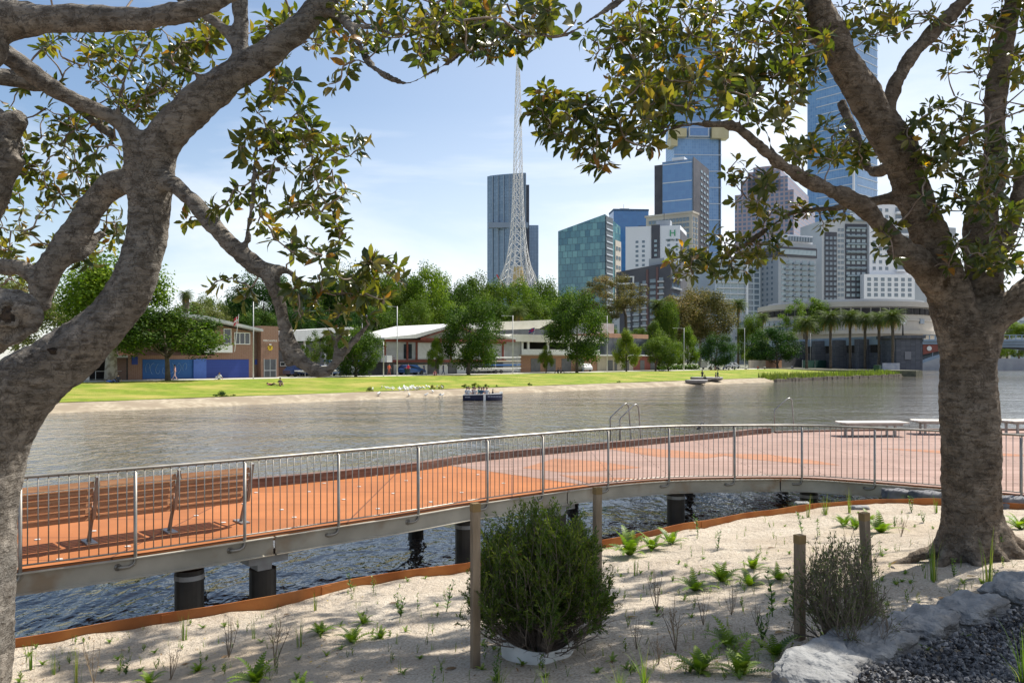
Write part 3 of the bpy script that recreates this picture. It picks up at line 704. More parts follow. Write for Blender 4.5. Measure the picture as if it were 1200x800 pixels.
# ---- right-hand tree
TB = hit(1140, 652)
YT = TB.y
rt = thing('fig_tree', 'fig tree with a thick straight spotted trunk rooted in sand on the right', 'tree', TB)
b = TB
Rl = [
 [(b.x, b.y+.05, b.z-.35, .44), (b.x, b.y, b.z-.05, .41), (b.x-.005, b.y, b.z+.16, .37), (1139, 600, YT, 38.5), (1138, 540, YT, 36.5), (1137, 480, YT, 36.5), (1135, 430, YT, 35), (1128, 395, YT, 33), (1118, 365, YT, 30), (1107, 325, YT, 26),
  (1092, 285, YT, 24.5), (1077, 240, YT-.05, 23), (1062, 205, YT-.1, 23), (1044, 165, YT-.2, 25), (1022, 128, YT-.3, 24), (1000, 90, YT-.4, 22), (980, 55, YT-.5, 20), (962, 15, YT-.6, 19), (950, -40, YT-.7, 17), (935, -130, YT-.8, 13), (900, -230, YT-.8, 8)],
 [(1140, 440, YT, 28), (1150, 395, YT, 28), (1153, 350, YT+.1, 26), (1152, 300, YT+.2, 24), (1150, 255, YT+.25, 20), (1162, 215, YT+.3, 17), (1166, 160, YT+.3, 14), (1168, 110, YT+.3, 14), (1176, 60, YT+.3, 13), (1186, 0, YT+.3, 12), (1195, -80, YT+.3, 9)],
 [(1142, 400, YT, 28), (1163, 372, YT-.1, 25), (1188, 355, YT-.2, 22), (1215, 335, YT-.3, 20), (1270, 290, YT-.4, 17), (1330, 220, YT-.4, 12)],
 [(1152, 330, YT+.1, 18), (1172, 290, YT+.3, 15), (1188, 250, YT+.4, 12), (1200, 205, YT+.5, 10), (1225, 150, YT+.6, 7)],
 [(1110, 350, YT, 18), (1092, 322, YT-.15, 15), (1071, 306, YT-.3, 14), (1048, 290, YT-.4, 12.5)],
 [(1104, 345, YT, 20), (1082, 312, YT-.2, 17), (1058, 290, YT-.35, 14.5), (1052, 283, YT-.4, 13), (1032, 263, YT-.5, 12), (1012, 243, YT-.6, 11.5), (980, 226, YT-.8, 10), (945, 210, YT-1, 9.3), (915, 192, YT-1.15, 9), (885, 168, YT-1.3, 8.5), (862, 150, YT-1.4, 8), (836, 146, YT-1.5, 6.5), (806, 146, YT-1.6, 5.5), (782, 153, YT-1.7, 5), (760, 167, YT-1.75, 4.5), (748, 176, YT-1.8, 3.6)],
 [(1072, 232, YT-.05, 12), (1048, 232, YT+.1, 9), (1020, 236, YT+.25, 8), (985, 243, YT+.35, 7), (955, 246, YT+.4, 6), (928, 250, YT+.4, 5.2), (908, 262, YT+.4, 4.6), (880, 282, YT+.4, 3.8), (850, 300, YT+.4, 2.8), (815, 318, YT+.4, 1.6)],
 [(1040, 145, YT-.2, 13), (1042, 118, YT-.1, 11.5), (1052, 92, YT, 10.5), (1072, 62, YT+.1, 9.5), (1100, 32, YT+.2, 8.5), (1138, -8, YT+.3, 7.5), (1170, -60, YT+.4, 6)],
 [(1055, 190, YT, 10), (1020, 200, YT+.6, 8), (1005, 165, YT+.8, 7), (985, 120, YT+1, 6)],
 [(870, 158, YT-1.4, 5), (868, 132, YT-1.4, 3.6), (884, 112, YT-1.5, 3), (905, 90, YT-1.5, 2.2)],
 [(905, 185, YT-1.2, 5), (900, 160, YT-1.1, 3.8), (880, 120, YT-1, 3), (868, 85, YT-1, 2.2)],
 [(1010, 105, YT-.4, 9), (985, 62, YT-.1, 6), (925, 35, YT+.1, 5), (880, 22, YT+.1, 4), (820, 12, YT, 3), (770, 8, YT, 2)],
]
for ang, ln, r0 in ((200, .5, .12), (174, .8, .085), (235, .35, .15), (270, .28, .15), (310, .4, .15), (345, .7, .13), (20, .4, .13), (90, .4, .14), (140, .4, .13)):   # buttress roots
    a = R(ang); q = []
    for k in range(5):
        t = k/4; x, y = b.x+math.cos(a+.25*t)*(.16+ln*t), b.y+math.sin(a+.25*t)*(.16+ln*t)
        q.append((x, y, sand_z(x, y)+lerp(.28, -.06, t**.5), lerp(r0, .03, t)))
    Rl.append(q)
me = limbs_mesh(Rl, .024, lump=.026, seed=1)
me.materials.clear(); me.materials.append(M_barkR)
def world_mesh_child(me, name, parent):
    o = bpy.data.objects.new(name, me); COL.objects.link(o); o.parent = parent; o.matrix_parent_inverse = Matrix.Translation(-parent.location); return o
world_mesh_child(me, 'trunk', rt)
Y = YT
RC = [(690, 140, 62, 30, Y-1.9, .25, 42), (650, 130, 28, 30, Y-1.9, .2, 11), (705, 182, 30, 16, Y-1.9, .2, 8), (760, 130, 45, 40, Y-1.8, .3, 34), (735, 60, 50, 45, Y-.6, .5, 36), (795, 50, 70, 55, Y-.8, .5, 80), (860, 30, 50, 35, Y-.6, .4, 40), (825, 105, 58, 28, Y-1.5, .4, 44),
      (900, 105, 38, 38, Y-1.2, .3, 34), (925, 55, 42, 55, Y-.9, .4, 42), (960, 20, 40, 30, Y-.3, .4, 18), (880, 220, 22, 22, Y-.9, .3, 8), (868, 200, 16, 18, Y+.3, .2, 5), (905, 245, 40, 18, Y+.3, .2, 10), (843, 300, 48, 24, Y+.4, .3, 30), (808, 312, 24, 16, Y+.4, .2, 12),
      (890, 285, 32, 18, Y+.35, .3, 12), (965, 165, 50, 22, Y+.7, .4, 30), (1010, 185, 30, 20, Y+.7, .4, 14), (950, 190, 30, 14, Y-.9, .2, 6), (1040, 283, 24, 20, Y-.5, .2, 7), (965, 250, 25, 15, Y+.4, .2, 5), (985, 25, 50, 30, Y, .5, 16), (1050, 15, 45, 25, Y, .5, 16), (1095, 160, 48, 36, Y-.5, .3, 34),
      (1130, 210, 52, 46, Y-.4, .4, 42), (1160, 270, 42, 40, Y-.4, .4, 24), (1180, 180, 30, 60, Y, .6, 24), (1150, 80, 40, 45, Y+.5, .5, 22), (1120, 30, 30, 30, Y+.4, .4, 10), (1190, 60, 25, 70, Y+.5, .5, 26), (1185, 310, 25, 25, Y-.2, .4, 8), (1125, 300, 22, 22, Y-.4, .2, 8), (1185, 10, 40, 30, Y, .5, 14)]
# the part of the crown above the frame, which shades the bed
RCX = [(900, -80, 330, 60, Y-.3, 1.6, 150), (850, -230, 420, 120, Y-.2, 2.2, 160), (1160, -80, 210, 62, Y+1.0, 1.5, 260), (1380, -60, 150, 200, Y+.6, 1.8, 260), (1330, 120, 110, 160, Y-.5, 1.2, 50)]
random.seed(11)
nd = limb_nodes(Rl[:12], .16)
# unseen leaf whorls added along the sun rays to throw broken shade on the sand
shade = []; random.seed(19); tries = 0
while len(shade) < 2900 and tries < 90000:
    tries += 1; px, py = random.uniform(60, 1190), random.uniform(600, 800)
    lim = interp([(0, 742), (300, 728), (520, 700), (560, 655), (720, 668), (900, 672), (1000, 700), (1100, 690), (1200, 690)], px)
    w_ = 1 if py > lim else .2 if py > lim-60 else .0
    if 600 < px < 720 and py < 620: w_ = .0
    g = hit(px, py)
    if random.random() > w_ or noise.noise((g.x*1.25+3, g.y*1.9, 0))< -.24: continue
    z = random.uniform(7.6, 10.6); h = z-g.z; q = g+sd*(h/sd.z)
    if 420-(q.z-EYE)/q.y*F > -14: continue
    shade.append(q)
RCX = [(900, -80, 330, 60, Y-.3, 1.6, 70), (850, -230, 420, 120, Y-.2, 2.2, 50), (1330, 120, 110, 160, Y-.5, 1.2, 40)]
tw, lf = grow(nd, RC+RCX, .112, extra=shade)
tw.build('twigs', M_twig, rt, origin=TB, smooth=True, uv=False); lf.build('foliage', M_fig, rt, origin=TB, smooth=True, uv=False, rnd=True)
moss = MB()
# ---- left-hand tree
LBx = hit(-42, 845); LY = 6.0
lt = thing('fig_tree', 'leaning grey fig tree curving up from the left edge with a knotted drooping limb', 'tree', (LBx.x, LBx.y, LBx.z))
Ll = [
 [(-75, 1000, LY-.2, 70), (-58, 860, LY-.15, 64), (-46, 780, LY-.1, 60), (-42, 700, LY-.1, 59), (-38, 620, LY, 59), (-32, 555, LY, 60), (-12, 500, LY, 58), (28, 455, LY, 46), (70, 423, LY, 38), (116, 386, LY, 33), (152, 340, LY, 29), (169, 292, LY, 26.5), (174, 250, LY, 25.5), (176, 215, LY, 27), (188, 168, LY-.03, 28), (222, 132, LY-.05, 25), (252, 106, LY-.1, 23),
  (285, 82, LY-.15, 21), (322, 56, LY-.2, 18.5), (355, 28, LY-.25, 18), (388, -8, LY-.3, 17), (430, -60, LY-.35, 15), (480, -140, LY-.4, 10)],
 [(168, 200, LY, 24), (160, 172, LY-.05, 18), (148, 150, LY-.1, 13), (122, 133, LY-.15, 12), (92, 120, LY-.2, 12), (62, 104, LY-.25, 12), (32, 82, LY-.3, 13), (5, 62, LY-.35, 13), (-40, 40, LY-.4, 14), (-110, 10, LY-.4, 14)],
 [(160, 215, LY, 20), (135, 216, LY+.1, 18), (112, 236, LY+.15, 17), (96, 262, LY+.15, 17), (80, 285, LY+.1, 19), (62, 308, LY+.1, 19), (52, 328, LY+.1, 17), (50, 350, LY+.1, 12), (54, 364, LY+.1, 6)],
 [(72, 300, LY+.1, 14), (92, 298, LY+.15, 9), (108, 284, LY+.25, 7), (122, 272, LY+.3, 6)],
 [(-40, 300, LY+.15, 10), (0, 312, LY+.1, 10), (20, 312, LY+.1, 10), (40, 322, LY+.1, 11), (55, 330, LY+.1, 11)],
 [(-130, 60, LY-.8, 40), (-60, 40, LY-.8, 34), (0, 24, LY-.8, 28), (50, 22, LY-.85, 20), (110, 22, LY-.9, 17), (170, 22, LY-.95, 15), (215, 14, LY-1, 13.5), (262, -2, LY-1, 12), (330, -40, LY-1, 10)],
 [(-60, 10, LY-.85, 34), (-10, 55, LY-.85, 22), (-60, 95, LY-.8, 20)],
 [(-60, 88, LY+.1, 14), (-10, 90, LY+.2, 13), (15, 92, LY+.3, 12), (38, 98, LY+.4, 11), (62, 100, LY+.5, 9), (95, 128, LY+.5, 9), (120, 150, LY+.45, 9), (135, 162, LY+.4, 8)],
 [(-50, 120, LY+.3, 30), (0, 150, LY+.3, 24), (25, 142, LY+.25, 12), (-40, 200, LY+.3, 32), (-10, 185, LY+.25, 24), (18, 165, LY+.2, 17)],
 [(-60, 270, LY+.2, 34), (-15, 235, LY+.2, 26), (0, 205, LY+.2, 20), (22, 180, LY+.2, 16)],
 [(-90, 440, LY-.7, 44), (-50, 410, LY-.75, 40), (-12, 385, LY-.8, 36), (16, 366, LY-.85, 27), (32, 360, LY-.9, 15), (40, 360, LY-.9, 9)],
 [(-30, 350, LY-.8, 22), (0, 350, LY-.8, 16), (24, 348, LY-.85, 12), (38, 356, LY-.87, 9), (45, 372, LY-.87, 8), (38, 385, LY-.87, 8), (20, 398, LY-.87, 9), (6, 402, LY-.87, 10)],
 [(268, 98, LY-.12, 16), (280, 70, LY-.15, 12.5), (283, 40, LY-.15, 11), (281, 5, LY-.15, 10.5), (278, -50, LY-.15, 9)],
 [(282, 56, LY-.15, 11), (262, 34, LY-.15, 8.5), (240, 18, LY-.15, 7.5), (214, 2, LY-.15, 7), (180, -30, LY-.15, 6)],
 [(180, 205, LY-.05, 16), (200, 214, LY-.1, 13), (222, 232, LY-.2, 12), (244, 258, LY-.25, 12.5), (270, 285, LY-.3, 12.5), (298, 309, LY-.35, 13), (318, 324, LY-.4, 11), (328, 352, LY-.4, 9.5), (334, 378, LY-.4, 9), (341, 404, LY-.4, 8.5), (352, 422, LY-.4, 8), (366, 433, LY-.4, 8.5), (384, 436, LY-.4, 8), (394, 424, LY-.4, 5.5), (412, 402, LY-.38, 4), (432, 380, LY-.36, 3), (448, 358, LY-.35, 1.8)],
 [(306, 316, LY-.36, 10), (322, 316, LY-.38, 9), (336, 315, LY-.4, 7.5)],
 [(334, 392, LY-.4, 8), (336, 412, LY-.42, 8), (341, 428, LY-.43, 6)],
 [(338, 318, LY-.4, 6), (352, 330, LY-.4, 4.4), (372, 338, LY-.4, 3.2), (400, 343, LY-.4, 2.6), (428, 340, LY-.4, 2), (455, 320, LY-.4, 1.3), (462, 302, LY-.4, .8)],
 [(392, 425, LY-.4, 5), (392, 400, LY-.4, 3.6), (382, 382, LY-.4, 2.8), (362, 372, LY-.4, 2.2), (348, 352, LY-.4, 1.6)],
 [(393, 405, LY-.4, 3.4), (402, 388, LY-.38, 2.4), (396, 372, LY-.38, 1.8), (405, 350, LY-.38, 1.3), (394, 346, LY-.38, 1.1)],
 [(292, 285, LY-.35, 7), (291, 268, LY-.35, 5), (295, 245, LY-.35, 4.2), (297, 210, LY-.35, 3.6), (300, 178, LY-.35, 3.2), (306, 150, LY-.35, 2.6), (320, 120, LY-.35, 2), (325, 85, LY-.35, 1.2)],
 [(300, 205, LY-.35, 3.2), (318, 200, LY-.4, 2.6), (345, 196, LY-.45, 2.4), (380, 190, LY-.5, 2.1), (402, 182, LY-.5, 1.6), (414, 166, LY-.5, 1)],
 [(385, 12, LY-.3, 8), (405, 25, LY-.5, 6.5), (418, 48, LY-.6, 6), (432, 72, LY-.7, 5.5), (450, 88, LY-.8, 5), (478, 98, LY-.9, 3.5), (500, 88, LY-.9, 3.4), (528, 72, LY-1, 3), (556, 52, LY-1, 3.2), (585, 42, LY-1.1, 3), (620, 40, LY-1.1, 3), (660, 42, LY-1.1, 3.6), (690, 25, LY-1.1, 4), (720, 5, LY-1.1, 5), (760, -30, LY-1.1, 6)],
 [(405, 27, LY-.5, 4.5), (440, 34, LY-.6, 3.4), (470, 42, LY-.7, 2.6), (500, 38, LY-.8, 2), (540, 20, LY-.9, 1.4)],
 [(138, 150, LY-.1, 6), (139, 120, LY-.2, 4), (148, 90, LY-.3, 3.2), (162, 60, LY-.3, 2.8), (175, 52, LY-.3, 2)],
 [(170, 66, LY-.3, 2.5), (200, 72, LY-.2, 2.4), (235, 90, LY-.2, 2), (240, 95, LY-.2, 1)],
]
me = limbs_mesh(Ll, .019, lump=.02, seed=2)
me.materials.clear(); me.materials.append(M_barkL); world_mesh_child(me, 'trunk', lt)
# dark disc proud of the knot: a hollow's shade painted in
from mathutils.bvhtree import BVHTree
bv = BVHTree.FromPolygons([v.co for v in me.vertices], [tuple(p.vertices) for p in me.polygons])
def knot(px, py, rx, ry, depth, name, rim=True):
    d = P(px, py, 1)-Vector((0, 0, EYE)); h, n, i, ds = bv.ray_cast(Vector((0, 0, EYE)), d.normalized())
    if h is None: return
    n = (n*.4-d.normalized()*.6).normalized(); e1 = n.cross(Vector((0, 0, 1))).normalized(); e2 = e1.cross(n); k = h.y/F; m = MB(); vs, fs = [], []; N_ = 22
    for j in range(N_):
        a = 2*math.pi*j/N_; w_ = 1+.16*math.sin(3*a+px)+.1*math.sin(5*a)
        for r_, z_ in ((1.0, .004), (.7, -.0), (.35, .012), (.0, .014)): q = h+(e1*math.cos(a)*rx+e2*math.sin(a)*ry)*k*w_*r_+n*(.006+z_); vs.append(q)
    for j in range(N_):
        for q in range(3): a_, b_ = j*4+q, ((j+1) % N_)*4+q; fs.append((a_, b_, b_+1, a_+1))
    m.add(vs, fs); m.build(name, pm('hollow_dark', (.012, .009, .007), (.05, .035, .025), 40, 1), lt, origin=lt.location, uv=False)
    if rim:
        m = MB(); m.tube([h+(e1*math.cos(a)*rx+e2*math.sin(a)*ry)*k*(1.22+.12*math.sin(3*a+px))-n*.012 for a in [2*math.pi*j/24 for j in range(25)]], [.022+.008*math.sin(j*1.3) for j in range(25)], 8); m.build('knot_rim', M_barkL, lt, origin=lt.location, smooth=True, uv=False)
knot(9, 369, 8, 10, .05, 'painted_hollow'); knot(63, 411, 6, 4, .02, 'bark_scar', False)
Y = LY
LC = [(60, 255, 72, 70, Y+.7, .5, 60), (20, 330, 30, 25, Y+.6, .3, 6), (95, 190, 50, 60, Y+.6, .5, 34), (40, 140, 50, 40, Y+.8, .4, 20), (165, 75, 60, 40, Y+.5, .5, 38), (95, 60, 50, 20, Y+.5, .4, 12), (225, 85, 32, 38, Y+.6, .4, 18), (150, 120, 40, 30, Y+.5, .4, 14), (210, 40, 40, 22, Y+.4, .4, 12), (255, 25, 25, 16, Y+.4, .3, 7),
      (305, 80, 30, 40, Y+.2, .3, 11), (335, 55, 42, 32, Y+.3, .4, 14), (330, 130, 42, 36, Y-.3, .3, 16), (330, 20, 30, 20, Y+.3, .3, 6), (355, 175, 46, 34, Y-.4, .3, 20), (408, 168, 20, 14, Y-.5, .1, 5), (310, 190, 30, 40, Y-.4, .3, 10), (385, 225, 24, 26, Y-.5, .3, 10), (345, 262, 50, 30, Y-.4, .3, 18),
      (270, 235, 22, 22, Y-.3, .2, 5), (215, 260, 10, 12, Y-.1, .1, 2), (258, 332, 14, 16, Y-.4, .1, 3), (285, 345, 14, 14, Y-.4, .1, 3), (375, 300, 34, 30, Y-.45, .3, 12), (385, 345, 40, 22, Y-.4, .25, 13), (440, 325, 34, 22, Y-.4, .2, 22), (440, 352, 20, 18, Y-.4, .2, 6), (355, 350, 22, 26, Y-.45, .2, 7), (400, 385, 16, 10, Y-.4, .1, 2),
      (420, 30, 38, 26, Y-.4, .4, 12), (470, 35, 48, 36, Y-.8, .4, 15), (535, 45, 46, 34, Y-1, .4, 22), (588, 35, 40, 28, Y-1.1, .4, 22), (560, 12, 60, 18, Y-.9, .4, 14), (395, 75, 24, 24, Y-.5, .2, 5), (640, 20, 40, 20, Y-1.1, .3, 14), (510, 10, 60, 18, Y-.6, .4, 14), (400, 8, 30, 14, Y-.3, .3, 6), (15, 215, 30, 60, Y+.9, .4, 14)]
LCX = [(350, -90, 350, 60, Y-.3, 1.6, 60), (150, -260, 420, 120, Y, 2, 40), (-160, 120, 130, 220, Y, 1.5, 30)]
random.seed(5)
nd = limb_nodes(Ll, .07)
tw, lf = grow(nd, LC+LCX, .106)
tw.build('twigs', M_twig, lt, origin=lt.location, smooth=True, uv=False); lf.build('foliage', M_fig, lt, origin=lt.location, smooth=True, uv=False, rnd=True)
# ================================================================== BED: stakes, shrubs, plants, stones
random.seed(21)
M_stake = pm('weathered_stake', (.20, .145, .09), (.33, .25, .17), 5, .85, bump=.3, bsc=30, stretch=(3, 3, .6), c3=(.12, .09, .06), sc3=2)
M_stakeT = pm('stake_top_paint', (.20, .125, .045), (.28, .18, .07), 9, .8)
def stake(px, pyb, pyt, Y, label, dx=0, w=.052):
    b = P(px, pyb, Y); zt = EYE-(pyt-420)/F*Y; t = thing('timber_stake', label, 'stake', b, R(25), 'timber stakes beside the planted shrubs')
    h = zt-b.z; top = Vector((dx*Y/F, 0, h))
    MB().bar((0, 0, -.15), top, w, w).build('shaft', M_stake, t, uv=False)
    MB().bar(top*(1-.05/h), top+Vector((0, 0, .004)), w+.004, w+.004).build('painted_tip', M_stakeT, t, uv=False); return t
stake(557, 785, 590, 5.25, 'timber stake standing in front of the dense round shrub, left of its white collar')
stake(700, 745, 571, 6.2, 'timber stake rising behind the right side of the dense round shrub')
stake(937, 786, 627, 5.15, 'orange-tipped timber stake just left of the bare twiggy shrub')
stake(1021, 748, 600, 5.7, 'leaning timber stake just right of the bare twiggy shrub', dx=-12)

# dense shrub in its collar
M_shrub = leafmat('shrub_leaf', [(0, (.02, .042, .01)), (.45, (.058, .10, .016)), (.8, (.14, .18, .025)), (1, (.32, .34, .045))], .4, (1.4, 1.7, .5), .6, .3)
M_stem = pm('shrub_stem', (.11, .085, .065), (.2, .16, .125), 12, .8)
def shrub(c, name, label, cat, W, H, nst, leafn, mleaf, spread=1.0, leafsz=.022, bare=0.0, seed=1, low=.1):
    random.seed(seed); t = thing(name, label, cat, c); st, lf = MB(), MB()
    for i in range(nst):
        a = random.random()*6.283; r = random.random()**.45; lean = r*W*.5*spread
        hh = H*(1-.5*r**3)*random.uniform(.78, 1.0)
        p0 = Vector((math.cos(a)*.05, math.sin(a)*.05, 0)); p3 = Vector((math.cos(a)*lean, math.sin(a)*lean, hh if r < .8 else hh*random.uniform(.5, 1)))
        p1 = p0.lerp(p3, .35)+Vector((0, 0, -.02))+rvec()*.03; p2 = p0.lerp(p3, .62)+rvec()*.04+Vector((math.cos(a), math.sin(a), 0))*.09*r
        cs = catmull([(*p0, 0), (*p1, 0), (*p2, 0), (*p3, 0)], .06); n = len(cs)
        st.tube([q.xyz for q in cs], [lerp(.006, .0015, k/(n-1)) for k in range(n)], 4, cap=False)
        for k in range(2, n):
            for _ in range(random.choice((1, 2, 2, 3))):
                base = Vector(cs[k].xyz); d = ((cs[k].xyz-cs[k-1].xyz).normalized()+rvec()*.75).normalized(); L = random.uniform(.06, .15)
                end = base+d*L+Vector((0, 0, .02)); mid = base.lerp(end, .5)+rvec()*.01
                st.tube([base, mid, end], [.002, .0014, .001], 3, cap=False)
                if random.random() < bare: continue
                if base.z < low*H or (base.z < .3*H and base.y < 0 and random.random() < .6): continue
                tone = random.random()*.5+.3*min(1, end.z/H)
                for j in range(leafn):
                    u = random.random(); p = base.lerp(end, u*1.0)+rvec()*.008; dd = (d+rvec()*.8).normalized(); s_ = leafsz*random.uniform(.6, 1.3)
                    x = dd.orthogonal().normalized()*s_*.16 if True else 0
                    q = Quaternion(dd, random.random()*6.28); x = q @ x
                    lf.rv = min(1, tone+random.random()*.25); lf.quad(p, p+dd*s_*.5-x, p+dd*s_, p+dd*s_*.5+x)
    st.build('stems', M_stem, t, uv=False, smooth=True); lf.build('foliage', mleaf, t, uv=False, rnd=True); return t
sc = P(630, 772, 5.55); sc.z = sand_z(sc.x, sc.y)
sc = hit(630, 768)
k_ = sc.y/F
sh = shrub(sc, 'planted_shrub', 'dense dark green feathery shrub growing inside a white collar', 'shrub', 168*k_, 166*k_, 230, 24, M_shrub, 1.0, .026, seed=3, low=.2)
col = MB(); rr = 42*k_; n = 40; vs, fs = [], []
for i in range(n):
    a = 6.283*i/n; wob = 1+.03*math.sin(3*a)
    for r_, z in ((rr*wob, -.05), (rr*wob*1.03, .13+.015*math.sin(a*2+1)), (rr*wob*1.03-.008, .132+.015*math.sin(a*2+1)), (rr*wob-.008, -.05)):
        vs.append((r_*math.cos(a), r_*math.sin(a), z))
for i in range(n):
    j = (i+1) % n
    for q in range(3): fs.append((i*4+q, j*4+q, j*4+q+1, i*4+q+1))
col.add(vs, fs)
ct = thing('planting_collar', 'white plastic collar ring set in the sand round the foot of the dense shrub', 'collar', sc)
col.build('ring', pm('white_collar', (.56, .55, .51), (.66, .65, .6), 5, .6, bump=.1), ct, smooth=True)
MB().box(-.004, .004, -rr-.012, -rr+.002, -.02, .12).build('seam', pm('collar_seam', (.4, .38, .34)), ct)
M_dry = leafmat('dry_leaf', [(0, (.06, .075, .04)), (.5, (.12, .14, .065)), (1, (.2, .23, .08))], .25, (1.3, 1.4, .6), .7, .3)
c2 = hit(985, 768); k2 = c2.y/F
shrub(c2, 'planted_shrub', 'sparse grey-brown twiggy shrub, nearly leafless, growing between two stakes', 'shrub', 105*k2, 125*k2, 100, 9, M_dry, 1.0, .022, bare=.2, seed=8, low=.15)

# small plants -------------------------------------------------------
M_fern = leafmat('fern_leaf', [(0, (.06, .11, .012)), (.5, (.15, .23, .02)), (1, (.33, .40, .045))], .4, (1.3, 1.5, .4), .5, .4)
M_blade = leafmat('grass_blade', [(0, (.07, .13, .02)), (.6, (.15, .24, .03)), (1, (.36, .34, .10))], .35, (1.3, 1.5, .5), .6, .3)
M_seed = leafmat('seedling_leaf', [(0, (.04, .09, .015)), (.5, (.08, .16, .02)), (1, (.2, .3, .04))], .35, (1.3, 1.5, .5), .5, .4)
M_dead = leafmat('dead_twig', [(0, (.10, .075, .05)), (1, (.26, .20, .13))], .05, (1, 1, 1), .8, .2)
def fern_mb(n, L, seed):
    random.seed(seed); m = MB()
    for i in range(n):
        a = i*2.4+random.random()*.5; el = random.uniform(.5, 1.35); l = L*random.uniform(.6, 1.1); out = Vector((math.cos(a), math.sin(a), 0)); side = Vector((-out.y, out.x, 0)); tone = random.random()*.6
        pts = []; seg = 12
        for k in range(seg+1):
            t = k/seg; e = el-1.1*t*t*.9; pts.append((pts[-1] if pts else Vector((0, 0, 0)))+ (out*math.cos(e)+Vector((0, 0, 1))*math.sin(e))*(l/seg) if pts else Vector((0, 0, .0)))
        for k in range(1, seg+1):
            w = L*.13*math.sin(math.pi*(k/(seg+.6))**.7)+.004; p, q = pts[k-1], pts[k]; m.rv = min(1, tone+random.random()*.35)
            for sg in (1, -1):
                tip = p.lerp(q, .7)+side*sg*w+Vector((0, 0, .1*w)); m.quad(p, q, tip+(q-p)*.5, tip)
    return m
def tuft_mb(n, L, seed, spread=.5, w=.004):
    random.seed(seed); m = MB()
    for i in range(n):
        a = random.random()*6.283; out = Vector((math.cos(a), math.sin(a), 0)); side = Vector((-out.y, out.x, 0))*w; l = L*random.uniform(.45, 1.1); le = random.random()*spread; m.rv = random.random()
        p = out*random.random()*.02; prev = p
        for k in range(1, 6):
            t = k/5; q = p+Vector((0, 0, 1))*l*(t-.25*le*t*t)+out*l*le*t*t; wa, wb = 1-(k-1)/5.5, 1-k/5.5
            m.quad(prev-side*wa, prev+side*wa, q+side*wb, q-side*wb); prev = q
    return m
def seedling_mb(L, seed, nst=1, ls=.03, bare=0):
    random.seed(seed); m = MB()
    for s_ in range(nst):
        top = Vector((random.uniform(-.25, .25)*L*(nst > 1), random.uniform(-.2, .2)*L, L*random.uniform(.75, 1)))
        n = max(5, int(L/.022)); m.rv = .3; m.tube([(0, 0, 0), top*.5+rvec()*.01, top], [.0028, .002, .001], 4, cap=False)
        for k in range(1, n+1):
            if random.random() < bare: continue
            p = top*(k/n); a = k*1.9+s_
            for b in (0, math.pi):
                d = Vector((math.cos(a+b), math.sin(a+b), .7)).normalized(); l = ls*random.uniform(.7, 1.2)*(1.1-.4*k/n); x = d.cross(Vector((0, 0, 1))).normalized()*l*.25; m.rv = random.random()
                m.quad(p, p+d*l*.5-x, p+d*l, p+d*l*.5+x)
    return m
def twigs_mb(L, seed, n=6):
    random.seed(seed); m = MB()
    for i in range(n):
        m.rv = random.random(); e = Vector((random.uniform(-.35, .35)*L, random.uniform(-.3, .3)*L, L*random.uniform(.6, 1))); m.tube([(0, 0, 0), e*.5+rvec()*L*.05, e], [.002, .0016, .0008], 3, cap=False)
        for j in range(3):
            b = e*random.uniform(.4, .9); m.tube([b, b+(rvec()+Vector((0, 0, .6)))*L*.16], [.0012, .0006], 3, cap=False)
    return m
PM = {'fern': [fern_mb(n, .2, 40+i).build('foliage', M_fern, uv=False, rnd=True) for i, n in enumerate((14, 18, 11, 16))],
      'grass_tuft': [tuft_mb(n, .2, 60+i, sp, .0024).build('foliage', M_blade, uv=False, rnd=True) for i, (n, sp) in enumerate(((14, .35), (34, .8), (12, .22), (22, .6)))],
      'seedling': [seedling_mb(.16, 70+i, n).build('foliage', M_seed, uv=False, rnd=True) for i, n in enumerate((1, 2, 4, 3))],
      'dry_twigs': [twigs_mb(.2, 80+i).build('stems', M_dead, uv=False, rnd=True) for i in range(3)]}
used = set()
def plant(kind, px, py, hpx, label, var=None, group=None, lean=0):
    b = hit(px, py); k = hpx*b.y/F/(.22 if kind == 'fern' else .18); v = random.randrange(len(PM[kind])) if var is None else var
    src = PM[kind][v]
    key = (kind, v); names = {'fern': 'fern', 'grass_tuft': 'grass_tussock', 'seedling': 'seedling', 'dry_twigs': 'dry_plant'}
    if key not in used: o = src; used.add(key); o.name = names[kind]
    else: o = bpy.data.objects.new(names[kind], src.data); COL.objects.link(o)
    o.location = b-Vector((0, 0, .006)); o.rotation_euler = (lean, 0, random.random()*6.28); o.scale = (k, k, k)
    props(o, label, {'fern': 'fern', 'grass_tuft': 'grass', 'seedling': 'plant', 'dry_twigs': 'plant'}[kind], group)
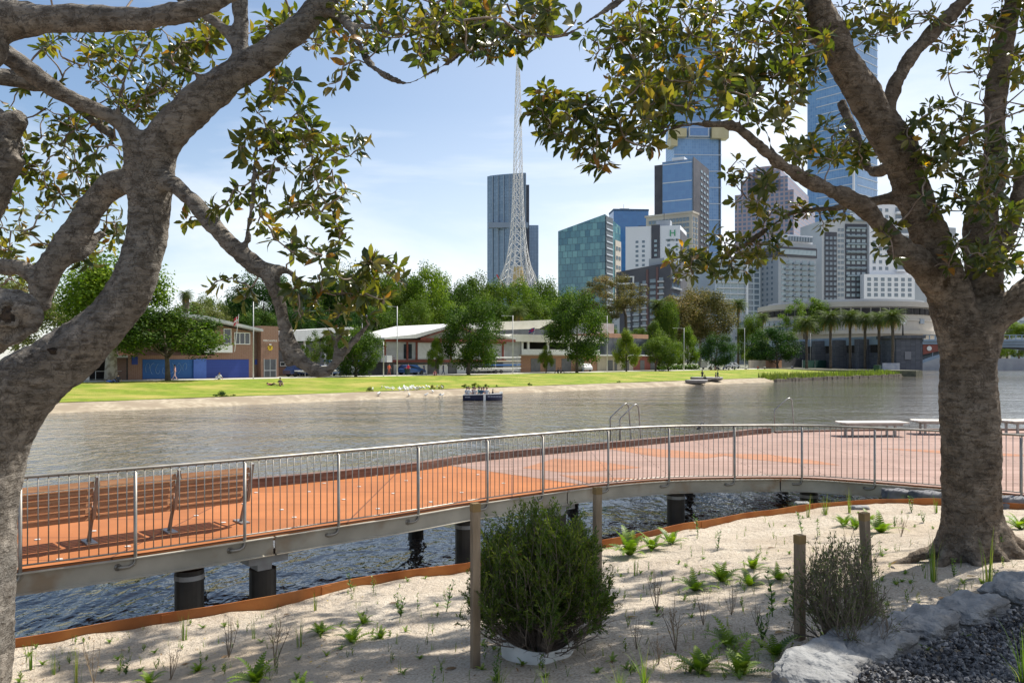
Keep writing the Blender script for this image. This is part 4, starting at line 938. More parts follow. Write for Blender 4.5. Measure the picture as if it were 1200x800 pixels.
for q in [
 ('fern', 814, 692, 34, 'bright fern in mid sand bed, leftmost of the upper fern cluster', 0), ('fern', 846, 681, 36, 'bright fern second from left in the upper fern cluster on the sand', 1),
 ('fern', 878, 686, 30, 'yellow-green fern low at the front of the upper fern cluster', 2), ('fern', 882, 666, 26, 'fern at the back of the upper fern cluster', 3), ('fern', 912, 679, 26, 'small fern at the right end of the upper fern cluster', 0),
 ('fern', 764, 643, 30, 'fern tight against the rusted edging, left one of two by the black pile', 1), ('fern', 786, 637, 30, 'fern tight against the rusted edging, right one of two by the black pile', 2), ('fern', 738, 650, 46, 'tall yellow-green fern beside the dense shrub at the edging', 3),
 ('fern', 853, 757, 44, 'large fern in the shade below the mid bed, rear one of three', 0), ('fern', 820, 787, 52, 'large upright fern in the shade left of the orange-tipped stake', 1), ('fern', 868, 790, 50, 'large fern in the shade, front one of three', 3), ('fern', 908, 768, 44, 'dark fern beside the foot of the orange-tipped stake', 2),
 ('fern', 1018, 613, 22, 'fern near the top of the leaning stake', 1), ('fern', 1032, 624, 34, 'fern right behind the leaning stake top', 0), ('fern', 989, 616, 26, 'leftmost small fern near the curve of the edging', 2), ('fern', 1002, 619, 22, 'fern just left of the leaning stake top', 3),
 ('fern', 1196, 620, 34, 'fern at the right edge of the frame beyond the thick trunk', 1), ('fern', 375, 742, 26, 'small fern in sunlit sand left of centre', 0), ('fern', 413, 752, 34, 'bright fern on sunlit sand left of centre, front one of the pair', 2), ('fern', 426, 731, 20, 'bright fern on sunlit sand left of centre, rear one of the pair', 1),
 ('fern', 446, 748, 20, 'little dark fern right of the sunlit fern pair', 3), ('fern', 300, 800, 44, 'dark fern at the bottom edge of the picture, left of centre', 3), ('fern', 352, 812, 30, 'low dark fern at the bottom edge right of the bottom-left fern', 0), ('fern', 175, 800, 26, 'small dark fern at the bottom edge furthest left', 2), ('fern', 232, 786, 18, 'tiny dark fern low on the left sand', 1),
 ('grass_tuft', 36, 784, 44, 'green grass tussock at the foot of the left-hand tree', 2), ('grass_tuft', 64, 790, 36, 'thin grass tussock second from the left-hand tree', 2), ('grass_tuft', 90, 800, 44, 'straggling grass tussock third from the left-hand tree', 0), ('grass_tuft', 215, 750, 38, 'tall yellow grass tussock below the first black pile', 2), ('grass_tuft', 352, 758, 40, 'yellow grass tussock left of the sunlit fern pair', 2),
 ('grass_tuft', 298, 748, 26, 'small green grass tussock below the second black pile', 0), ('grass_tuft', 370, 715, 30, 'thin grass tussock growing against the edging', 2), ('grass_tuft', 755, 806, 46, 'dark green grass tussock at the bottom edge right of the white collar', 1), ('grass_tuft', 726, 815, 40, 'dark grass tussock at the bottom edge touching the collar shade', 1), ('grass_tuft', 585, 812, 40, 'grass tussock at the bottom edge beside the front stake', 3),
 ('grass_tuft', 1095, 680, 66, 'tall single grass tussock in front of the thick trunk', 2), ('grass_tuft', 1158, 685, 60, 'leaning grass tussock in front of the trunk roots', 0), ('grass_tuft', 1128, 706, 36, 'dry straight grass tussock by the pale rocks', 2), ('grass_tuft', 947, 606, 24, 'yellow grass tussock at the edging left of the curve', 0), ('grass_tuft', 967, 603, 28, 'yellow grass tussock at the edging on the curve', 3),
 ('grass_tuft', 995, 601, 26, 'yellow grass tussock at the edging past the curve', 0), ('grass_tuft', 1097, 601, 26, 'yellow grass tussock at the edging beside the thick trunk', 2), ('grass_tuft', 744, 674, 30, 'grass tussock right of the dense shrub', 2), ('grass_tuft', 1200, 806, 70, 'dark grass tussock on the gravel at the bottom-right corner', 1),
 ('grass_tuft', 640, 812, 34, 'low grass tussock in front of the white collar', 3), ('grass_tuft', 955, 815, 34, 'dark grass tussock at the bottom edge by the rocks', 3),
 ('seedling', 412, 692, 30, 'upright leafy seedling nearest the edging left of centre', 1), ('seedling', 438, 694, 24, 'thin seedling standing apart left of the dense shrub', 0), ('seedling', 470, 722, 34, 'leafy seedling left of the dense shrub, tall one', 2), ('seedling', 490, 716, 26, 'leafy seedling left of the dense shrub, short one', 0), ('seedling', 523, 716, 44, 'upright seedling touching the left side of the dense shrub', 1),
 ('seedling', 507, 805, 32, 'bright seedling at the bottom edge left of the front stake', 0), ('seedling', 582, 800, 36, 'bright seedling right of the front stake foot', 2), ('seedling', 818, 626, 28, 'upright seedling against the edging right of the black pile', 1), ('seedling', 840, 645, 30, 'upright dark seedling alone in the upper bed', 1), ('seedling', 810, 653, 18, 'small pale seedling in the upper bed', 0),
 ('seedling', 940, 625, 30, 'bright seedling behind the orange-tipped stake', 1), ('seedling', 958, 629, 22, 'bright seedling right of the orange-tipped stake top', 0), ('seedling', 1118, 676, 26, 'bushy bright seedling in front of the trunk roots', 3), ('seedling', 1167, 694, 32, 'bright seedling right among the rocks below the trunk', 3), ('seedling', 1169, 655, 36, 'tall leafy seedling at the foot of the thick trunk', 1),
 ('seedling', 1068, 600, 22, 'yellow-green seedling at the edging left of the thick trunk', 3), ('seedling', 1048, 617, 16, 'small seedling on sunlit sand right of the leaning stake', 2), ('seedling', 1082, 612, 16, 'small seedling on sunlit sand near the thick trunk', 2), ('seedling', 1031, 650, 22, 'thin pale seedling alone on the sand left of the trunk roots', 0), ('seedling', 760, 668, 12, 'tiny seedling right of the dense shrub', 3),
 ('seedling', 905, 722, 60, 'tall dark leafy seedling left of the orange-tipped stake', 1), ('seedling', 930, 720, 62, 'tall dark seedling touching the orange-tipped stake', 1), ('seedling', 893, 750, 40, 'grey-green seedling in shade left of the orange-tipped stake', 2), ('seedling', 978, 700, 40, 'green seedling inside the top of the twiggy shrub', 2), ('seedling', 148, 790, 26, 'dark seedling low on the left sand', 2),
 ('dry_twigs', 770, 718, 46, 'dead twiggy plant in the mid bed, left one', 0), ('dry_twigs', 792, 762, 60, 'tall dead twiggy plant in the shade left of the big ferns', 1), ('dry_twigs', 824, 732, 34, 'dead twiggy plant in the middle of the bed', 2), ('dry_twigs', 857, 720, 34, 'dead twiggy plant right of the middle of the bed', 0), ('dry_twigs', 746, 760, 34, 'dead twiggy plant right of the dense shrub', 2),
 ('dry_twigs', 772, 778, 36, 'dead twiggy plant at the front of the bed', 1), ('dry_twigs', 887, 733, 30, 'dead twiggy plant behind the large ferns', 1), ('dry_twigs', 268, 770, 44, 'dead twiggy plant on the sunlit left sand', 0), ('dry_twigs', 110, 800, 44, 'dead twiggy plant at the far left bottom edge', 2), ('dry_twigs', 200, 796, 40, 'dead twiggy plant in the bottom left', 1), ('dry_twigs', 322, 780, 56, 'tall dead twiggy plant left of centre', 1), ('dry_twigs', 1056, 628, 22, 'dead twiggy plant near the thick trunk', 2)]:
    plant(*q[:5], var=q[5])
# countless small weeds, litter
random.seed(77); wd = MB()
for i in range(820):
    px, py = random.uniform(20, 1190), random.uniform(596, 800)
    if py < 600+max(0, (560-px))*.28: continue
    b = hit(px, py)
    if edge_y(b.x)-b.y < .08 or b.y > edge_y(b.x): continue
    if b.y < 2.55+.74*b.x+.3: continue
    m = random.choice((seedling_mb(random.uniform(.04, .1), i, random.choice((1, 2)), .026), tuft_mb(5, random.uniform(.05, .13), i, .5, .002), twigs_mb(.08, i, 2), fern_mb(6, .06, i)))
    n = len(wd.v); wd.v += [(v[0]+b.x, v[1]+b.y, v[2]+b.z) for v in m.v]
    for f, r_ in zip(m.f, m.r): wd.f.append(tuple(k+n for k in f)); wd.m.append(0); wd.r.append(r_)
props(wd.build('weeds_undergrowth', M_blade, uv=False, rnd=True), 'tiny sprouts and weeds scattered over the sand bed', 'weeds', kind='stuff')
M_lit = leafmat('litter_leaf', [(0, (.12, .07, .03)), (.6, (.24, .15, .07)), (.92, (.4, .3, .12)), (1, (.5, .35, .05))], .1, (1, 1, 1), .7, .3)
lt_ = MB()
for i in range(2200):
    px, py = random.uniform(20, 1195), random.uniform(600, 800); b = hit(px, py)
    if edge_y(b.x)-b.y < .05: continue
    d = rvec(); d.z = abs(d.z)*.15; Lf = random.choice((.012, .018, .025, .035, .1 if i % 11 == 0 else .015))
    leaf(lt_, b+Vector((0, 0, .008)), d, Vector((0, 0, 1)), Lf, Lf*.4, random.random(), .05)
props(lt_.build('leaf_litter', M_lit, uv=False, rnd=True), 'dry fallen leaves and bark flakes on the sand', 'leaf litter', kind='stuff')
# overgrown verge under the deck behind the edging
vg = MB(); random.seed(9)
for i in range(520):
    x = random.uniform(4.6, 9.8); y = edge_y(x)+random.uniform(.06, .8)
    m = tuft_mb(8, random.uniform(.15, .42), i, .7, .004) if i % 3 else fern_mb(8, .24, i)
    n = len(vg.v); z = 1.0-.35*(y-edge_y(x)); vg.v += [(v[0]+x, v[1]+y, v[2]+z) for v in m.v]
    for f, r_ in zip(m.f, m.r): vg.f.append(tuple(k+n for k in f)); vg.m.append(0); vg.r.append(r_)
props(vg.build('verge_grass', M_blade, uv=False, rnd=True), 'green grass and weeds growing behind the edging under the boardwalk', 'grass', kind='stuff')

# rocks along the path, gravel
def rock_mesh(sx, sy, sz, seed, n=26, amp=.18):
    mb = MB(); vs, fs = [], []; m = n//2
    for i in range(m+1):
        th = math.pi*i/m
        for j in range(n):
            ph = 2*math.pi*j/n; v = Vector((math.sin(th)*math.cos(ph), math.sin(th)*math.sin(ph), math.cos(th)))
            p = 7.0; k = (abs(v.x)**p+abs(v.y)**p+abs(v.z)**p)**(-1/p); v = v*k
            d = 1+amp*noise.noise(v*1.6+Vector((seed*7, 0, 0)))+amp*.35*noise.noise(v*4.5+Vector((0, seed*5, 0)))+amp*.12*noise.noise(v*13)+amp*.55*(noise.voronoi(v*Vector((2.6, 1.7, 1.7))[0]*1.1+Vector((seed*3.3, 0, 0)))[0][0]-.4)-amp*.25*max(0, noise.noise(v*7+Vector((0, 0, seed)))-.3)
            vs.append((v.x*sx*d, v.y*sy*d, v.z*sz*d))
    for i in range(m):
        for j in range(n): fs.append((i*n+j, (i+1)*n+j, (i+1)*n+(j+1) % n, i*n+(j+1) % n))
    mb.add(vs, fs); return mb
M_rock = pm('pale_sandstone', (.19, .19, .19), (.35, .35, .345), 4, .9, bump=1, bsc=14, spec=.2, c3=(.14, .135, .13), sc3=3.2, lo3=.48, hi3=.66, bdist=.04)
M_blue = pm('bluestone', (.10, .10, .11), (.2, .2, .21), 3, .9, bump=.5, bsc=10)
dirR = math.atan2(1.72, 2.4)
def rock(px, py, Lx, Wy, Hz, seed, label, ang=0, Y=None):
    b = P(px, py, Y); o = rock_mesh(Lx*1.02, Wy*1.05, Hz*.72, seed, 90, .22).build('rock', M_rock, smooth=False, uv=False); o.location = (b.x, b.y, sand_z(b.x, b.y)+.05); o.rotation_euler = (R(4*math.sin(seed)), R(-3), dirR+R(ang)); props(o, label, 'rock', 'pale rocks edging the gravel path'); return o
rock(962, 816, .27, .17, .15, 1, 'pale flat rock at the bottom edge of the picture, lowest of the row', 6, 4.25)
rock(1022, 771, .29, .17, .16, 2, 'long pale flat rock just below the twiggy shrub, second of the row', -2, 4.65)
rock(1078, 737, .25, .15, .13, 3, 'pale rock in the middle of the row, hollowed on top', 4, 5.05)
rock(1133, 722, .25, .15, .13, 4, 'greyish rock second from the right end of the row', -4, 5.35)
rock(1193, 700, .28, .15, .15, 5, 'pale rock at the right edge of the picture, last of the row', 3, 5.7)
rock(1255, 682, .3, .17, .15, 6, 'pale rock beyond the right edge of the picture', 0, 6.1)
for px, py, Y, r_, sd_, lab in ((940, 592, 14.0, .09, 9, 'grey stone lying at the edging near the curve'), (1008, 597, 13.2, .1, 10, 'small grey stone on the sand behind the leaning stake'), (1050, 580, 14.9, .16, 11, 'dark boulder under the boardwalk left of the thick trunk'), (1085, 583, 14.6, .18, 12, 'dark boulder under the boardwalk touching the thick trunk outline'), (1186, 590, 13.6, .17, 13, 'brown boulder under the boardwalk right of the thick trunk')):
    b = P(px, py, Y); o = rock_mesh(r_*1.4, r_, r_*.7, sd_, 30).build('rock', M_blue if r_ > .165 or sd_ == 11 else M_rock, smooth=True, uv=False); o.location = b; props(o, lab, 'rock')
M_gr = leafmat('gravel_stone', [(0, (.055, .055, .06)), (.6, (.12, .12, .125)), (1, (.26, .25, .25))], 0.0, (1, 1, 1), .8, .3)
random.seed(31); gm = MB()
def pathline(x): return 2.62+.735*x   # y of the rock row's path side
for i in range(28000):
    x = random.uniform(.3, 5.2); y = pathline(x)+.22-random.random()**1.25*2.5
    if y < 2.3: continue
    s_ = random.uniform(.007, .02); z = sand_z(x, y)+.02+.05*max(0, 1-(pathline(x)-y)/.3)*random.random()
    n = len(gm.v); a = random.random()*6.28; q = Quaternion(rvec(), a)
    for v in ((1,0,0),(-1,0,0),(0,1,0),(0,-1,0),(0,0,1),(0,0,-1)):
        p = q @ Vector((v[0]*s_*random.uniform(.8, 1.4), v[1]*s_*random.uniform(.7, 1.1), v[2]*s_*random.uniform(.6, .9))); gm.v.append((x+p.x, y+p.y, z+p.z))
    r_ = random.random()
    for f in ((0,2,4),(2,1,4),(1,3,4),(3,0,4),(2,0,5),(1,2,5),(3,1,5),(0,3,5)): gm.f.append(tuple(n+k for k in f)); gm.m.append(0); gm.r.append(r_)
props(gm.build('gravel', M_gr, uv=False, rnd=True), 'dark blue-grey crushed gravel covering the path', 'gravel', kind='stuff')
gp = MB(); vs, fs = [], []
for i in range(61):
    x = -6+.25*i*1.2
    for k in range(26): y = pathline(x)+.2-k*.35; vs.append((x, y, sand_z(x, y)+.022-.05*(k == 0)))
for i in range(60):
    for k in range(25): a = i*26+k; fs.append((a, a+1, a+27, a+26))
gp.add(vs, fs); structure('gravel_path_surface', gp, pm('gravel_base', (.06, .06, .065), (.13, .13, .135), 25, .95, bump=1, bsc=60), smooth=True, uv=False)
# ================================================================== FAR BANK
A45 = R(45)
def bthing(name, label, cat, s, t, z=1.27, group=None, rz=A45): return thing(name, label, cat, ST(s, t, z), rz, group)
M_brick = gridmat('brown_brick', (.27, .14, .095), (.215, .105, .07), (.33, .25, .2), .24, .086, .012, .85, .2)
M_brick2 = gridmat('orange_brick', (.40, .19, .11), (.32, .15, .09), (.35, .27, .2), .24, .086, .012, .85, .2)
M_dglass = pm('dark_window_glass', (.02, .025, .03), (.05, .06, .07), .6, .08, spec=.8)
M_white = pm('white_paint', (.72, .72, .70), (.80, .80, .78), 2, .6)
M_roofw = pm('white_metal_roof', (.66, .65, .62), (.76, .75, .72), .7, .5, bump=.1, stretch=(6, 1, 1))
M_blue1 = gridmat('blue_roller_door', (.012, .10, .33), (.014, .12, .38), (.01, .06, .2), 9, .12, .02, .5, .4)
M_blue2 = pm('blue_panel', (.05, .12, .42), (.06, .14, .48), 2, .6)
M_navy = gridmat('navy_roller_door', (.02, .05, .26), (.025, .06, .3), (.012, .03, .16), 9, .12, .02, .5, .4)
M_greyw = pm('grey_cladding', (.36, .36, .35), (.44, .44, .43), 1.2, .7)
M_dgrey = pm('dark_grey_door', (.11, .11, .115), (.15, .15, .155), 1.5, .6)
M_maroon = pm('maroon_trim', (.20, .05, .035), (.26, .07, .05), 2, .6)
M_fascia = pm('grey_fascia', (.4, .42, .42), (.5, .5, .5), 1, .6)
M_beige = pm('beige_render', (.46, .39, .30), (.54, .47, .37), 1, .8)
M_terra = pm('terracotta_band', (.42, .22, .14), (.48, .27, .17), 1, .8)
M_dark = pm('black_and_painted_shade', (.02, .02, .02), (.035, .03, .03), 1, .9)  # near-black: shade painted into openings, plain black on posts
M_red = pm('red_paint', (.45, .03, .03), rough=.6)
def bb(root, org, name, mat, s0, s1, t0, t1, z0, z1):
    """box in bank coords"""
    return MB().box(s0-org[0], s1-org[0], t0-org[1], t1-org[1], z0-org[2], z1-org[2]).build(name, mat, root)
def pxbox(root, org, name, mat, x0, x1, yt, yb, t, proud=.06, deep=.3, z0=None, z1=None):
    s0, s1 = S(x0, t), S(x1, t); xm = (x0+x1)/2
    a = Zt(xm, yt, t) if z1 is None else z1; b_ = Zt(xm, yb, t) if z0 is None else z0
    return bb(root, org, name, mat, s0, s1, t-proud, t+deep, b_, a)
def text(s, size, mat, parent, loc, rot, name='lettering', ext=.01):
    c = bpy.data.curves.new('t', 'FONT'); c.body = s; c.size = size; c.extrude = ext; c.align_x = 'CENTER'; c.align_y = 'CENTER'
    o = bpy.data.objects.new('t', c); COL.objects.link(o); dg = bpy.context.evaluated_depsgraph_get(); dg.update()
    me = bpy.data.meshes.new_from_object(o.evaluated_get(dg)); bpy.data.objects.remove(o)
    me.materials.clear(); me.materials.append(mat); q = bpy.data.objects.new(name, me); COL.objects.link(q); q.parent = parent; q.location = loc; q.rotation_euler = rot; return q
def window(root, org, x0, x1, yt, yb, t, nm=3, fm=None):
    f = pxbox(root, org, 'window', M_dglass, x0, x1, yt, yb, t, .05, .05)
    s0, s1 = S(x0, t)-org[0], S(x1, t)-org[0]; xm = (x0+x1)/2; z1, z0 = Zt(xm, yt, t)-org[2], Zt(xm, yb, t)-org[2]; tt = t-org[1]-.075; m = MB(); w_ = .09
    m.box(s0, s1, tt, tt+.03, z1-w_, z1); m.box(s0, s1, tt, tt+.03, z0, z0+w_)
    for k in range(nm+1): q = lerp(s0, s1-w_, k/nm); m.box(q, q+w_, tt+.003, tt+.027, z0+w_, z1-w_)
    m.build('frame', fm or M_white, f); return f
def poly_roof(root, org, name, mat, poly, t0, t1):
    """poly in (s,z) extruded t0..t1"""
    m = MB(); m.prism([Vector((s-org[0], 0, z-org[2])) for s, z in poly], (0, t0-org[1], 0), (0, t1-org[1], 0)); return m.build(name, mat, root)
# ---- brick boathouse with blue doors
t = 37.0; s0 = S(150, t); O1 = (s0, t, 1.27)
b1 = bthing('boathouse', 'brown brick boathouse with two wide blue doors and a square brick entry tower', 'building', s0, t)
zt_ = 6.9
def sz(x, y, tt=37.0): return (S(x, tt), Zt(x, y, tt))
poly_roof(b1, O1, 'wall', M_brick, [(S(150, t), 1.2), (S(297, t), 1.2), (S(297, t), Zt(297, 389, t)), (S(252, t), Zt(252, 380, t)), (S(252, t), 4.1), (S(150, t), 4.1)], t, t+12)
pxbox(b1, O1, 'recess_shade', M_dark, 226, 252, 372, 412, t+1.5, 0, 2)  # solid block coloured as the shade behind the balcony
bb(b1, O1, 'rear_wall', M_brick, S(150, t), S(252, t), t+3, t+12, 4.1, 8)
rf = [(S(205, t), Zt(205, 366.5, t)), (S(236, t), Zt(236, 370.5, t)), (S(303, t), Zt(303, 386, t)), (S(303, t), Zt(303, 388.6, t)), (S(236, t), Zt(236, 374.5, t)), (S(205, t), Zt(205, 370.5, t))]
poly_roof(b1, O1, 'roof', M_fascia, rf, t-1.3, t+12.5)
pxbox(b1, O1, 'door', M_blue1, 167, 226, 421, 446, t, .05, .1, z0=1.3); pxbox(b1, O1, 'pillar', M_blue2, 226, 241, 420.5, 446, t, .25, .1, z0=1.27); pxbox(b1, O1, 'door', M_navy, 241, 291.5, 421, 446, t, .05, .1, z0=1.3)
window(b1, O1, 274.5, 293, 389.5, 403.5, t, 3)
window(b1, O1, 262, 271, 385, 403, t, 1)
pxbox(b1, O1, 'balcony', M_white, 238, 270.5, 404, 413, t, .5, -.4)
pxbox(b1, O1, 'side_wing', pm('dark_brick', (.13, .09, .07), (.18, .12, .09), 2, .9), 297, 306.5, 388.5, 446, t+.8, 0, 8, z0=1.27)
tw_ = t-.3
tower = pxbox(b1, O1, 'tower', M_brick, 306, 326.5, 382, 446, tw_, 0, 5, z0=1.27)
pxbox(b1, O1, 'glass_door', M_dglass, 309, 323.5, 421, 446, tw_, .05, .05, z0=1.3)
d_ = MB(); a0, a1 = S(309, tw_)-O1[0], S(323.5, tw_)-O1[0]
for q in (a0, (a0+a1)/2-.03, a1-.06): d_.box(q, q+.06, tw_-.09-O1[1], tw_-.06-O1[1], 0, 2.4)
d_.box(a0, a1, tw_-.095-O1[1], tw_-.065-O1[1], .85, .93); d_.build('door_frame', M_fascia, b1)
text('MERCANTILE', .34, M_white, b1, (S(316.5, tw_)-O1[0], tw_-.04-O1[1], Zt(316.5, 399.3, tw_)-O1[2]), (R(90), 0, 0))
em = MB(); es, ez = S(316.5, tw_)-O1[0], Zt(316.5, 407.5, tw_)-O1[2]; et_ = tw_-.06-O1[1]
M_yel = pm('gold_emblem', (.62, .42, .02), rough=.5)
ring_ = []
for k in range(16):
    a = k*math.pi/8; r_ = .42 if k % 2 else .3
    ring_.append(Vector((es+r_*math.cos(a), 0, ez+r_*math.sin(a))))
em.prism(ring_, (0, et_, 0), (0, et_+.05, 0)); em.build('emblem', M_yel, b1)
MB().prism([Vector((es-.16, 0, ez+.3)), Vector((es, 0, ez-.18)), Vector((es+.16, 0, ez+.3)), Vector((es+.08, 0, ez+.3)), Vector((es, 0, ez)), Vector((es-.08, 0, ez+.3))], (0, et_-.03, 0), (0, et_-.003, 0)).build('emblem_mark', pm('emblem_dark', (.1, .07, .02)), b1)
MB().box(es-.15, es+.15, et_-.03, et_-.003, ez+.36, ez+.5).build('emblem_crest', M_white, b1)
pxbox(b1, O1, 'wall_sign', pm('sign_blue', (.02, .05, .25)), 298.5, 304, 421, 427, t+.75, .05, 0)
pxbox(b1, O1, 'wall_sign', pm('sign_blue', (.02, .05, .25)), 154.5, 161.5, 418, 427, t, .05, 0)
gr_ = MB(); random.seed(3)      # looping pale tag drawn on the left door
for k in range(7):
    cx_ = S(172+k*7.2, t)-O1[0]; zz = 1.25; pts = [(cx_+.42*math.cos(a*.7+k)*(.6+.4*math.sin(a)), t-.075-O1[1], zz+.62*math.sin(a*.9+k)) for a in [i*.55 for i in range(9)]]
    gr_.tube(pts, .02, 4)
gr_.build('painted_tag', pm('tag_paint', (.25, .4, .6)), b1, uv=False)
# dark carport on the left
O0 = (S(96, t), t, 1.27); cp = bthing('carport', 'dark open carport left of the brick boathouse with pale-framed racks', 'carport', O0[0], t)
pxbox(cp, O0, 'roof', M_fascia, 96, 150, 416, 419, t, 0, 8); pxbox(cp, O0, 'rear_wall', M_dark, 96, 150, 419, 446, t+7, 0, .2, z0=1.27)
for x in (97, 130, 149): pxbox(cp, O0, 'post', M_dark, x, x+1.4, 419, 446, t, 0, .2, z0=1.27)
pxbox(cp, O0, 'side_panel', M_white, 97, 105, 430, 446, t+.3, 0, .1, z0=1.3)
for x in (112, 134):
    o = MB(); a = S(x, t+2)-O0[0]
    for q in (a, a+1.1): o.box(q, q+.05, 2, 2.05, 0, .95)
    o.box(a, a+1.15, 2.003, 2.047, .95, 1.0); o.build('rack', M_white, cp)
# ---- low white-roofed shed behind the drooping limb
t = 42.0; O2 = (S(327, t), t, 1.27); b2 = bthing('boathouse', 'low boathouse with a curved white roof behind the drooping fig limb', 'building', O2[0], t)
bb(b2, O2, 'wall', M_dgrey, S(327, t), S(392, t), t+1, t+9, 1.27, Zt(360, 401, t)); pxbox(b2, O2, 'brick_base', M_brick, 327, 352, 430, 444, t+.9, 0, .2, z0=1.27)
pxbox(b2, O2, 'brick_band', M_brick, 327, 348, 400, 410, t+.9, 0, .3)
poly_roof(b2, O2, 'roof', M_roofw, [(S(326, t), Zt(326, 400, t)), (S(326, t), Zt(326, 388, t)), (S(350, t), Zt(350, 386.8, t)), (S(405, t), Zt(405, 383.4, t)), (S(412, t), Zt(412, 386, t)), (S(395, t), Zt(395, 387, t)), (S(360, t), Zt(360, 399.5, t))], t-1.5, t+11)
window(b2, O2, 328, 345, 424, 429, t+.85, 3)
for x in (356, 380): pxbox(b2, O2, 'post', M_white, x, x+2, 393, 443, t-.5, .1, .1, z0=1.27)
bb(b2, O2, 'upper_glass', M_dglass, S(392, t), S(418, t), t+2, t+9, 3.5, Zt(400, 388, t))
# ---- maroon trimmed grey boathouse
t = 38.0; O3 = (S(446, t), t, 1.27); b3 = bthing('boathouse', 'grey two-storey boathouse with maroon beams and a pale gabled roof', 'building', O3[0], t)
zl = Zt(500, 424, t); zu = Zt(500, 398.5, t)
bb(b3, O3, 'wall', M_greyw, S(450, t), S(592, t), t, t+14, zl, zu)
bb(b3, O3, 'ground_wall', M_dgrey, S(456, t), S(592, t), t+.5, t+13.8, 1.2, zl)
bb(b3, O3, 'floor_beam', M_maroon, S(450, t), S(592, t), t-.25, t+.05, zl-.05, zl+.35)
for x in (450, 476, 487, 527, 565, 588): pxbox(b3, O3, 'column', M_maroon, x, x+2, 399, 424, t, .12, .1, z0=zl+.35, z1=zu)
for x0, x1 in ((473, 476), (478.5, 482.5)): pxbox(b3, O3, 'window', M_dglass, x0, x1, 403, 420, t, .05, .1)
pxbox(b3, O3, 'panel', M_white, 489.5, 514, 401.5, 421, t, .05, .1); pxbox(b3, O3, 'panel', M_white, 529.5, 563, 402, 421, t, .05, .1)
gz = Zt(528, 379, t)
poly_roof(b3, O3, 'roof', M_roofw, [(S(443, t), Zt(443, 397.5, t)), (S(480, t), Zt(480, 396.5, t)), (S(530, t), gz-.25), (S(597, t), Zt(597, 398, t)), (S(597, t), Zt(597, 396, t)), (S(530, t), gz), (S(478, t), Zt(478, 392, t)), (S(443, t), Zt(443, 395.5, t))], t-1.6, t+15)
poly_roof(b3, O3, 'gable', M_greyw, [(S(492, t), zu), (S(565, t), zu), (S(529, t), gz-.5)], t, t+14)
poly_roof(b3, O3, 'barge_board', M_maroon, [(S(485, t), zu-.05), (S(596, t), zu-.05), (S(596, t), zu+.35), (S(562, t), zu+.4), (S(529, t), gz-.3), (S(487, t), zu+.3), (S(489, t), zu+.3), (S(529, t), gz-.55), (S(560, t), zu+.3), (S(520, t), zu+.3), (S(485, t), zu+.3)], t-1.7, t-1.62)
bb(b3, O3, 'eave_beam', M_maroon, S(450, t), S(592, t), t-.3, t, zu-.35, zu)
for i, (x0, x1, mt) in enumerate(((461, 477, M_white), (489, 501, M_white), (501, 514, M_dgrey), (514, 525, M_white), (525, 535, M_dgrey), (535, 546, M_white), (546, 560, M_dgrey))): pxbox(b3, O3, 'garage_door', mt, x0+.4, x1-.4, 427, 440, t+.45, .06, .05, z0=1.3)
st_ = MB()
for k in range(9): q0 = S(453, t)-O3[0]+k*.32; st_.box(q0, q0+.34, -1.2, -.3, 2.75-k*.3, 2.82-k*.3)
st_.build('staircase', M_maroon, b3)
bb(b3, O3, 'landing', M_white, S(447, t), S(453, t), t-1.4, t, zl, zl+1.0)
# ---- cream veranda boathouse
t = 39.0; O4 = (S(590, t), t, 1.27); b4 = bthing('boathouse', 'boathouse with long cream roofs, white veranda balustrade and brick ground floor', 'building', O4[0], t)
zl = Zt(640, 416, t); z2 = Zt(640, 401, t); z3 = Zt(620, 392, t)
bb(b4, O4, 'brick_base', M_brick2, S(606, t), S(702, t), t+.6, t+14, 1.2, zl)
for x0, x1 in ((622, 633), (641, 651), (658, 669), (675, 684)): pxbox(b4, O4, 'garage_door', M_dgrey, x0, x1, 420, 436, t+.6, .05, .1, z0=1.3)
bb(b4, O4, 'upper_wall', M_greyw, S(590, t), S(611, t), t+.2, t+12, 1.27, z2)
bb(b4, O4, 'veranda_shade', M_dark, S(611, t), S(702, t), t+2.2, t+12, zl, z2)  # set-back block coloured near-black as the veranda's shade
bb(b4, O4, 'veranda_floor', M_beige, S(609, t), S(702, t), t-.2, t+2.2, zl-.1, zl+.08)
bb(b4, O4, 'balustrade', M_white, S(611, t), S(702, t), t-.15, t-.07, zl+.1, zl+1.05)
for x in (611, 618, 641, 665, 688): pxbox(b4, O4, 'column', M_white, x, x+2, 400, 416, t, .1, .12, z0=zl+.08, z1=z2)
poly_roof(b4, O4, 'lower_roof', pm('cream_roof', (.62, .59, .50), (.7, .67, .58), .7, .6), [(S(588, t), z2), (S(704, t), z2), (S(704, t), z2+.2), (S(690, t), Zt(690, 394, t)), (S(597, t), Zt(597, 391.5, t)), (S(588, t), Zt(588, 396, t))], t-.8, t+9)
bb(b4, O4, 'clerestory', M_dglass, S(586, t+4), S(664, t+4), t+4, t+14, z3-.3, Zt(620, 385.5, t+4))
poly_roof(b4, O4, 'upper_roof', pm('cream_roof', (.6, .6, .5)), [(S(576, t+3), Zt(576, 387, t+3)), (S(632, t+3), Zt(632, 385, t+3)), (S(649, t+3), Zt(649, 376, t+3)), (S(666, t+3), Zt(666, 384, t+3)), (S(649, t+3), Zt(649, 374.5, t+3)), (S(585, t+3), Zt(585, 377, t+3))], t+3, t+15)
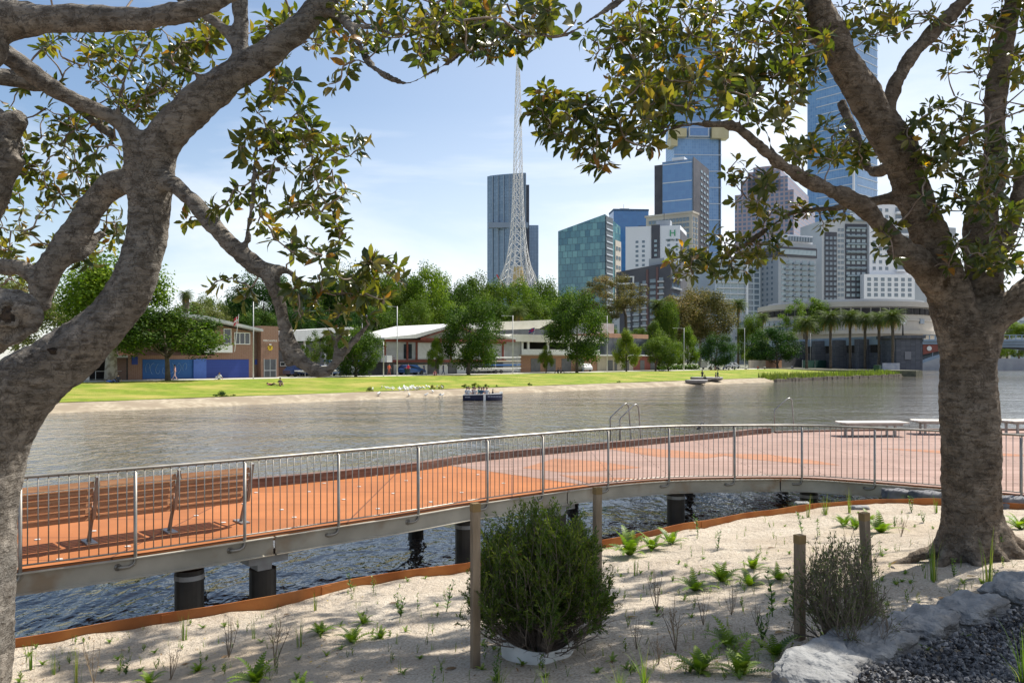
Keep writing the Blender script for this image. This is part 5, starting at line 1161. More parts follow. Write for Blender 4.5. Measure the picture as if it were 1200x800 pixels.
# ---- terracotta band boathouse and café front behind trees
t = 40.0; O5 = (S(690, t), t, 1.27); b5 = bthing('boathouse', 'beige boathouse with a terracotta parapet and dark upper glazing between street trees', 'building', O5[0], t)
bb(b5, O5, 'wall', M_beige, S(700, t), S(742, t), t, t+14, 1.2, Zt(720, 416, t)); bb(b5, O5, 'red_wall', M_maroon, S(742, t), S(774, t), t, t+14, 1.2, Zt(757, 417, t))
bb(b5, O5, 'upper_glass', M_dglass, S(706, t), S(774, t), t+1, t+13, Zt(735, 415.5, t), Zt(735, 396, t)); bb(b5, O5, 'floor_band', M_white, S(699, t), S(778, t), t-.8, t+1, Zt(735, 417, t), Zt(735, 415.5, t))
bb(b5, O5, 'parapet', M_terra, S(712, t), S(762, t), t+.5, t+13.5, Zt(735, 396, t), Zt(735, 391, t)); bb(b5, O5, 'plant_room', M_greyw, S(712, t), S(742, t), t+5, t+12, Zt(735, 391, t), Zt(735, 378, t))
for x0, x1 in ((712, 718), (720, 723), (731, 737), (750, 755), (762, 767)): pxbox(b5, O5, 'door', M_dgrey, x0, x1, 422, 436, t, .05, .05, z0=1.3)
# ---- raised lawn hedge, fence and orange hoarding right of it
t = 37
hd = MB(); random.seed(4)
O6 = (S(773, t), t, 1.27); hb = bthing('hedge', 'long low clipped green hedge behind the path right of the boathouses', 'hedge', O6[0], t)
for i in range(2600):
    s_ = random.uniform(0, S(820, t)-O6[0]); c = Vector((s_, random.uniform(0, 1), random.uniform(.1, 1.0))); n_ = rvec()*.16; e = n_.orthogonal(); hd.rv = random.random(); hd.quad(c-n_, c+e, c+n_, c-e)
M_leafmid = leafmat('hedge_leaf', [(0, (.05, .10, .012)), (1, (.16, .25, .02))], .35)
hd.build('foliage', M_leafmid, hb, uv=False, rnd=True)
t = 40; O7 = (S(878, t), t, 1.27); fe = bthing('wall', 'low pale wall with orange brown hoarding under the dark round tree', 'wall', O7[0], t)
pxbox(fe, O7, 'stone_panel', M_beige, 878, 897, 422, 432, t, 0, .3, z0=1.27); pxbox(fe, O7, 'hoarding_panel', M_terra, 897, 916, 422, 432, t, 0, .2, z0=1.27); pxbox(fe, O7, 'dark_panel', M_dgrey, 916, 940, 420, 432, t, 0, .2, z0=1.27)

# ---- crowns of the middle distance, shared shapes
def crown_mesh(name, seed, n, nc, sz_, shape='round', cr=.33):
    random.seed(seed); m = MB(); cs = []
    while len(cs) < nc:
        v = Vector((random.uniform(-1, 1), random.uniform(-1, 1), random.uniform(-1, 1)))
        if not .35 < v.length < .86: continue
        if shape == 'cone': k = 1-.62*max(0, (v.z+.35)); v.x *= k; v.y *= k
        if shape == 'flat' and v.z < -.45: continue
        if shape == 'tall': v.x *= .8; v.y *= .8
        cs.append((v, cr*random.uniform(.6, 1.15), random.random()))
    for c, r_, tone in cs:
        for j in range(n//nc):
            d = rvec(); q = c+d*r_*random.uniform(.35, 1.08)
            nn = (d*.9+rvec()*.8+Vector((0, 0, .35))).normalized(); a = nn.orthogonal().normalized(); a = Quaternion(nn, random.random()*6.28) @ a; b_ = nn.cross(a)
            s_ = sz_*random.uniform(.55, 1.3); m.rv = max(0, min(1, .4*tone+.6*random.random()))
            m.quad(q-a*s_, q-b_*s_*.55+a*s_*.1, q+a*s_, q+b_*s_*.6)
    me = m.build(name, M_dark, uv=False, rnd=True); d = me.data; bpy.data.objects.remove(me); return d
CR = {'round': [crown_mesh('crown', 100+i, 22000, 56, .027, 'round', .30) for i in range(3)], 'cone': [crown_mesh('crown', 110+i, 12000, 40, .034, 'cone', .29) for i in range(2)],
      'flat': [crown_mesh('crown', 120, 22000, 54, .027, 'flat', .3), crown_mesh('crown', 121, 20000, 54, .027, 'flat', .29)], 'airy': [crown_mesh('crown', 130, 12000, 50, .026, 'round', .2), crown_mesh('crown', 131, 15000, 60, .025, 'round', .21)],
      'tall': [crown_mesh('crown', 140, 20000, 54, .028, 'tall', .32)]}
LM = {'plane': leafmat('plane_leaf', [(0, (.014, .032, .006)), (.5, (.042, .085, .011)), (1, (.15, .215, .022))], .26, (1.3, 1.6, .4), .65, .15),
      'bright': leafmat('bright_leaf', [(0, (.04, .08, .009)), (.5, (.11, .18, .016)), (1, (.28, .35, .033))], .3, (1.3, 1.5, .4), .65, .15),
      'dark': leafmat('dark_leaf', [(0, (.010, .035, .010)), (.5, (.028, .07, .015)), (1, (.075, .13, .025))], .28, (1.3, 1.6, .5), .65, .15),
      'mid': leafmat('mid_leaf', [(0, (.03, .058, .009)), (.5, (.075, .125, .015)), (1, (.2, .26, .028))], .28, (1.3, 1.5, .4), .65, .15),
      'olive': leafmat('olive_leaf', [(0, (.08, .095, .035)), (.5, (.15, .17, .055)), (1, (.26, .27, .09))], .3, (1.2, 1.3, .6), .65, .15),
      'gum': leafmat('gum_leaf', [(0, (.06, .065, .022)), (.5, (.135, .13, .04)), (.85, (.25, .19, .075)), (1, (.38, .23, .12))], .28, (1.2, 1.2, .6), .65, .15),
      'yellowish': leafmat('yellowish_leaf', [(0, (.06, .10, .012)), (.5, (.14, .20, .02)), (1, (.30, .32, .04))], .38, (1.3, 1.4, .4), .65, .15),
      'palm': leafmat('palm_leaf', [(0, (.035, .06, .016)), (.6, (.09, .125, .028)), (.93, (.2, .22, .05)), (1, (.4, .24, .06))], .3, (1.3, 1.4, .5), .65, .15)}
M_trunkd = pm('dark_trunk', (.07, .055, .04), (.13, .10, .075), 3, .9); M_trunkp = pm('pale_trunk', (.33, .30, .25), (.47, .43, .36), 2, .85, c3=(.2, .17, .13), sc3=2)
def mtree(px, x0, x1, yt, ybase_crown, t, kind, mat, label, trunk=None, tw_=.3, group=None, v=None, tm=None, ycr=None, name='tree'):
    s = S(px, t); Y = Yt(px, t); k = Y/F; zb = 1.27 if t > 31 else grass_z(s, t)
    root = thing(name, label, 'tree', ST(s, t, zb), random.random()*6.28, group)
    W = (x1-x0)*k/2; z1 = EYE-(yt-420)*k; z0 = EYE-(ybase_crown-420)*k; zc = (z0+z1)/2-zb; H = (z1-z0)/2
    d = random.choice(CR[kind]) if v is None else CR[kind][v]
    c = bpy.data.objects.new('crown', d); COL.objects.link(c); c.parent = root; c.scale = (W*(1.04 if t < 57 else 1.3), W*(1.04 if t < 57 else 1.3), H*1.06)
    off = Vector((((x0+x1)/2-px)*k, 0, 0)); off.rotate(Quaternion((0, 0, 1), -root.rotation_euler.z)); c.location = (off.x, off.y, zc)
    c.material_slots[0].link = 'OBJECT'; c.material_slots[0].material = LM[mat]
    m = MB(); top = Vector((off.x*.6, off.y*.6, zc+H*.2)); bas = Vector((0, 0, -.2)); fork = Vector((off.x*.1, off.y*.1, max(.6, zc-H*.85)))
    m.tube([bas, fork*.6, fork, top], [tw_, tw_*.8, tw_*.72, tw_*.3], 8)
    for q in range(6):
        a = q*1.05+px; e = Vector((math.cos(a)*W*.62, math.sin(a)*W*.62, zc+H*random.uniform(-.3, .35))); b_ = fork.lerp(top, random.random()*.6)
        m.tube([b_, b_.lerp(e, .5)+Vector((0, 0, -.1*H)), e], [tw_*.4, tw_*.28, tw_*.1], 5)
    m.build('trunk', tm or M_trunkd, root, smooth=True, uv=False); return root
random.seed(42)
mtree(130, 62, 212, 288, 410, 33.5, 'tall', 'bright', 'tall bright green plane tree behind the leaning fig trunk', tw_=.75, tm=M_trunkp)
mtree(197, 118, 258, 357, 428, 31, 'flat', 'plane', 'wide dark green tree standing in front of the left blue door', tw_=.33, v=0)
mtree(417, 384, 451, 383, 440, 32, 'round', 'plane', 'bushy dark tree left of the grey boathouse, nearly touching the grass', tw_=.25, v=1)
mtree(366, 352, 396, 384, 430, 35, 'airy', 'mid', 'small light tree in front of the low white-roofed boathouse', tw_=.18)
mtree(511, 498, 523, 395, 431, 33, 'cone', 'bright', 'little green tree in front of the maroon-beamed boathouse', tw_=.12)
mtree(549, 513, 591, 349, 431, 30.5, 'round', 'plane', 'big round leafy tree between the two pale-roofed boathouses', tw_=.3, v=0)
mtree(640, 629.5, 651, 405, 432, 32.5, 'cone', 'yellowish', 'small cone-shaped yellowish tree in front of the veranda', tw_=.12)
mtree(676, 640, 713, 343, 428, 30.5, 'round', 'plane', 'big dark round tree at the right end of the veranda boathouse', tw_=.3, v=2)
mtree(734, 716, 753, 386, 430, 32.5, 'cone', 'yellowish', 'yellow-tipped tree in front of the beige boathouse', tw_=.2)
mtree(768, 752, 800, 393, 430, 32.5, 'round', 'mid', 'broad mid-green tree right of the yellow-tipped tree', tw_=.22, v=1)
mtree(766, 749, 783, 376, 412, 42, 'cone', 'mid', 'lighter tree standing behind the broad mid-green tree', tw_=.2)
mtree(806, 789, 822, 383, 430, 41, 'cone', 'bright', 'bright cone-shaped tree behind the pole near the hedge', tw_=.2)
mtree(838, 818, 864, 392, 431, 33, 'round', 'dark', 'dark bluish-green tree shading a seated group on the grass', tw_=.26, v=2)
mtree(911, 877, 941, 382, 432, 38, 'flat', 'dark', 'wide dark tree over the orange hoarding', tw_=.35, v=1)
mtree(942, 918, 968, 346, 395, 62, 'airy', 'bright', 'bright lime-green tree rising before the round concrete hall', tw_=.4)
mtree(735, 683, 751, 320, 374, 66, 'airy', 'gum', 'brownish spreading gum tree in front of the teal glass block', tw_=.5, v=1)
mtree(820, 796, 858, 336, 402, 62, 'round', 'gum', 'big brown-tipped gum tree left of the tall palm, pale trunk', tw_=.5, v=0, tm=M_trunkp)
mtree(795, 772, 826, 343, 405, 64, 'round', 'gum', 'duller gum tree left half of the brown-tipped pair', tw_=.45, v=1)
mtree(784, 764, 802, 346, 415, 56, 'tall', 'mid', 'upright green tree tucked between date palm and gum trees', tw_=.35)
mtree(881, 862, 900, 370, 425, 52, 'round', 'mid', 'green tree between the tall palm and the hall car park', tw_=.35)
mtree(885, 872, 905, 405, 428, 44, 'round', 'bright', 'low bright shrub-like tree beside the pale wall', tw_=.2)
# background belt of parkland trees behind the boathouses
lab = ['rounded', 'broad', 'tall', 'spreading', 'dense', 'leafy']
belt = [(20, -30, 70, 326, 78, 'olive'), (228, 206, 262, 352, 66, 'olive'), (262, 244, 288, 353, 84, 'olive'), (243, 222, 262, 347, 96, 'mid'), (285, 262, 300, 345, 90, 'bright'), (308, 275, 345, 318, 72, 'dark'), (352, 328, 380, 330, 74, 'plane'), (385, 362, 410, 322, 78, 'dark'),
        (410, 388, 452, 304, 72, 'plane'), (447, 425, 480, 322, 70, 'mid'), (468, 445, 498, 318, 76, 'plane'), (497, 473, 531, 312, 66, 'bright'), (537, 515, 560, 330, 78, 'plane'), (556, 532, 585, 322, 84, 'mid'), (585, 560, 607, 330, 80, 'mid'), (606, 585, 632, 328, 88, 'bright'),
        (632, 610, 656, 325, 92, 'mid'), (652, 634, 676, 334, 84, 'plane'), (672, 655, 692, 343, 78, 'bright'), (700, 680, 716, 352, 72, 'mid'), (620, 596, 645, 350, 66, 'mid'), (583, 560, 606, 352, 64, 'plane'), (530, 508, 553, 355, 62, 'bright'), (480, 460, 505, 350, 60, 'mid'), (440, 420, 466, 356, 58, 'plane'), (395, 372, 420, 358, 60, 'dark'),
        (340, 320, 365, 360, 60, 'dark'), (300, 280, 322, 362, 58, 'plane'), (660, 640, 684, 356, 64, 'plane'), (700, 684, 718, 366, 60, 'mid'), (750, 738, 764, 384, 58, 'mid'), (425, 400, 450, 330, 86, 'bright'), (460, 438, 484, 336, 90, 'plane'), (515, 495, 540, 328, 92, 'mid'), (545, 525, 568, 338, 92, 'plane'), (330, 310, 350, 335, 92, 'plane'), (295, 275, 318, 352, 94, 'mid'), (375, 355, 398, 335, 90, 'bright'), (570, 550, 592, 345, 70, 'mid'), (645, 625, 668, 345, 74, 'bright'), (350, 330, 366, 346, 88, 'mid')]
for i, (px, x0, x1, yt, t, mt) in enumerate(belt):
    where = 'left of the brick boathouse roof' if px < 270 else 'behind the brick entry tower' if px < 345 else 'behind the drooping fig limb' if px < 460 else 'behind the maroon-beamed boathouse' if px < 570 else 'behind the cream-roofed boathouse' if px < 680 else 'behind the terracotta parapet'
    hue = {'olive': 'pale olive', 'mid': 'mid-green', 'bright': 'bright green', 'dark': 'very dark green', 'plane': 'deep green'}[mt]
    mtree(px, x0, x1, yt, 410, t, random.choice(['round', 'tall', 'round', 'flat']), mt, f'{lab[i % 6]} {hue} parkland tree {where}', tw_=.4, group='belt of parkland trees behind the boathouses')

# ---- palms
def frond_crown(seed, n, L, name):
    random.seed(seed); m = MB()
    for i in range(n):
        a = i*2.4; el0 = lerp(1.35, -.5, (i/n)**.8)+random.uniform(-.1, .1); out = Vector((math.cos(a), math.sin(a), 0)); side = Vector((-out.y, out.x, 0)); l = L*random.uniform(.85, 1.1); p = Vector((0, 0, 0)); seg = 9; tone = random.random()*.5
        if i > n*.93: tone = .95
        for k in range(seg):
            e = el0-1.5*((k+.5)/seg)**1.3; q = p+(out*math.cos(e)+Vector((0, 0, math.sin(e))))*l/seg; up_ = Vector((-out.x*math.sin(e), -out.y*math.sin(e), math.cos(e)))
            w = L*.2*math.sin(math.pi*min(.97, (k+.8)/(seg+.6))**.7)
            for sg in (1, -1):
                for h in range(2):
                    r0 = p.lerp(q, h*.5); r1 = p.lerp(q, h*.5+.3); m.rv = min(1, tone+random.random()*.4); tip = r1+side*sg*w*random.uniform(.8, 1.1)+(q-p).normalized()*w*.6-up_*w*.35
                    m.quad(r0, r1, tip)
            p = q
    o = m.build(name, LM['palm'], uv=False, rnd=True); d = o.data; bpy.data.objects.remove(o); return d
FR = [frond_crown(s_, 95, 1, 'crown') for s_ in (1, 2, 3)]
def palm(px, yb, ycrown, cw, t, label, group=None, tw_=.35, skirt=False):
    Y = Yt(px, t); k = Y/F; s = S(px, t); zb = 1.27 if t > 31 else grass_z(s, t); root = thing('date_palm', label, 'palm', ST(s, t, zb), random.random()*6, group)
    zc = EYE-(ycrown-420)*k-zb; L = cw*k*.66
    c = bpy.data.objects.new('crown', random.choice(FR)); COL.objects.link(c); c.parent = root; c.scale = (L, L, L); c.location = (0, 0, zc)
    m = MB(); n = 9; m.tube([(.03*math.sin(q), 0, lerp(-.2, zc, q/n)) for q in range(n+1)], [tw_*1.15]+[tw_*(.9+.08*math.sin(q*2.2)) for q in range(1, n-1)]+[tw_*1.5, tw_*1.2], 9); m.build('trunk', M_trunkd, root, smooth=True, uv=False)
    return root
for px, yc, cw, t, lb in ((973, 373, 32, 24, 'first date palm of the riverside row, fullest crown'), (996, 372, 28, 20, 'second date palm of the riverside row'), (1013.5, 374, 26, 16, 'third date palm of the riverside row'), (1030, 374, 26, 12, 'fourth date palm of the riverside row'), (1046, 371, 30, 7, 'last date palm of the riverside row, nearest the stone abutment')):
    palm(px, 432, yc, cw, t, lb, 'row of date palms along the riverside')
palm(945, 430, 379, 26, 30, 'shorter date palm with hanging dead fronds left of the row', None)
palm(865, 430, 357, 22, 58, 'tall slender palm between the brown gum and the grey apartments'); palm(771, 430, 358, 24, 60, 'palm standing left of the gum trees'); palm(893, 430, 372, 18, 66, 'small palm in front of the car park corner'); palm(218, 430, 346, 18, 62, 'palm top showing behind the leaning fig trunk'); palm(607, 400, 366, 24, 56, 'palm crown among the parkland trees above the cream roof'); palm(925, 420, 395, 20, 60, 'low palm behind the wide dark tree')

# ---- light poles and flags
M_pole = pm('pole_steel', (.55, .55, .54), (.45, .45, .44), 3, .5, .3)
def pole(px, yt, yb, arm, label, t=31.8, r=.07):
    s = S(px, t); k = Yt(px, t)/F; h = (yb-yt)*k; root = thing('street_lamp', label, 'street lamp', ST(s, t, 1.2), 0, 'light poles along the riverside path')
    MB().tube([(0, 0, -.1), (0, 0, h)], [r*1.2, r*.7], 8).build('pole', M_pole, root, smooth=True)
    m = MB(); a = arm*k
    m.tube([(0, 0, h-.1), (a*.5, 0, h-.05+.0), (a, 0, h-.02)], .03, 6); m.build('arm', M_pole, root)
    MB().box(min(a, a*1.25)-.12, max(a, a*1.25), -.12, .12, h-.08, h+.02).build('lamp_head', M_pole, root)
for q in ((297, 347, 444, -14, 'tall light pole in front of the brick boathouse, arm reaching left'), (465.5, 358, 440, -8, 'light pole by the grey boathouse staircase'), (601, 370, 438.5, -10, 'light pole in front of the boat racks'), (711.5, 370, 436, -8, 'light pole left of the yellow-tipped tree'), (801.5, 385, 435, -10, 'light pole beside the green hedge'), (872.5, 386, 434.5, -12, 'light pole right of the seated group'), (949.5, 390, 431, -12, 'light pole at the green fence'), (449.5, 398, 440, -5, 'short pale pole beside the staircase landing')): pole(*q)
def flag(px, yb, yt, fw, fh, cols, label, t=36, lean=0):
    s = S(px, t); k = Yt(px, t)/F; zb = EYE-(yb-420)*k; h = (yb-yt)*k; root = thing('flagpole', label, 'flag', ST(s, t, zb), 0)
    MB().tube([(0, 0, 0), (lean*k, 0, h)], .035, 6).build('pole', M_white, root)
    m = MB(); vs, fs = [], []
    for i in range(9):
        for j in range(6): u, v = i/8, j/5; vs.append((lean*k*.85-u*fw*k*(.8+.1*v), .12*math.sin(u*5+v), h*.95-v*fh*k-u*u*fh*k*.5)); 
    for i in range(8):
        for j in range(5): a = i*6+j; fs.append((a, a+1, a+7, a+6))
    m.add(vs, fs); f = m.build('flag_cloth', cols, root, smooth=True)
    if len(cols) > 1:
        for i, p in enumerate(f.data.polygons):
            if (i % 5) in (2,) or i//5 in (3,): p.material_index = 1
M_navyf = pm('navy_cloth', (.02, .03, .16), rough=.9)
flag(275, 412, 368, 6, 9, [pm('red_cloth', (.5, .04, .06), rough=.9), M_white], 'red and white flag drooping on a leaning pole at the brick boathouse', 35.5, 5)
flag(424.5, 385, 363, -7, 6, [M_navyf, M_white], 'blue and white flag above the low white roof', 44)
flag(624, 400, 383, 8, 5, [M_navyf, pm('red_cloth', (.5, .04, .06))], 'navy flag flying over the veranda boathouse', 37.5, 3)

# ---- vehicles, racks, trailers
M_tyre = pm('tyre', (.02, .02, .02), rough=.9)
def car(px, t, paint, label, ang=0, L=4.4, van=False):
    s = S(px, t); root = bthing('parked_car', label, 'van' if van else 'car', s, t, 1.27, rz=A45+ang)
    W = .88; H = 1.5 if not van else 2.2; m = MB()
    prof = [(-L/2, .35), (-L/2, .85), (-L*.44, .95), (-L*.36, H-.08), (-L*.28, H), (L*.12, H), (L*.27, 1.0), (L*.46, .85), (L/2, .6), (L/2, .35)] if not van else [(-L/2, .35), (-L/2, H-.1), (-L*.47, H), (L*.22, H), (L*.36, 1.15), (L*.48, 1.0), (L/2, .6), (L/2, .35)]
    vs = []; n = len(prof)
    for y, kx in ((-W, 1), (W, 1)):
        for x, z in prof: vs.append((x, y*(.86 if z > 1.1 else 1), z))
    m.add(vs, [tuple(range(n))[::1], tuple(reversed(range(n, 2*n)))]+[(i, i+n, (i+1) % n+n, (i+1) % n) for i in range(n)]); m.build('body', paint, root)
    g = MB(); z0, z1 = 1.0 if not van else 1.2, H-.1
    for sg in (-1, 1):
        y = sg*(W*.89+.012)
        g.add([(-L*.36, y*1.05, z0), (L*.2, y*1.05, z0), (L*.1, y*.985, z1), (-L*.3, y*.985, z1)], [(0, 1, 2, 3) if sg < 0 else (3, 2, 1, 0)])
    g.build('window', M_dglass, root)
    for x in (-L*.31, L*.31):
        for sg in (-1, 1):
            MB().tube([(x, sg*(W-.2), .32), (x, sg*(W+.02), .32)], .33, 16).build('wheel', M_tyre, root)
    for sg in (-.6, .6): MB().box(L/2-.06, L/2+.02, sg-.15, sg+.15, .62, .78).build('headlight', M_white, root)
    return root
P_blue = pm('blue_car_paint', (.03, .08, .22), rough=.25, spec=.8); P_navy = pm('navy_car_paint', (.015, .03, .10), rough=.25, spec=.8); P_white = pm('white_car_paint', (.7, .7, .7), rough=.3); P_grey = pm('silver_car_paint', (.35, .36, .38), rough=.3)
car(482, 36.3, P_blue, 'blue hatchback parked beside the maroon staircase', 0, 4.2); car(352, 38, P_navy, 'dark blue car parked left of the drooping limb elbow', .1); car(386, 38.5, P_blue, 'blue car parked under the drooping limb elbow', .1)
car(404, 40.5, P_grey, 'silver car parked behind the drooping limb', 0); car(365, 40.5, P_white, 'white car with boats above it near the low boathouse', 0)
car(832, 38, P_white, 'white van parked behind the seated group under the bluish tree', 0, 5.2, True); car(858, 38.5, P_grey, 'silver car right of the white van', 0); car(683, 38.2, P_white, 'white car in the open bay of the veranda boathouse', 1.2)
def hull(mb, c, L, W, H, dirn=0):
    vs, fs = [], []; n = 12
    for i in range(n+1):
        u = i/n*2-1; w = W*(1-abs(u)**2.4)+.01; x = c[0]+u*L/2
        for a in (0, .25, .5, .75, 1): th = math.pi*a; vs.append((x, c[1]+w*math.cos(th), c[2]-H*(1-abs(u)**4*.6)*math.sin(th)))
    for i in range(n):
        for k in range(4): a = i*5+k; fs.append((a, a+1, a+6, a+5))
        fs.append((i*5, i*5+5, i*5+9, i*5+4))
    mb.add(vs, fs)
def rack(px, t, label, rows, L=8.5):
    s = S(px, t); root = bthing('boat_rack', label, 'boat rack', s, t)
    for x in (-L*.3, L*.3):
        m = MB()
        for y in (-.7, .7): m.box(x-.04, x+.04, y-.04, y+.04, 0, .45+.62*rows)
        for r_ in range(rows): m.box(x-.03, x+.03, -.9, .9, .5+.62*r_, .55+.62*r_)
        m.build('frame', M_pole, root)
    return root
def rshell(px, t, z, mat, label, L=8.5, W=.3, dy=0):
    s = S(px, t); root = bthing('rowing_shell', label, 'boat', s, t+dy, 1.27+z, group='racked rowing boats'); m = MB(); hull(m, (0, 0, .28), L, W, .28); m.build('hull', mat, root, smooth=True); 
rack(590, 36.5, 'tall steel rack stacked with white and blue rowing boats', 4); rack(374, 36.8, 'steel rack of boats under the drooping fig limb', 2)
for i, (mt, nm) in enumerate(((M_white, 'lowest white'), (pm('shell_blue', (.03, .14, .4)), 'blue'), (M_beige, 'cream'), (M_white, 'topmost white'))): rshell(590, 36.5, .56+.62*i, mt, f'{nm} rowing boat on the tall rack right of the big round tree')
rshell(372, 36.8, .56, M_white, 'white rowing boat on the lower rack under the fig limb', 7); rshell(376, 36.8, 1.18, M_white, 'upper white rowing boat under the fig limb', 7); rshell(400, 38.0, 1.9, pm('shell_blue', (.03, .14, .4)), 'blue covered boat above the parked cars', 6)
tr = bthing('boat_trailer', 'long flat boat trailer with silver hulls in front of the tall rack', 'trailer', S(580, 34.6), 34.6); m = MB()
for y in (-.7, .7): m.box(-5, 5, y-.05, y+.05, .5, .6)
for x in (-4.9, -2, 1, 4): m.box(x, x+.08, -.7, .7, .505, .595)
m.build('frame', M_pole, tr)
for y in (-.4, .35): m = MB(); hull(m, (0, y, .9), 9.5, .28, .27); m.build('hull', pm('silver_hull', (.55, .55, .53), rough=.4), tr, smooth=True)
for x in (-.6, .6):
    for y in (-.85, .85): MB().tube([(x, y-.09, .3), (x, y+.09, .3)], .3, 14).build('wheel', M_tyre, tr)
rb = bthing('rubbish_bin', 'dark green wheeled bin beside the blue hatchback', 'bin', S(477.5, 35.2), 35.2); MB().prism([Vector((-.26, -.3, 0)), Vector((.26, -.3, 0)), Vector((.3, .3, 0)), Vector((-.3, .3, 0))], (0, 0, .05), (0, 0, 1.0)).build('body', pm('bin_green', (.02, .06, .04), rough=.6), rb); MB().box(-.32, .32, -.33, .34, 1.003, 1.07).build('lid', pm('bin_red', (.4, .03, .03), rough=.6), rb)

# ---- people (small in the picture): one skinned body per pose
M_skin = pm('skin', (.52, .32, .22), rough=.6)
def body_mesh(pose, mats):
    """skeleton -> skin modifier -> mesh, materials by region"""
    J = {'stand': dict(pel=(0,0,.95), che=(0,0,1.32), nec=(0,0,1.5), hea=(0,.0,1.66), top=(0,0,1.78), lk=(-.1,.08,.5), la=(-.1,.28,.06), lt=(-.1,.14,.03), rk=(.1,-.04,.5), ra=(.1,-.26,.08), rt=(.1,-.38,.03), le=(-.24,.08,1.15), lh=(-.26,-.1,.92), re=(.24,-.02,1.15), rh=(.26,-.22,.98)),
         'sit': dict(pel=(0,0,.1), che=(0,.06,.45), nec=(0,.05,.62), hea=(0,.02,.78), top=(0,.02,.9), lk=(-.16,-.42,.42), la=(-.14,-.62,.08), lt=(-.14,-.76,.03), rk=(.16,-.4,.38), ra=(.14,-.7,.08), rt=(.14,-.82,.03), le=(-.26,.02,.36), lh=(-.2,-.25,.36), re=(.27,.14,.34), rh=(.3,.26,.05)),
         'seat': dict(pel=(0,0,.1), che=(0,.03,.45), nec=(0,.02,.62), hea=(0,0,.78), top=(0,0,.9), lk=(-.12,-.45,.16), la=(-.12,-.5,-.3), lt=(-.12,-.62,-.34), rk=(.12,-.45,.16), ra=(.12,-.5,-.3), rt=(.12,-.62,-.34), le=(-.25,-.02,.36), lh=(-.14,-.28,.24), re=(.25,-.02,.36), rh=(.14,-.28,.24)),
         'lie': dict(pel=(0,0,.12), che=(0,.38,.14), nec=(0,.55,.16), hea=(0,.7,.18), top=(0,.82,.18), lk=(-.1,-.42,.3), la=(-.1,-.7,.08), lt=(-.1,-.85,.1), rk=(.1,-.42,.14), ra=(.1,-.82,.07), rt=(.1,-.92,.14), le=(-.3,.3,.08), lh=(-.35,.05,.06), re=(.3,.55,.1), rh=(.12,.75,.1))}[pose]
    sh = (Vector(J['nec'])*.75+Vector(J['che'])*.25); ax = Vector((.17, 0, -.02))
    J['ls'], J['rs'] = tuple(sh-ax), tuple(sh+ax); J['lp'] = tuple(Vector(J['pel'])+Vector((-.09, 0, -.03))); J['rp'] = tuple(Vector(J['pel'])+Vector((.09, 0, -.03)))
    E = [('pel','che'),('che','nec'),('nec','hea'),('hea','top'),('che','ls'),('ls','le'),('le','lh'),('che','rs'),('rs','re'),('re','rh'),('pel','lp'),('lp','lk'),('lk','la'),('la','lt'),('pel','rp'),('rp','rk'),('rk','ra'),('ra','rt')]
    Rd = dict(pel=.14, che=.155, nec=.055, hea=.105, top=.06, ls=.07, rs=.07, le=.045, re=.045, lh=.035, rh=.035, lp=.095, rp=.095, lk=.06, rk=.06, la=.04, ra=.04, lt=.035, rt=.035)
    ks = list(J); me = bpy.data.meshes.new('body'); me.from_pydata([J[k] for k in ks], [(ks.index(a), ks.index(b)) for a, b in E], [])
    o = bpy.data.objects.new('tmp', me); COL.objects.link(o); md = o.modifiers.new('s', 'SKIN'); me.skin_vertices
    if not me.skin_vertices: bpy.context.view_layer.objects.active = o
    for i, k in enumerate(ks): me.skin_vertices[0].data[i].radius = (Rd[k], Rd[k]*.8)
    me.skin_vertices[0].data[ks.index('pel')].use_root = True
    ss = o.modifiers.new('u', 'SUBSURF'); ss.levels = 1; ss.render_levels = 1
    dg = bpy.context.evaluated_depsgraph_get(); dg.update(); out = bpy.data.meshes.new_from_object(o.evaluated_get(dg)); bpy.data.objects.remove(o)
    # region of each face by nearest bone
    reg = {'pel-che': 1, 'che-nec': 1, 'che-ls': 1, 'che-rs': 1, 'ls-le': 1, 'rs-re': 1, 'pel-lp': 2, 'pel-rp': 2, 'lp-lk': 2, 'rp-rk': 2, 'lk-la': 2, 'rk-ra': 2, 'la-lt': 3, 'ra-rt': 3}
    def dist(p, a, b): ab = b-a; k = max(0, min(1, (p-a).dot(ab)/ab.length_squared)); return (p-a-ab*k).length
    bn_ = [(Vector(J[a]), Vector(J[b]), reg.get(a+'-'+b, 0)) for a, b in E]; idx = []
    for p in out.polygons: idx.append(min(bn_, key=lambda q: dist(p.center, q[0], q[1]))[2])
    out.materials.clear()
    for _ in range(4): out.materials.append(M_skin)
    out.polygons.foreach_set('material_index', idx); out.polygons.foreach_set('use_smooth', [True]*len(idx)); out['head'] = J['hea']; return out
BODY = {}
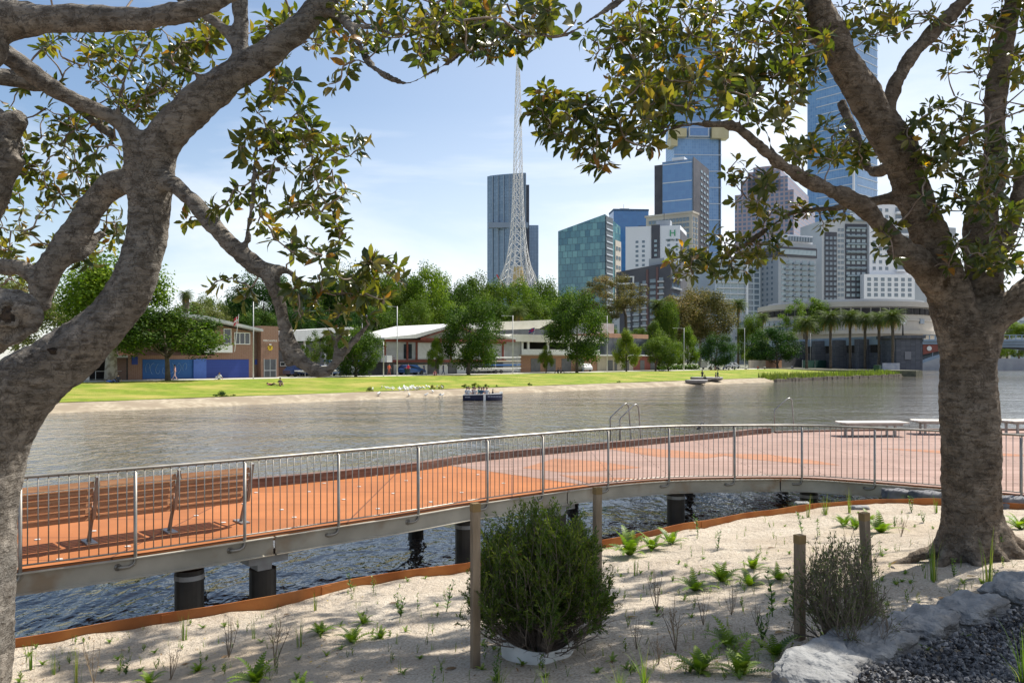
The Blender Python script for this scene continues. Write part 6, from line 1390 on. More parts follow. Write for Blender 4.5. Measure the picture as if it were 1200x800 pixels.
def person(pose, loc, rz, shirt, legs, label, hair=(.03, .02, .015), group=None, sc_=.96):
    if pose not in BODY: BODY[pose] = body_mesh(pose, None)
    me = BODY[pose]; o = bpy.data.objects.new('person', me); COL.objects.link(o); o.location = loc; o.rotation_euler = (0, 0, rz); o.scale = (sc_, sc_, sc_)
    for i, c in enumerate((None, shirt, legs, (.03, .03, .03))):
        if c: o.material_slots[i].link = 'OBJECT'; o.material_slots[i].material = pm('cloth_%.2f_%.2f_%.2f' % c, c, rough=.85)
    props(o, label, 'person', group); h = Vector(me['head']); m = MB(); vs, fs = [], []
    for i in range(5):
        th = i/4*1.7
        for j in range(8): a = j*math.pi/4; vs.append((h.x+.115*math.sin(th)*math.cos(a), h.y+.02+.125*math.sin(th)*math.sin(a), h.z+.02+.125*math.cos(th)))
    for i in range(4):
        for j in range(8): fs.append((i*8+j, (i+1)*8+j, (i+1)*8+(j+1) % 8, i*8+(j+1) % 8))
    m.add(vs, fs); m.build('hair', pm('hair_%.2f' % hair[0], hair, rough=.8), o, smooth=True, uv=False); return o
def onbank(px, t):
    s = S(px, t); return ST(s, t, 1.27 if t > 31 else grass_z(s, t)+.02)
W_, K_ = (.7, .7, .68), (.03, .03, .035)
person('stand', onbank(205, 33), R(120), (.72, .40, .38), (.65, .45, .42), 'person in pale pink walking past the left blue door')
person('lie', onbank(131, 28.5), R(70), (.08, .2, .55), (.1, .15, .35), 'person in blue lying on the grass below the pale trunk'); person('sit', onbank(138.5, 28.5), R(0), (.04, .04, .05), (.05, .05, .06), 'person in dark clothes sitting beside the one lying in blue')
person('sit', onbank(257, 30), R(-10), (.7, .7, .72), (.45, .45, .5), 'person in white hunched on the grass before the navy door')
person('sit', onbank(328.5, 17), R(30), (.05, .04, .05), (.3, .18, .14), 'person in black sitting upright on open grass'); person('lie', onbank(319, 18), R(60), (.35, .12, .1), (.12, .08, .08), 'person in dark red lying next to the one sitting in black')
person('stand', onbank(478.5, 34), R(10), (.5, .02, .05), K_, 'person in a red top standing by the bin'); person('stand', onbank(497, 33), R(75), (.12, .14, .2), (.06, .07, .12), 'person in grey walking past the white garage doors'); person('stand', onbank(519.5, 33), R(-80), (.04, .06, .14), (.03, .04, .1), 'person in navy walking beside the little green tree')
person('sit', onbank(509.5, 28), R(0), (.35, .12, .14), (.3, .2, .2), 'person in maroon sitting in the shade of the big round tree'); person('stand', onbank(456, 34.5), R(40), (.6, .12, .05), (.3, .08, .05), 'person in orange-red at the foot of the staircase')
person('stand', onbank(683, 34), R(0), (.5, .55, .55), (.2, .25, .3), 'person in pale green at the boathouse bay'); person('sit', onbank(657, 31), R(60), (.06, .07, .1), K_, 'dark-clad person sitting left of the big dark tree trunk'); person('sit', onbank(654, 31), R(-60), (.1, .1, .12), K_, 'second dark-clad person sitting by the big dark tree')
person('sit', onbank(783, 30.5), R(20), (.03, .03, .04), K_, 'person in black sitting on the grass right of the broad tree'); person('lie', onbank(776, 30.5), R(80), W_, (.6, .6, .6), 'person in white lying on the grass right of the broad tree')
for i, (px, t, sh_, lb) in enumerate(((833, 29.5, (.04, .04, .06), 'person in black at the left of the group under the bluish tree'), (838, 29, (.2, .1, .1), 'person in maroon within the group under the bluish tree'), (842, 30, K_, 'person in black in the middle of the group under the bluish tree'), (848, 29.5, (.05, .08, .2), 'person in blue within the group under the bluish tree'), (854, 29.5, (.08, .08, .08), 'person in charcoal at the right of the group under the bluish tree'), (861, 30, (.03, .1, .08), 'person in dark green apart from the group under the bluish tree'))): person('sit', onbank(px, t), i*1.1, sh_, K_, lb)
person('sit', onbank(874, 29.5), R(20), W_, (.4, .4, .4), 'person in white sitting at the foot of a light pole'); person('sit', onbank(888, 31), R(0), (.4, .08, .05), K_, 'person in red in front of the pale wall'); person('sit', onbank(896, 30), R(0), (.6, .6, .6), K_, 'person in light grey in front of the pale wall'); person('sit', onbank(928, 30), R(0), (.5, .5, .55), K_, 'person in pale clothes by the green fence'); person('sit', onbank(946, 31.5), R(0), (.05, .1, .3), K_, 'person in blue by the green fence')
# small bank shrubs
CRs = crown_mesh('foliage', 150, 2200, 20, .06, 'flat', .33)
def bush(px, yb, w, h, label, mat='dark', t=4.8):
    s = S(px, t); k = Yt(px, t)/F; o = bpy.data.objects.new('bush', CRs); COL.objects.link(o); o.location = ST(s, t, grass_z(s, t)+h*k*.28); o.scale = (w*k/2, w*k/2, h*k*.62); o.rotation_euler = (0, 0, px)
    o.material_slots[0].link = 'OBJECT'; o.material_slots[0].material = LM[mat]; props(o, label, 'bush')
for q in ((259, 465, 20, 9, 'dark low bush at the grass edge, furthest left'), (273, 466, 7, 3, 'tiny dark bush right beside the furthest-left one'), (434, 459, 12, 7, 'olive bush at the grass edge near the white gulls', 'olive'), (507, 457, 8, 7, 'round dark bush left one of a pair at the grass edge', 'gum'), (517, 457, 8, 7, 'round dark bush right one of a pair at the grass edge', 'gum'), (546, 455, 11, 6, 'green bush just above the stern of the tour boat', 'mid'), (558, 454, 12, 8, 'yellow-flowering bush above the tour boat', 'yellowish'), (570, 455, 8, 5, 'small green bush right of the yellow-flowering one', 'mid'), (621, 452, 6, 5, 'small dark bush below the cone-shaped tree'), (582, 455, 4, 3, 'tiny dark bush behind the bow of the tour boat'), (489, 457, 6, 5, 'olive bush among the white gulls', 'olive'), (725, 449, 5, 3, 'tiny dark bush on the gravel edge by the yellow-tipped tree')): bush(*q)
# gulls resting on the bank: ~40 birds, separate things sharing one shape
m = MB(); m.tube([(-.2, 0, .12), (-.08, 0, .14), (.05, 0, .16), (.12, 0, .24), (.17, 0, .27), (.23, 0, .26)], [.01, .06, .07, .045, .035, .006], 7); m.box(-.01, .01, -.03, -.015, 0, .1); m.box(-.01, .01, .015, .03, 0, .1)
gl = m.build('gull', M_white, uv=False, smooth=True); random.seed(15); spots = []
for i in range(42): spots.append((random.gauss(482, 14), random.uniform(3.0, 8.5)) if i < 34 else (random.uniform(440, 520), random.uniform(.6, 2.2)))
for i, (px, tt) in enumerate(spots):
    o = gl if i == 0 else bpy.data.objects.new('gull', gl.data)
    if i: COL.objects.link(o)
    s = S(px, tt); z = (grass_z(s, tt)+.02) if tt > 4.3 else -.35+.9*sstep(-1.6, 4.2, tt)+.02
    o.location = ST(s, tt, z); o.rotation_euler = (0, 0, random.random()*6.28); o.scale = (1.15,)*3
    props(o, 'white gull in the loose flock resting on the bank left of the tour boat', 'bird', 'white gulls resting on the bank')
# reeds and stones at the right-hand tip of the bank
rd = MB(); random.seed(6)
for i in range(3000):
    s_ = random.uniform(S(910, 1), 116); tt = random.uniform(.9, 4.6); zb = lerp(.05, .5, (tt-.9)/3.7); h = random.uniform(.7, 1.25); a = random.random()*6.28; p = ST(s_, tt, zb); d = Vector((math.cos(a), math.sin(a), 0))*.1; rd.rv = random.random()*.8; rd.quad(p-d, p+d, p+d*.2+Vector((d.y, -d.x, h)))
props(rd.build('reeds_grass', leafmat('reed', [(0, (.06, .07, .02)), (.5, (.13, .16, .03)), (1, (.26, .32, .04))], .3), uv=False, rnd=True), 'tall reedy grass fringing the water towards the bridge', 'reeds', kind='stuff')
lw = bthing('retaining_wall', 'low dark stone retaining wall under the reeds along the water', 'wall', S(910, .6), .6, 0)
m = MB(); L_ = 116-S(910, .6)
for k in range(int(L_/1.1)): m.box(k*1.1+.03, k*1.1+1.07, random.uniform(-.15, .1), .5, -.5, random.uniform(.35, .6))
m.build('stones', pm('wall_stone', (.13, .11, .085), (.24, .2, .16), 1.2, .95), lw)
# ---- tour boat
bc = P(566, 466.5, 71); bc.z = 0; tb = thing('tour_boat', 'small navy blue open tour boat with white trim carrying seated passengers', 'boat', bc, 0)
L_ = 45*71/F*1.02; m = MB(); vs, fs = [], []; nn = 16
for i in range(nn+1):
    u = i/nn; w = .95*(1-max(0, (u-.62)/.38)**2*.85); x = (u-.5)*L_; sheer = .46+.1*u
    for y, z in ((-w, sheer), (-w*.92, .05), (-w*.6, -.25), (w*.6, -.25), (w*.92, .05), (w, sheer), (w*.9, sheer), (w*.85, .2), (-w*.85, .2), (-w*.9, sheer)): vs.append((x, y, z))
for i in range(nn):
    for k in range(10): k2 = (k+1) % 10; a = i*10; fs.append((a+k, a+k2, a+10+k2, a+10+k))
fs += [tuple(range(10)), tuple(reversed(range(nn*10, nn*10+10)))]
m.add(vs, fs); m.build('hull', pm('navy_hull', (.008, .012, .045), (.012, .018, .06), 2, .35), tb)
m = MB()
for sg in (-1, 1): m.tube([((i/16-.5)*L_, sg*.97*(1-max(0, (i/16-.62)/.38)**2*.85), .5+.1*i/16) for i in range(17)], .035, 6)
m.build('gunwale', M_white, tb)
MB().box(.02*L_, .08*L_, -.975, -.955, .0, .52).build('white_stripe', M_white, tb)
text('HIRE BOATS'[:0] or '', .2, M_white, tb, (0, 0, 0), (0, 0, 0)) if False else None
mm = MB()
for k in range(9): mm.box(.13*L_+k*.14, .13*L_+k*.14+.09, -.96, -.948, .3, .42)
mm.build('name_lettering', pm('lettering_grey', (.35, .37, .45)), tb)
mm = MB()
for k in range(4): mm.box(-.44*L_+k*.12, -.44*L_+k*.12+.08, -.97, -.957, .26, .36)
mm.build('registration_lettering', pm('lettering_grey', (.35, .37, .45)), tb)
MB().box(L_*.42, L_*.5, -.25, .25, .62, .74).build('bow_deck', M_white, tb)
for i, (x, y, c, lb) in enumerate(((-.41, .2, (.6, .58, .62), 'in pale grey at the stern'), (-.35, -.3, W_, 'in white second from the stern'), (-.25, .2, (.10, .03, .08), 'in plum'), (-.2, -.3, (.55, .5, .48), 'in beige'), (-.1, .2, (.12, .3, .3), 'in teal'), (-.03, -.3, (.05, .1, .16), 'in dark blue amidships'), (.02, .3, (.7, .35, .28), 'in coral'), (.1, 0, W_, 'in white nearest the bow'))):
    person('seat', bc+Vector((x*L_, y, .32)), (-.4 if y < 0 else 2.6)+.4*math.sin(i*3), c, K_, 'boat passenger '+lb+' on the navy tour boat', hair=((.03, .02, .015), (.2, .12, .05))[i % 2])
person('stand', bc+Vector((.25*L_, 0, -.12)), R(-70), (.03, .03, .03), K_, 'person in black crouching forward at the bow of the tour boat', sc_=.62)
# ---- kayaks pulled on the gravel and paddlers
def small_boat(px, t, L, mat, label, ang, z=.12):
    s = S(px, t); r_ = thing('dinghy', label, 'boat', ST(s, t, z), ang, 'grey dinghies nosed onto the gravel'); m = MB(); hull(m, (0, 0, .5), L, .75, .5); m.build('hull', mat, r_, smooth=True)
    for sg in (-1, 1): MB().tube([((u-.5)*L*.96, sg*.72*(1-abs(2*u-1)**2.4), .5) for u in [k/10 for k in range(11)]], .13, 7).build('side_tube', M_greyd, r_, smooth=True)
M_greyd = pm('grey_rubber', (.22, .2, .2), (.3, .28, .28), 2, .6)
small_boat(816, 1.5, 3.6, M_greyd, 'front grey dinghy lying half in the water at the gravel', R(20)); small_boat(822, 3.2, 3.4, M_greyd, 'rear grey dinghy pulled up on the gravel', R(10), .42); small_boat(836, 2.6, 3.2, M_dgrey, 'dark dinghy right of the two grey ones', R(20), .35)
person('stand', ST(S(823, 3.4), 3.4, .45), R(30), K_, K_, 'person in black standing among the dinghies', sc_=.9); person('sit', ST(S(839, 2.6), 2.6, .75), R(60), (.06, .06, .07), K_, 'person in dark grey sitting in the dark dinghy'); person('stand', ST(S(841, 3), 3, .45), R(-60), (.03, .09, .04), K_, 'person in dark green bending by the dark dinghy', sc_=.8); person('sit', ST(S(826, 1.6), 1.6, .5), R(0), K_, K_, 'person in black sitting at the stern of the front dinghy')
bn2 = bthing('rubbish_bin', 'square dark green bin with a sapling at the tip of the grassy bank', 'bin', S(1028, 6), 6, .7); MB().box(-.6, .6, -.6, .6, 0, 1.6).build('body', pm('bin_green', (.02, .06, .04)), bn2); MB().tube([(0, 0, 1.6), (.05, 0, 2.8)], .04, 6).build('stem', M_trunkd, bn2)
# ================================================================== CITY
def tower(px_l, px_c, px_r, top, Y, ang, mat, name, label, base_z=1.2, depth=25, roof=None, group=None, ytop_l=None, ytop_r=None):
    """box with nearest corner at px_c; right face runs at angle ang, left face perpendicular"""
    a = R(ang); C = P(px_c, 420, Y); C.z = base_z; eR = Vector((math.cos(a), math.sin(a), 0)); eL = Vector((-math.sin(a), math.cos(a), 0))
    def ln(e, px):
        m = (px-600)/F; return (m*C.y-C.x)/(e.x-m*e.y)
    LR = ln(eR, px_r) if px_r > px_c+.5 else depth; LL = ln(eL, px_l) if px_l < px_c-.5 else depth
    H = (420-top)*Y/F+EYE-base_z
    root = thing(name, label, 'building', C, a, group); root['_d'] = 0; del root['_d']
    hl = H if ytop_l is None else (420-ytop_l)*Y/F*(1+LL*eL.y/Y)+EYE-base_z; hr = H if ytop_r is None else (420-ytop_r)*Y/F*(1+LR*eR.y/Y)+EYE-base_z
    m = MB(); m.add([(0,0,0),(LR,0,0),(LR,LL,0),(0,LL,0),(0,0,H),(LR,0,hr),(LR,LL,hl+hr-H),(0,LL,hl)], [(0,3,2,1),(4,5,6,7),(0,1,5,4),(1,2,6,5),(2,3,7,6),(3,0,4,7)])
    m.build('wall' , mat, root); return root, LR, LL, H
def wins(root, face, u0, u1, z0, z1, nu, nz_, w, h, mat, name='window', skip=None, proud=.12):
    src = None
    for j in range(nz_):
        for i in range(nu):
            if skip and skip(i, j): continue
            u = lerp(u0, u1, (i+.5)/nu); z = lerp(z0, z1, (j+.5)/nz_)
            if src is None:
                m = MB(); m.box(-w/2, w/2, -proud, .02, -h/2, h/2); src = m.build(name, mat, root); o = src
            else: o = inst(src, name, root)
            if face == 'R': o.location = (u, 0, z)
            else: o.location = (0, u, z); o.rotation_euler = (0, 0, -math.pi/2)
def slab(root, name, mat, x0, x1, y0, y1, z0, z1): return MB().box(x0, x1, y0, y1, z0, z1).build(name, mat, root)
M_cw = gridmat('blue_grey_glass', (.15, .22, .32), (.2, .28, .39), (.12, .18, .26), 3.2, 3.6, .22, .12, .7, noise_c=(.4, .02))
M_teal = gridmat('teal_patchwork_glass', (.055, .16, .22), (.17, .36, .38), (.05, .10, .14), 3.4, 4.2, .14, .12, .7, offset=.45, bias=-.1)
M_bluegl = gridmat('deep_blue_glass', (.03, .15, .38), (.04, .18, .43), (.03, .13, .34), 5, 4, .05, .1, .7)
M_eur = gridmat('tower_blue_glass', (.13, .26, .48), (.18, .33, .56), (.2, .33, .5), 2.6, 3.3, .16, .1, .7, noise_c=(.3, .03))
M_stripe = pm('pale_band', (.55, .6, .66), rough=.5)
M_wall_w = pm('hotel_white', (.70, .71, .74), (.76, .77, .80), .05, .7); M_wall_g = pm('grey_concrete', (.30, .33, .37), (.36, .39, .43), .05, .8); M_wall_dg = pm('dark_panel', (.055, .058, .075), (.085, .085, .10), .1, .7); M_wall_b = pm('beige_concrete', (.42, .38, .33), (.5, .46, .4), .05, .85)
M_gold = pm('gold_panel', (.50, .43, .24), (.58, .5, .3), .1, .5, .2); M_wg = pm('window_bluegrey', (.09, .13, .17), (.17, .22, .27), .3, .15, spec=.8); M_wl = pm('window_pale', (.2, .28, .32), (.3, .38, .42), .3, .2, spec=.8)
M_purp = gridmat('rose_stone_grid', (.10, .15, .25), (.13, .19, .30), (.33, .27, .30), 3.6, 3.5, .7, .3, .5)
# B1 curved tower
def curved(pl, pr, tl, tr, Y, mat, name, label, n=14, bulge=12, depth=30):
    root = thing(name, label, 'building', P((pl+pr)/2, 420, Y)); root.location.z = 1.2; m = MB(); ring = []
    for i in range(n+1):
        u = i/n; px = lerp(pl, pr, u); yy = Y-bulge*math.sin(math.pi*u)+18*(1-u); p = P(px, 420, yy); ring.append((p.x-root.location.x, p.y-root.location.y, (420-lerp(tl, tr, u**.6))*yy/F+EYE-1.2))
    k = len(ring); vs = []
    for x, y, h in ring: vs += [(x, y, 0), (x, y, h), (x, y+depth, 0), (x, y+depth, h)]
    fs = []
    for i in range(k-1): a = i*4; b_ = a+4; fs += [(a, b_, b_+1, a+1), (a+2, a+3, b_+3, b_+2), (a+1, b_+1, b_+3, a+3)]
    fs += [(0, 1, 3, 2), ((k-1)*4, (k-1)*4+2, (k-1)*4+3, (k-1)*4+1)]
    m.add(vs, fs); m.build('wall', mat, root); return root, ring
r1, rg = curved(571, 616, 207, 202.5, 900, M_cw, 'glass_tower', 'curved grey-blue glass tower behind the white lattice spire')
for x0, x1, yt, sh_ in ((616, 620.5, 211, .04), (617, 631.5, 259, .05)):
    Yq = 915+sh_*100; a, b_ = P(x0, 420, Yq), P(x1, 420, Yq); slab(r1, 'wing', M_cw if x1 > 625 else M_wall_dg, a.x-r1.location.x, b_.x-r1.location.x, Yq-900+14, Yq-900+40, 0, (420-yt)*Yq/F)
for i in range(8, 14, 1) if False else ():
    pass
for k in range(7):      # fins running down the curved front
    i = 2+k*2 if 2+k*2 < len(rg) else len(rg)-1; x, y, h = rg[i]; slab(r1, 'fin', pm('fin_grey', (.26, .32, .4)), x-.5, x+.5, y-1.6, y, h*.35, h-1)
slab(r1, 'sky_band', pm('band_grey', (.22, .27, .35)), rg[0][0]+2, rg[-1][0]+3, rg[7][1]-2.5, rg[7][1]+5, (420-265)*900/F, (420-259)*900/F)
# B3 teal block
r3, LR, LL, H = tower(654, 709, 727, 251, 500, 62, M_teal, 'office_block', 'teal patchwork glass block with a sloping roofline', ytop_l=271, ytop_r=266)
# left face gets the patchwork; right face a louvred grey skin
slab(r3, 'side_wall', pm('louvre_dark', (.10, .12, .14)), .5, LR*.45, -.6, -.05, 0, H-1); slab(r3, 'rear_wing', M_wall_b, LR*.62, LR, -.5, -.05, 0, H-14)
wins(r3, 'R', 1, LR*.43, 2, H-3, 1, 22, LR*.38, .7, M_stripe, 'louvre', proud=.9);
wins(r3, 'R', LR*.64, LR*.98, 4, H-16, 2, 12, LR*.12, 2.2, M_wg, proud=.7)
# B4
r4, LR, LL, H = tower(719, 719, 760, 247, 850, 4, M_bluegl, 'office_block', 'plain deep blue glass block with a flat top'); slab(r4, 'parapet', pm('blue_parapet', (.05, .1, .18)), -.3, LR+.3, -.4, LL, H, H+2)
for k in range(3): slab(r4, 'louvre', pm('blue_parapet', (.05, .1, .18)), LR*.7, LR*.95, -.5, -.05, H-24+k*3.4, H-22.6+k*3.4)
# B6 beige grid
r6, LR, LL, H = tower(757, 811, 818, 249.5, 560, 55, M_wall_b, 'apartment_block', 'beige gridded block peering over the white hotel')
wins(r6, 'L', 2, LL-2, H-34, H-2, 12, 8, LL/12*.72, 2.6, M_wg, proud=.3); wins(r6, 'R', .5, LR-.5, H-34, H-2, 2, 8, LR/2*.6, 2.9, M_wg, proud=.3)
slab(r6, 'roof_beam', M_wall_b, -.8, LR+.5, -.8, LL+.8, H, H+1.4)
# B5 hotel
r5, LR, LL, H = tower(733, 797, 804.5, 264, 450, 70, M_wall_w, 'hotel', 'white hotel block with a dark vertical band and a green sign', ytop_l=266)
u763, u773 = LL*(797-763)/(797-733)*.98, LL*(797-773)/(797-733)*.97
slab(r5, 'dark_band', M_wall_dg, -.35, .02, u773, u763, 0, H+1); slab(r5, 'side_wall', M_wall_dg, .5, LR, -.25, -.02, 0, H-2.5)
for u0 in (u763+8.3, u763+4.6): wins(r5, 'L', u0-1, u0+1, H-23, H-6.9, 1, 6, 1.6, 1.4, M_wg)
wins(r5, 'L', (u763+u773)/2-1, (u763+u773)/2+1, H-23, H-6.9, 1, 6, 1.6, 1.4, M_wl, proud=.5); wins(r5, 'L', u773-5.8, u773-4, H-23, H-6.9, 1, 6, 1.6, 1.4, M_wg); wins(r5, 'L', 1.2, 2.6, H-23, H-6.9, 1, 6, 1.1, 1.4, M_wg)
M_green = pm('sign_green', (.03, .32, .14), rough=.5)
text('H', 5.2, M_green, r5, (-.25, 4.2, H-4.4), (R(90), 0, R(-90)), 'sign_letter', .15); text('Holiday Inn', 1.6, pm('sign_grey', (.12, .16, .14)), r5, (-.25, 4.2, H-8), (R(90), 0, R(-90)), 'sign_lettering', .1)
# B7 dark apartments
r7, LR, LL, H = tower(722, 786, 798, 307, 390, 60, M_wall_dg, 'apartment_block', 'dark charcoal apartment block with a white framed box and small balconies', ytop_l=319)
hl = H-(319-307)*.42
for c, (u, w_) in enumerate(((.17, 2.2), (.32, 3), (.47, 2.2), (.62, 3), (.77, 2.2))):
    wins(r7, 'L', LL*u-1, LL*u+1, 4, H-6-u*4, 1, 13, w_, 1.7, M_wg, proud=.15)
    if c in (0, 2, 4, 3): wins(r7, 'L', LL*u-1, LL*u+1, 2.8, H-7.2-u*4, 1, 13, 3.1, .8, M_wall_g if c % 2 else pm('balcony_pale', (.4, .4, .42)), 'balcony', proud=1.3)
slab(r7, 'brown_panel', pm('brown_panel', (.13, .07, .07)), -.3, 0, LL*.40, LL*.44, 0, H-3); slab(r7, 'brown_panel', pm('brown_panel', (.13, .07, .07)), -.3, 0, LL*.22, LL*.26, 0, H-2)
fz1, fz0 = H-6.0, H-9.8; fm = MB(); fu0, fu1 = LL*.66, LL*.96
for b_ in ((fu0, fu1, fz1-.5, fz1), (fu0, fu1, fz0, fz0+.5), (fu0, fu0+.5, fz0+.5, fz1-.5), (fu1-.5, fu1, fz0+.5, fz1-.5)): fm.box(-1, -.05, b_[0], b_[1], b_[2], b_[3])
fm.build('white_frame', M_white, r7); wins(r7, 'R', 1, LR-1, 3, H-4, 3, 9, LR/4.5, 1.8, M_wg); wins(r7, 'R', 1, LR-1, 1.6, H-5.4, 3, 9, LR/3.6, .8, M_wall_g, 'balcony', proud=1)
# B8 striped glass with dark sides
r8, LR, LL, H = tower(776, 812, 830, 186, 650, 62, M_cw, 'glass_tower', 'blue glass tower with white horizontal lines and a dark windowed side')
slab(r8, 'dark_wing', M_wall_dg, 4, 20, LL+.3, LL+8, 0, H-1)
M_b8 = gridmat('mid_blue_glass', (.12, .23, .46), (.14, .27, .5), (.12, .22, .42), 3, 3.6, .06, .1, .7); slab(r8, 'glass_front', M_b8, -.6, -.05, .8, LL-.6, 0, H-1.2)
for k in range(7): slab(r8, 'white_line', M_stripe, -.9, -.62, .8, LL-.6, H-3-k*15.2, H-2.2-k*15.2)
slab(r8, 'dark_wall', M_wall_dg, -.3, LR+.2, -.5, -.05, 0, H+1.5); wins(r8, 'R', LR*.4, LR-.8, 4, H-3, 3, 30, LR*.11, 2, M_wl, proud=.8); slab(r8, 'roof_plant', M_wall_w, 2, LR*.6, LL*.3, LL*.7, H, H+3)
# B9 gold boxes tower
r9, LR, LL, H = tower(790, 790, 845, 38, 930, 3, M_eur, 'skyscraper', 'very tall blue tower with golden box bays partway up, tip hidden by leaves', depth=40)
LR9, H9 = LR, H
for k in range(20): slab(r9, 'floor_band', M_stripe, -.4, LR+.3, -.6, -.05, 12+k*19, 12.9+k*19)
def zz9(y): return (420-y)*930/F+2.5
slab(r9, 'gold_bay', M_gold, -6, 13, -7, 6, zz9(162), zz9(152)); slab(r9, 'gold_bay', M_gold, LR-13, LR+7, -7, 6, zz9(163), zz9(150)); slab(r9, 'gold_bay', M_gold, -5, 3, -4, 14, zz9(172), zz9(160)); slab(r9, 'glass_bay', M_stripe, 16, 40, -5, 3, zz9(161), zz9(150)); slab(r9, 'bay_glass', M_b8, 17.5, 38.5, -5.4, -5.02, zz9(160), zz9(151))
for x in (10, 22): slab(r9, 'edge_strip', M_wg, LR-3, LR-1, -.4, -.05, 0, H)
r9.location.z = 1.2
# B10 right skyscraper
r10, LR, LL, H = tower(946, 1000, 1028, 28, 800, 40, M_eur, 'skyscraper', 'very tall blue tower with many white horizontal lines behind the right-hand tree', ytop_l=42)
for k in range(38): slab(r10, 'floor_band', M_stripe, LR*.15, LR+.3, -.5, -.05, 14+k*8.6, 14.9+k*8.6)
for k in range(38): slab(r10, 'floor_band', M_stripe, -.5, -.05, .5, LL*.8, 14+k*8.6, 14.9+k*8.6)
slab(r10, 'pale_edge', M_wall_w, -1.2, .6, -1.2, .6, 0, (420-150)*800/F)
# B11 rose tower with stepped top
r11, LR, LL, H = tower(861, 930, 955, 222, 620, 60, M_purp, 'office_tower', 'rose and purple stone office tower with a stepped gable top')
for i, (f0, f1, y1) in enumerate(((.1, .9, 205), (.22, .78, 196), (.32, .68, 191))): slab(r11, 'stepped_top', M_purp, .5, LR*.95, LL*f0, LL*f1, H-1, (420-y1)*620/F+2.5)
slab(r11, 'pediment', M_gold, -.8, .4, LL*.33, LL*.6, H+12, H+14)
r11b, LR, LL, H = tower(954.5, 954.5, 966, 305, 600, 5, M_wall_w, 'office_block', 'slim pale block between the grey apartments and the stepped white ones'); wins(r11b, 'R', .5, LR-.5, 5, H-3, 1, 14, LR*.8, 1.6, M_wl)
# B12 grey apartments + white curved wing
r12, LR, LL, H = tower(890, 912, 956, 284, 400, 22, M_wall_g, 'apartment_block', 'blue-grey apartment slab with rows of balconies and a dark top storey')
wins(r12, 'R', 1.0, LR-.6, 4, H-8, 5, 18, LR/5*.62, 1.7, M_wl); wins(r12, 'R', 3.0, LR-.6, 3.0, H-9.0, 4, 18, LR/5*.8, .8, pm('balcony_glass', (.2, .26, .3), rough=.3), 'balcony', proud=1.4)
wins(r12, 'L', LL*.2, LL*.95, 4, H-8, 3, 18, 1.2, 1.3, M_wg); slab(r12, 'top_storey', M_wall_dg, -.4, LR+.3, -.5, LL+.3, H-7, H-2); wins(r12, 'R', 1, LR-1, H-6.6, H-2.4, 8, 1, 3.6, 2.6, M_wl, proud=.8)
slab(r12, 'roof_terrace', M_wall_w, LR*.22, LR*.95, 1, LL*.7, H, H+4.5); wins(r12, 'R', LR*.25, LR*.9, H+.4, H+4, 9, 1, 1.2, 2.4, M_wg, 'roof_window', proud=-.9+1.9)
r12b, LR, LL, H = tower(838, 838, 891, 300, 405, 14, pm('white_blue_wall', (.42, .48, .54), (.48, .54, .6), .05, .7), 'apartment_block', 'pale blue-white apartment wing with glassy balcony bays left of the grey slab')
wins(r12b, 'R', .6, LR*.66, 4, H-2, 4, 17, LR*.13, 2.1, M_wl); wins(r12b, 'R', .4, LR*.68, 2.7, H-3.3, 1, 17, LR*.62, .28, M_wall_w, 'balcony', proud=1.3); wins(r12b, 'R', LR*.72, LR*.98, 4, H-2, 2, 17, LR*.1, 2.1, M_wg); slab(r12b, 'pier', M_wall_w, LR*.66, LR*.70, -1.2, -.05, 0, H+1)
# B13 stepped white apartments
r13, LR, LL, H = tower(963, 963, 1064, 258, 430, 6, pm('pale_grey_wall', (.42, .44, .46), (.5, .52, .54), .05, .8), 'apartment_block', 'large stepped white and grey apartment complex behind the forked trunk')
def ux(px): return (px-963)/(1064-963)*LR
def zx(y): return (420-y)*430/F+2.5
slab(r13, 'dark_bay', M_wall_dg, ux(966), ux(980), -.4, -.05, 0, zx(272)); slab(r13, 'dark_bay', M_wall_dg, ux(990), ux(1015), -.4, -.05, 0, zx(262)); slab(r13, 'side_tower', M_wall_w, ux(1016), ux(1062), -2, 18, zx(322), zx(237)); slab(r13, 'low_front', M_wall_w, ux(1005), ux(1064), -6, -2.2, 0, zx(322))
for u0, u1, nu, zt2, pr, yo, mt in ((966, 980, 3, 276, .6, 0, M_wg), (981, 989, 2, 266, .2, 0, M_wg), (990, 1014, 4, 266, .6, 0, M_wl)): wins(r13, 'R', ux(u0), ux(u1), 3, zx(zt2), nu, 24, (ux(u1)-ux(u0))/nu*.7, 1.6, mt, proud=pr)
for k in range(9): slab(r13, 'balcony', pm('balcony_glass', (.2, .26, .3)), ux(991), ux(1013), -1.8, -.45, zx(350)+k*4.3+12, zx(350)+k*4.3+12.9)
def winsy(root, u0, u1, z0, z1, nu, nz_, w, h, mat, y):
    src = None
    for j in range(nz_):
        for i in range(nu):
            if src is None: src = o = MB().box(-w/2, w/2, -.12, .05, -h/2, h/2).build('window', mat, root)
            else: o = inst(src, 'window', root)
            o.location = (lerp(u0, u1, (i+.5)/nu), y, lerp(z0, z1, (j+.5)/nz_))
winsy(r13, ux(1018), ux(1040), zx(318), zx(242), 3, 10, 1.7, 1.8, M_wg, -2.02); winsy(r13, ux(1007), ux(1062), zx(349), zx(325), 7, 4, 2, 1.9, M_wg, -6.02)
for k in range(9): slab(r13, 'curved_balcony', M_wall_w, ux(1046), ux(1063), -4, -2, zx(318)+k*3.9, zx(318)+k*3.9+1.2)
for k in range(9): slab(r13, 'balcony_recess', M_wg, ux(1046.5), ux(1062.5), -2.3, -1.95, zx(318)+k*3.9+1.22, zx(318)+k*3.9+3.6)
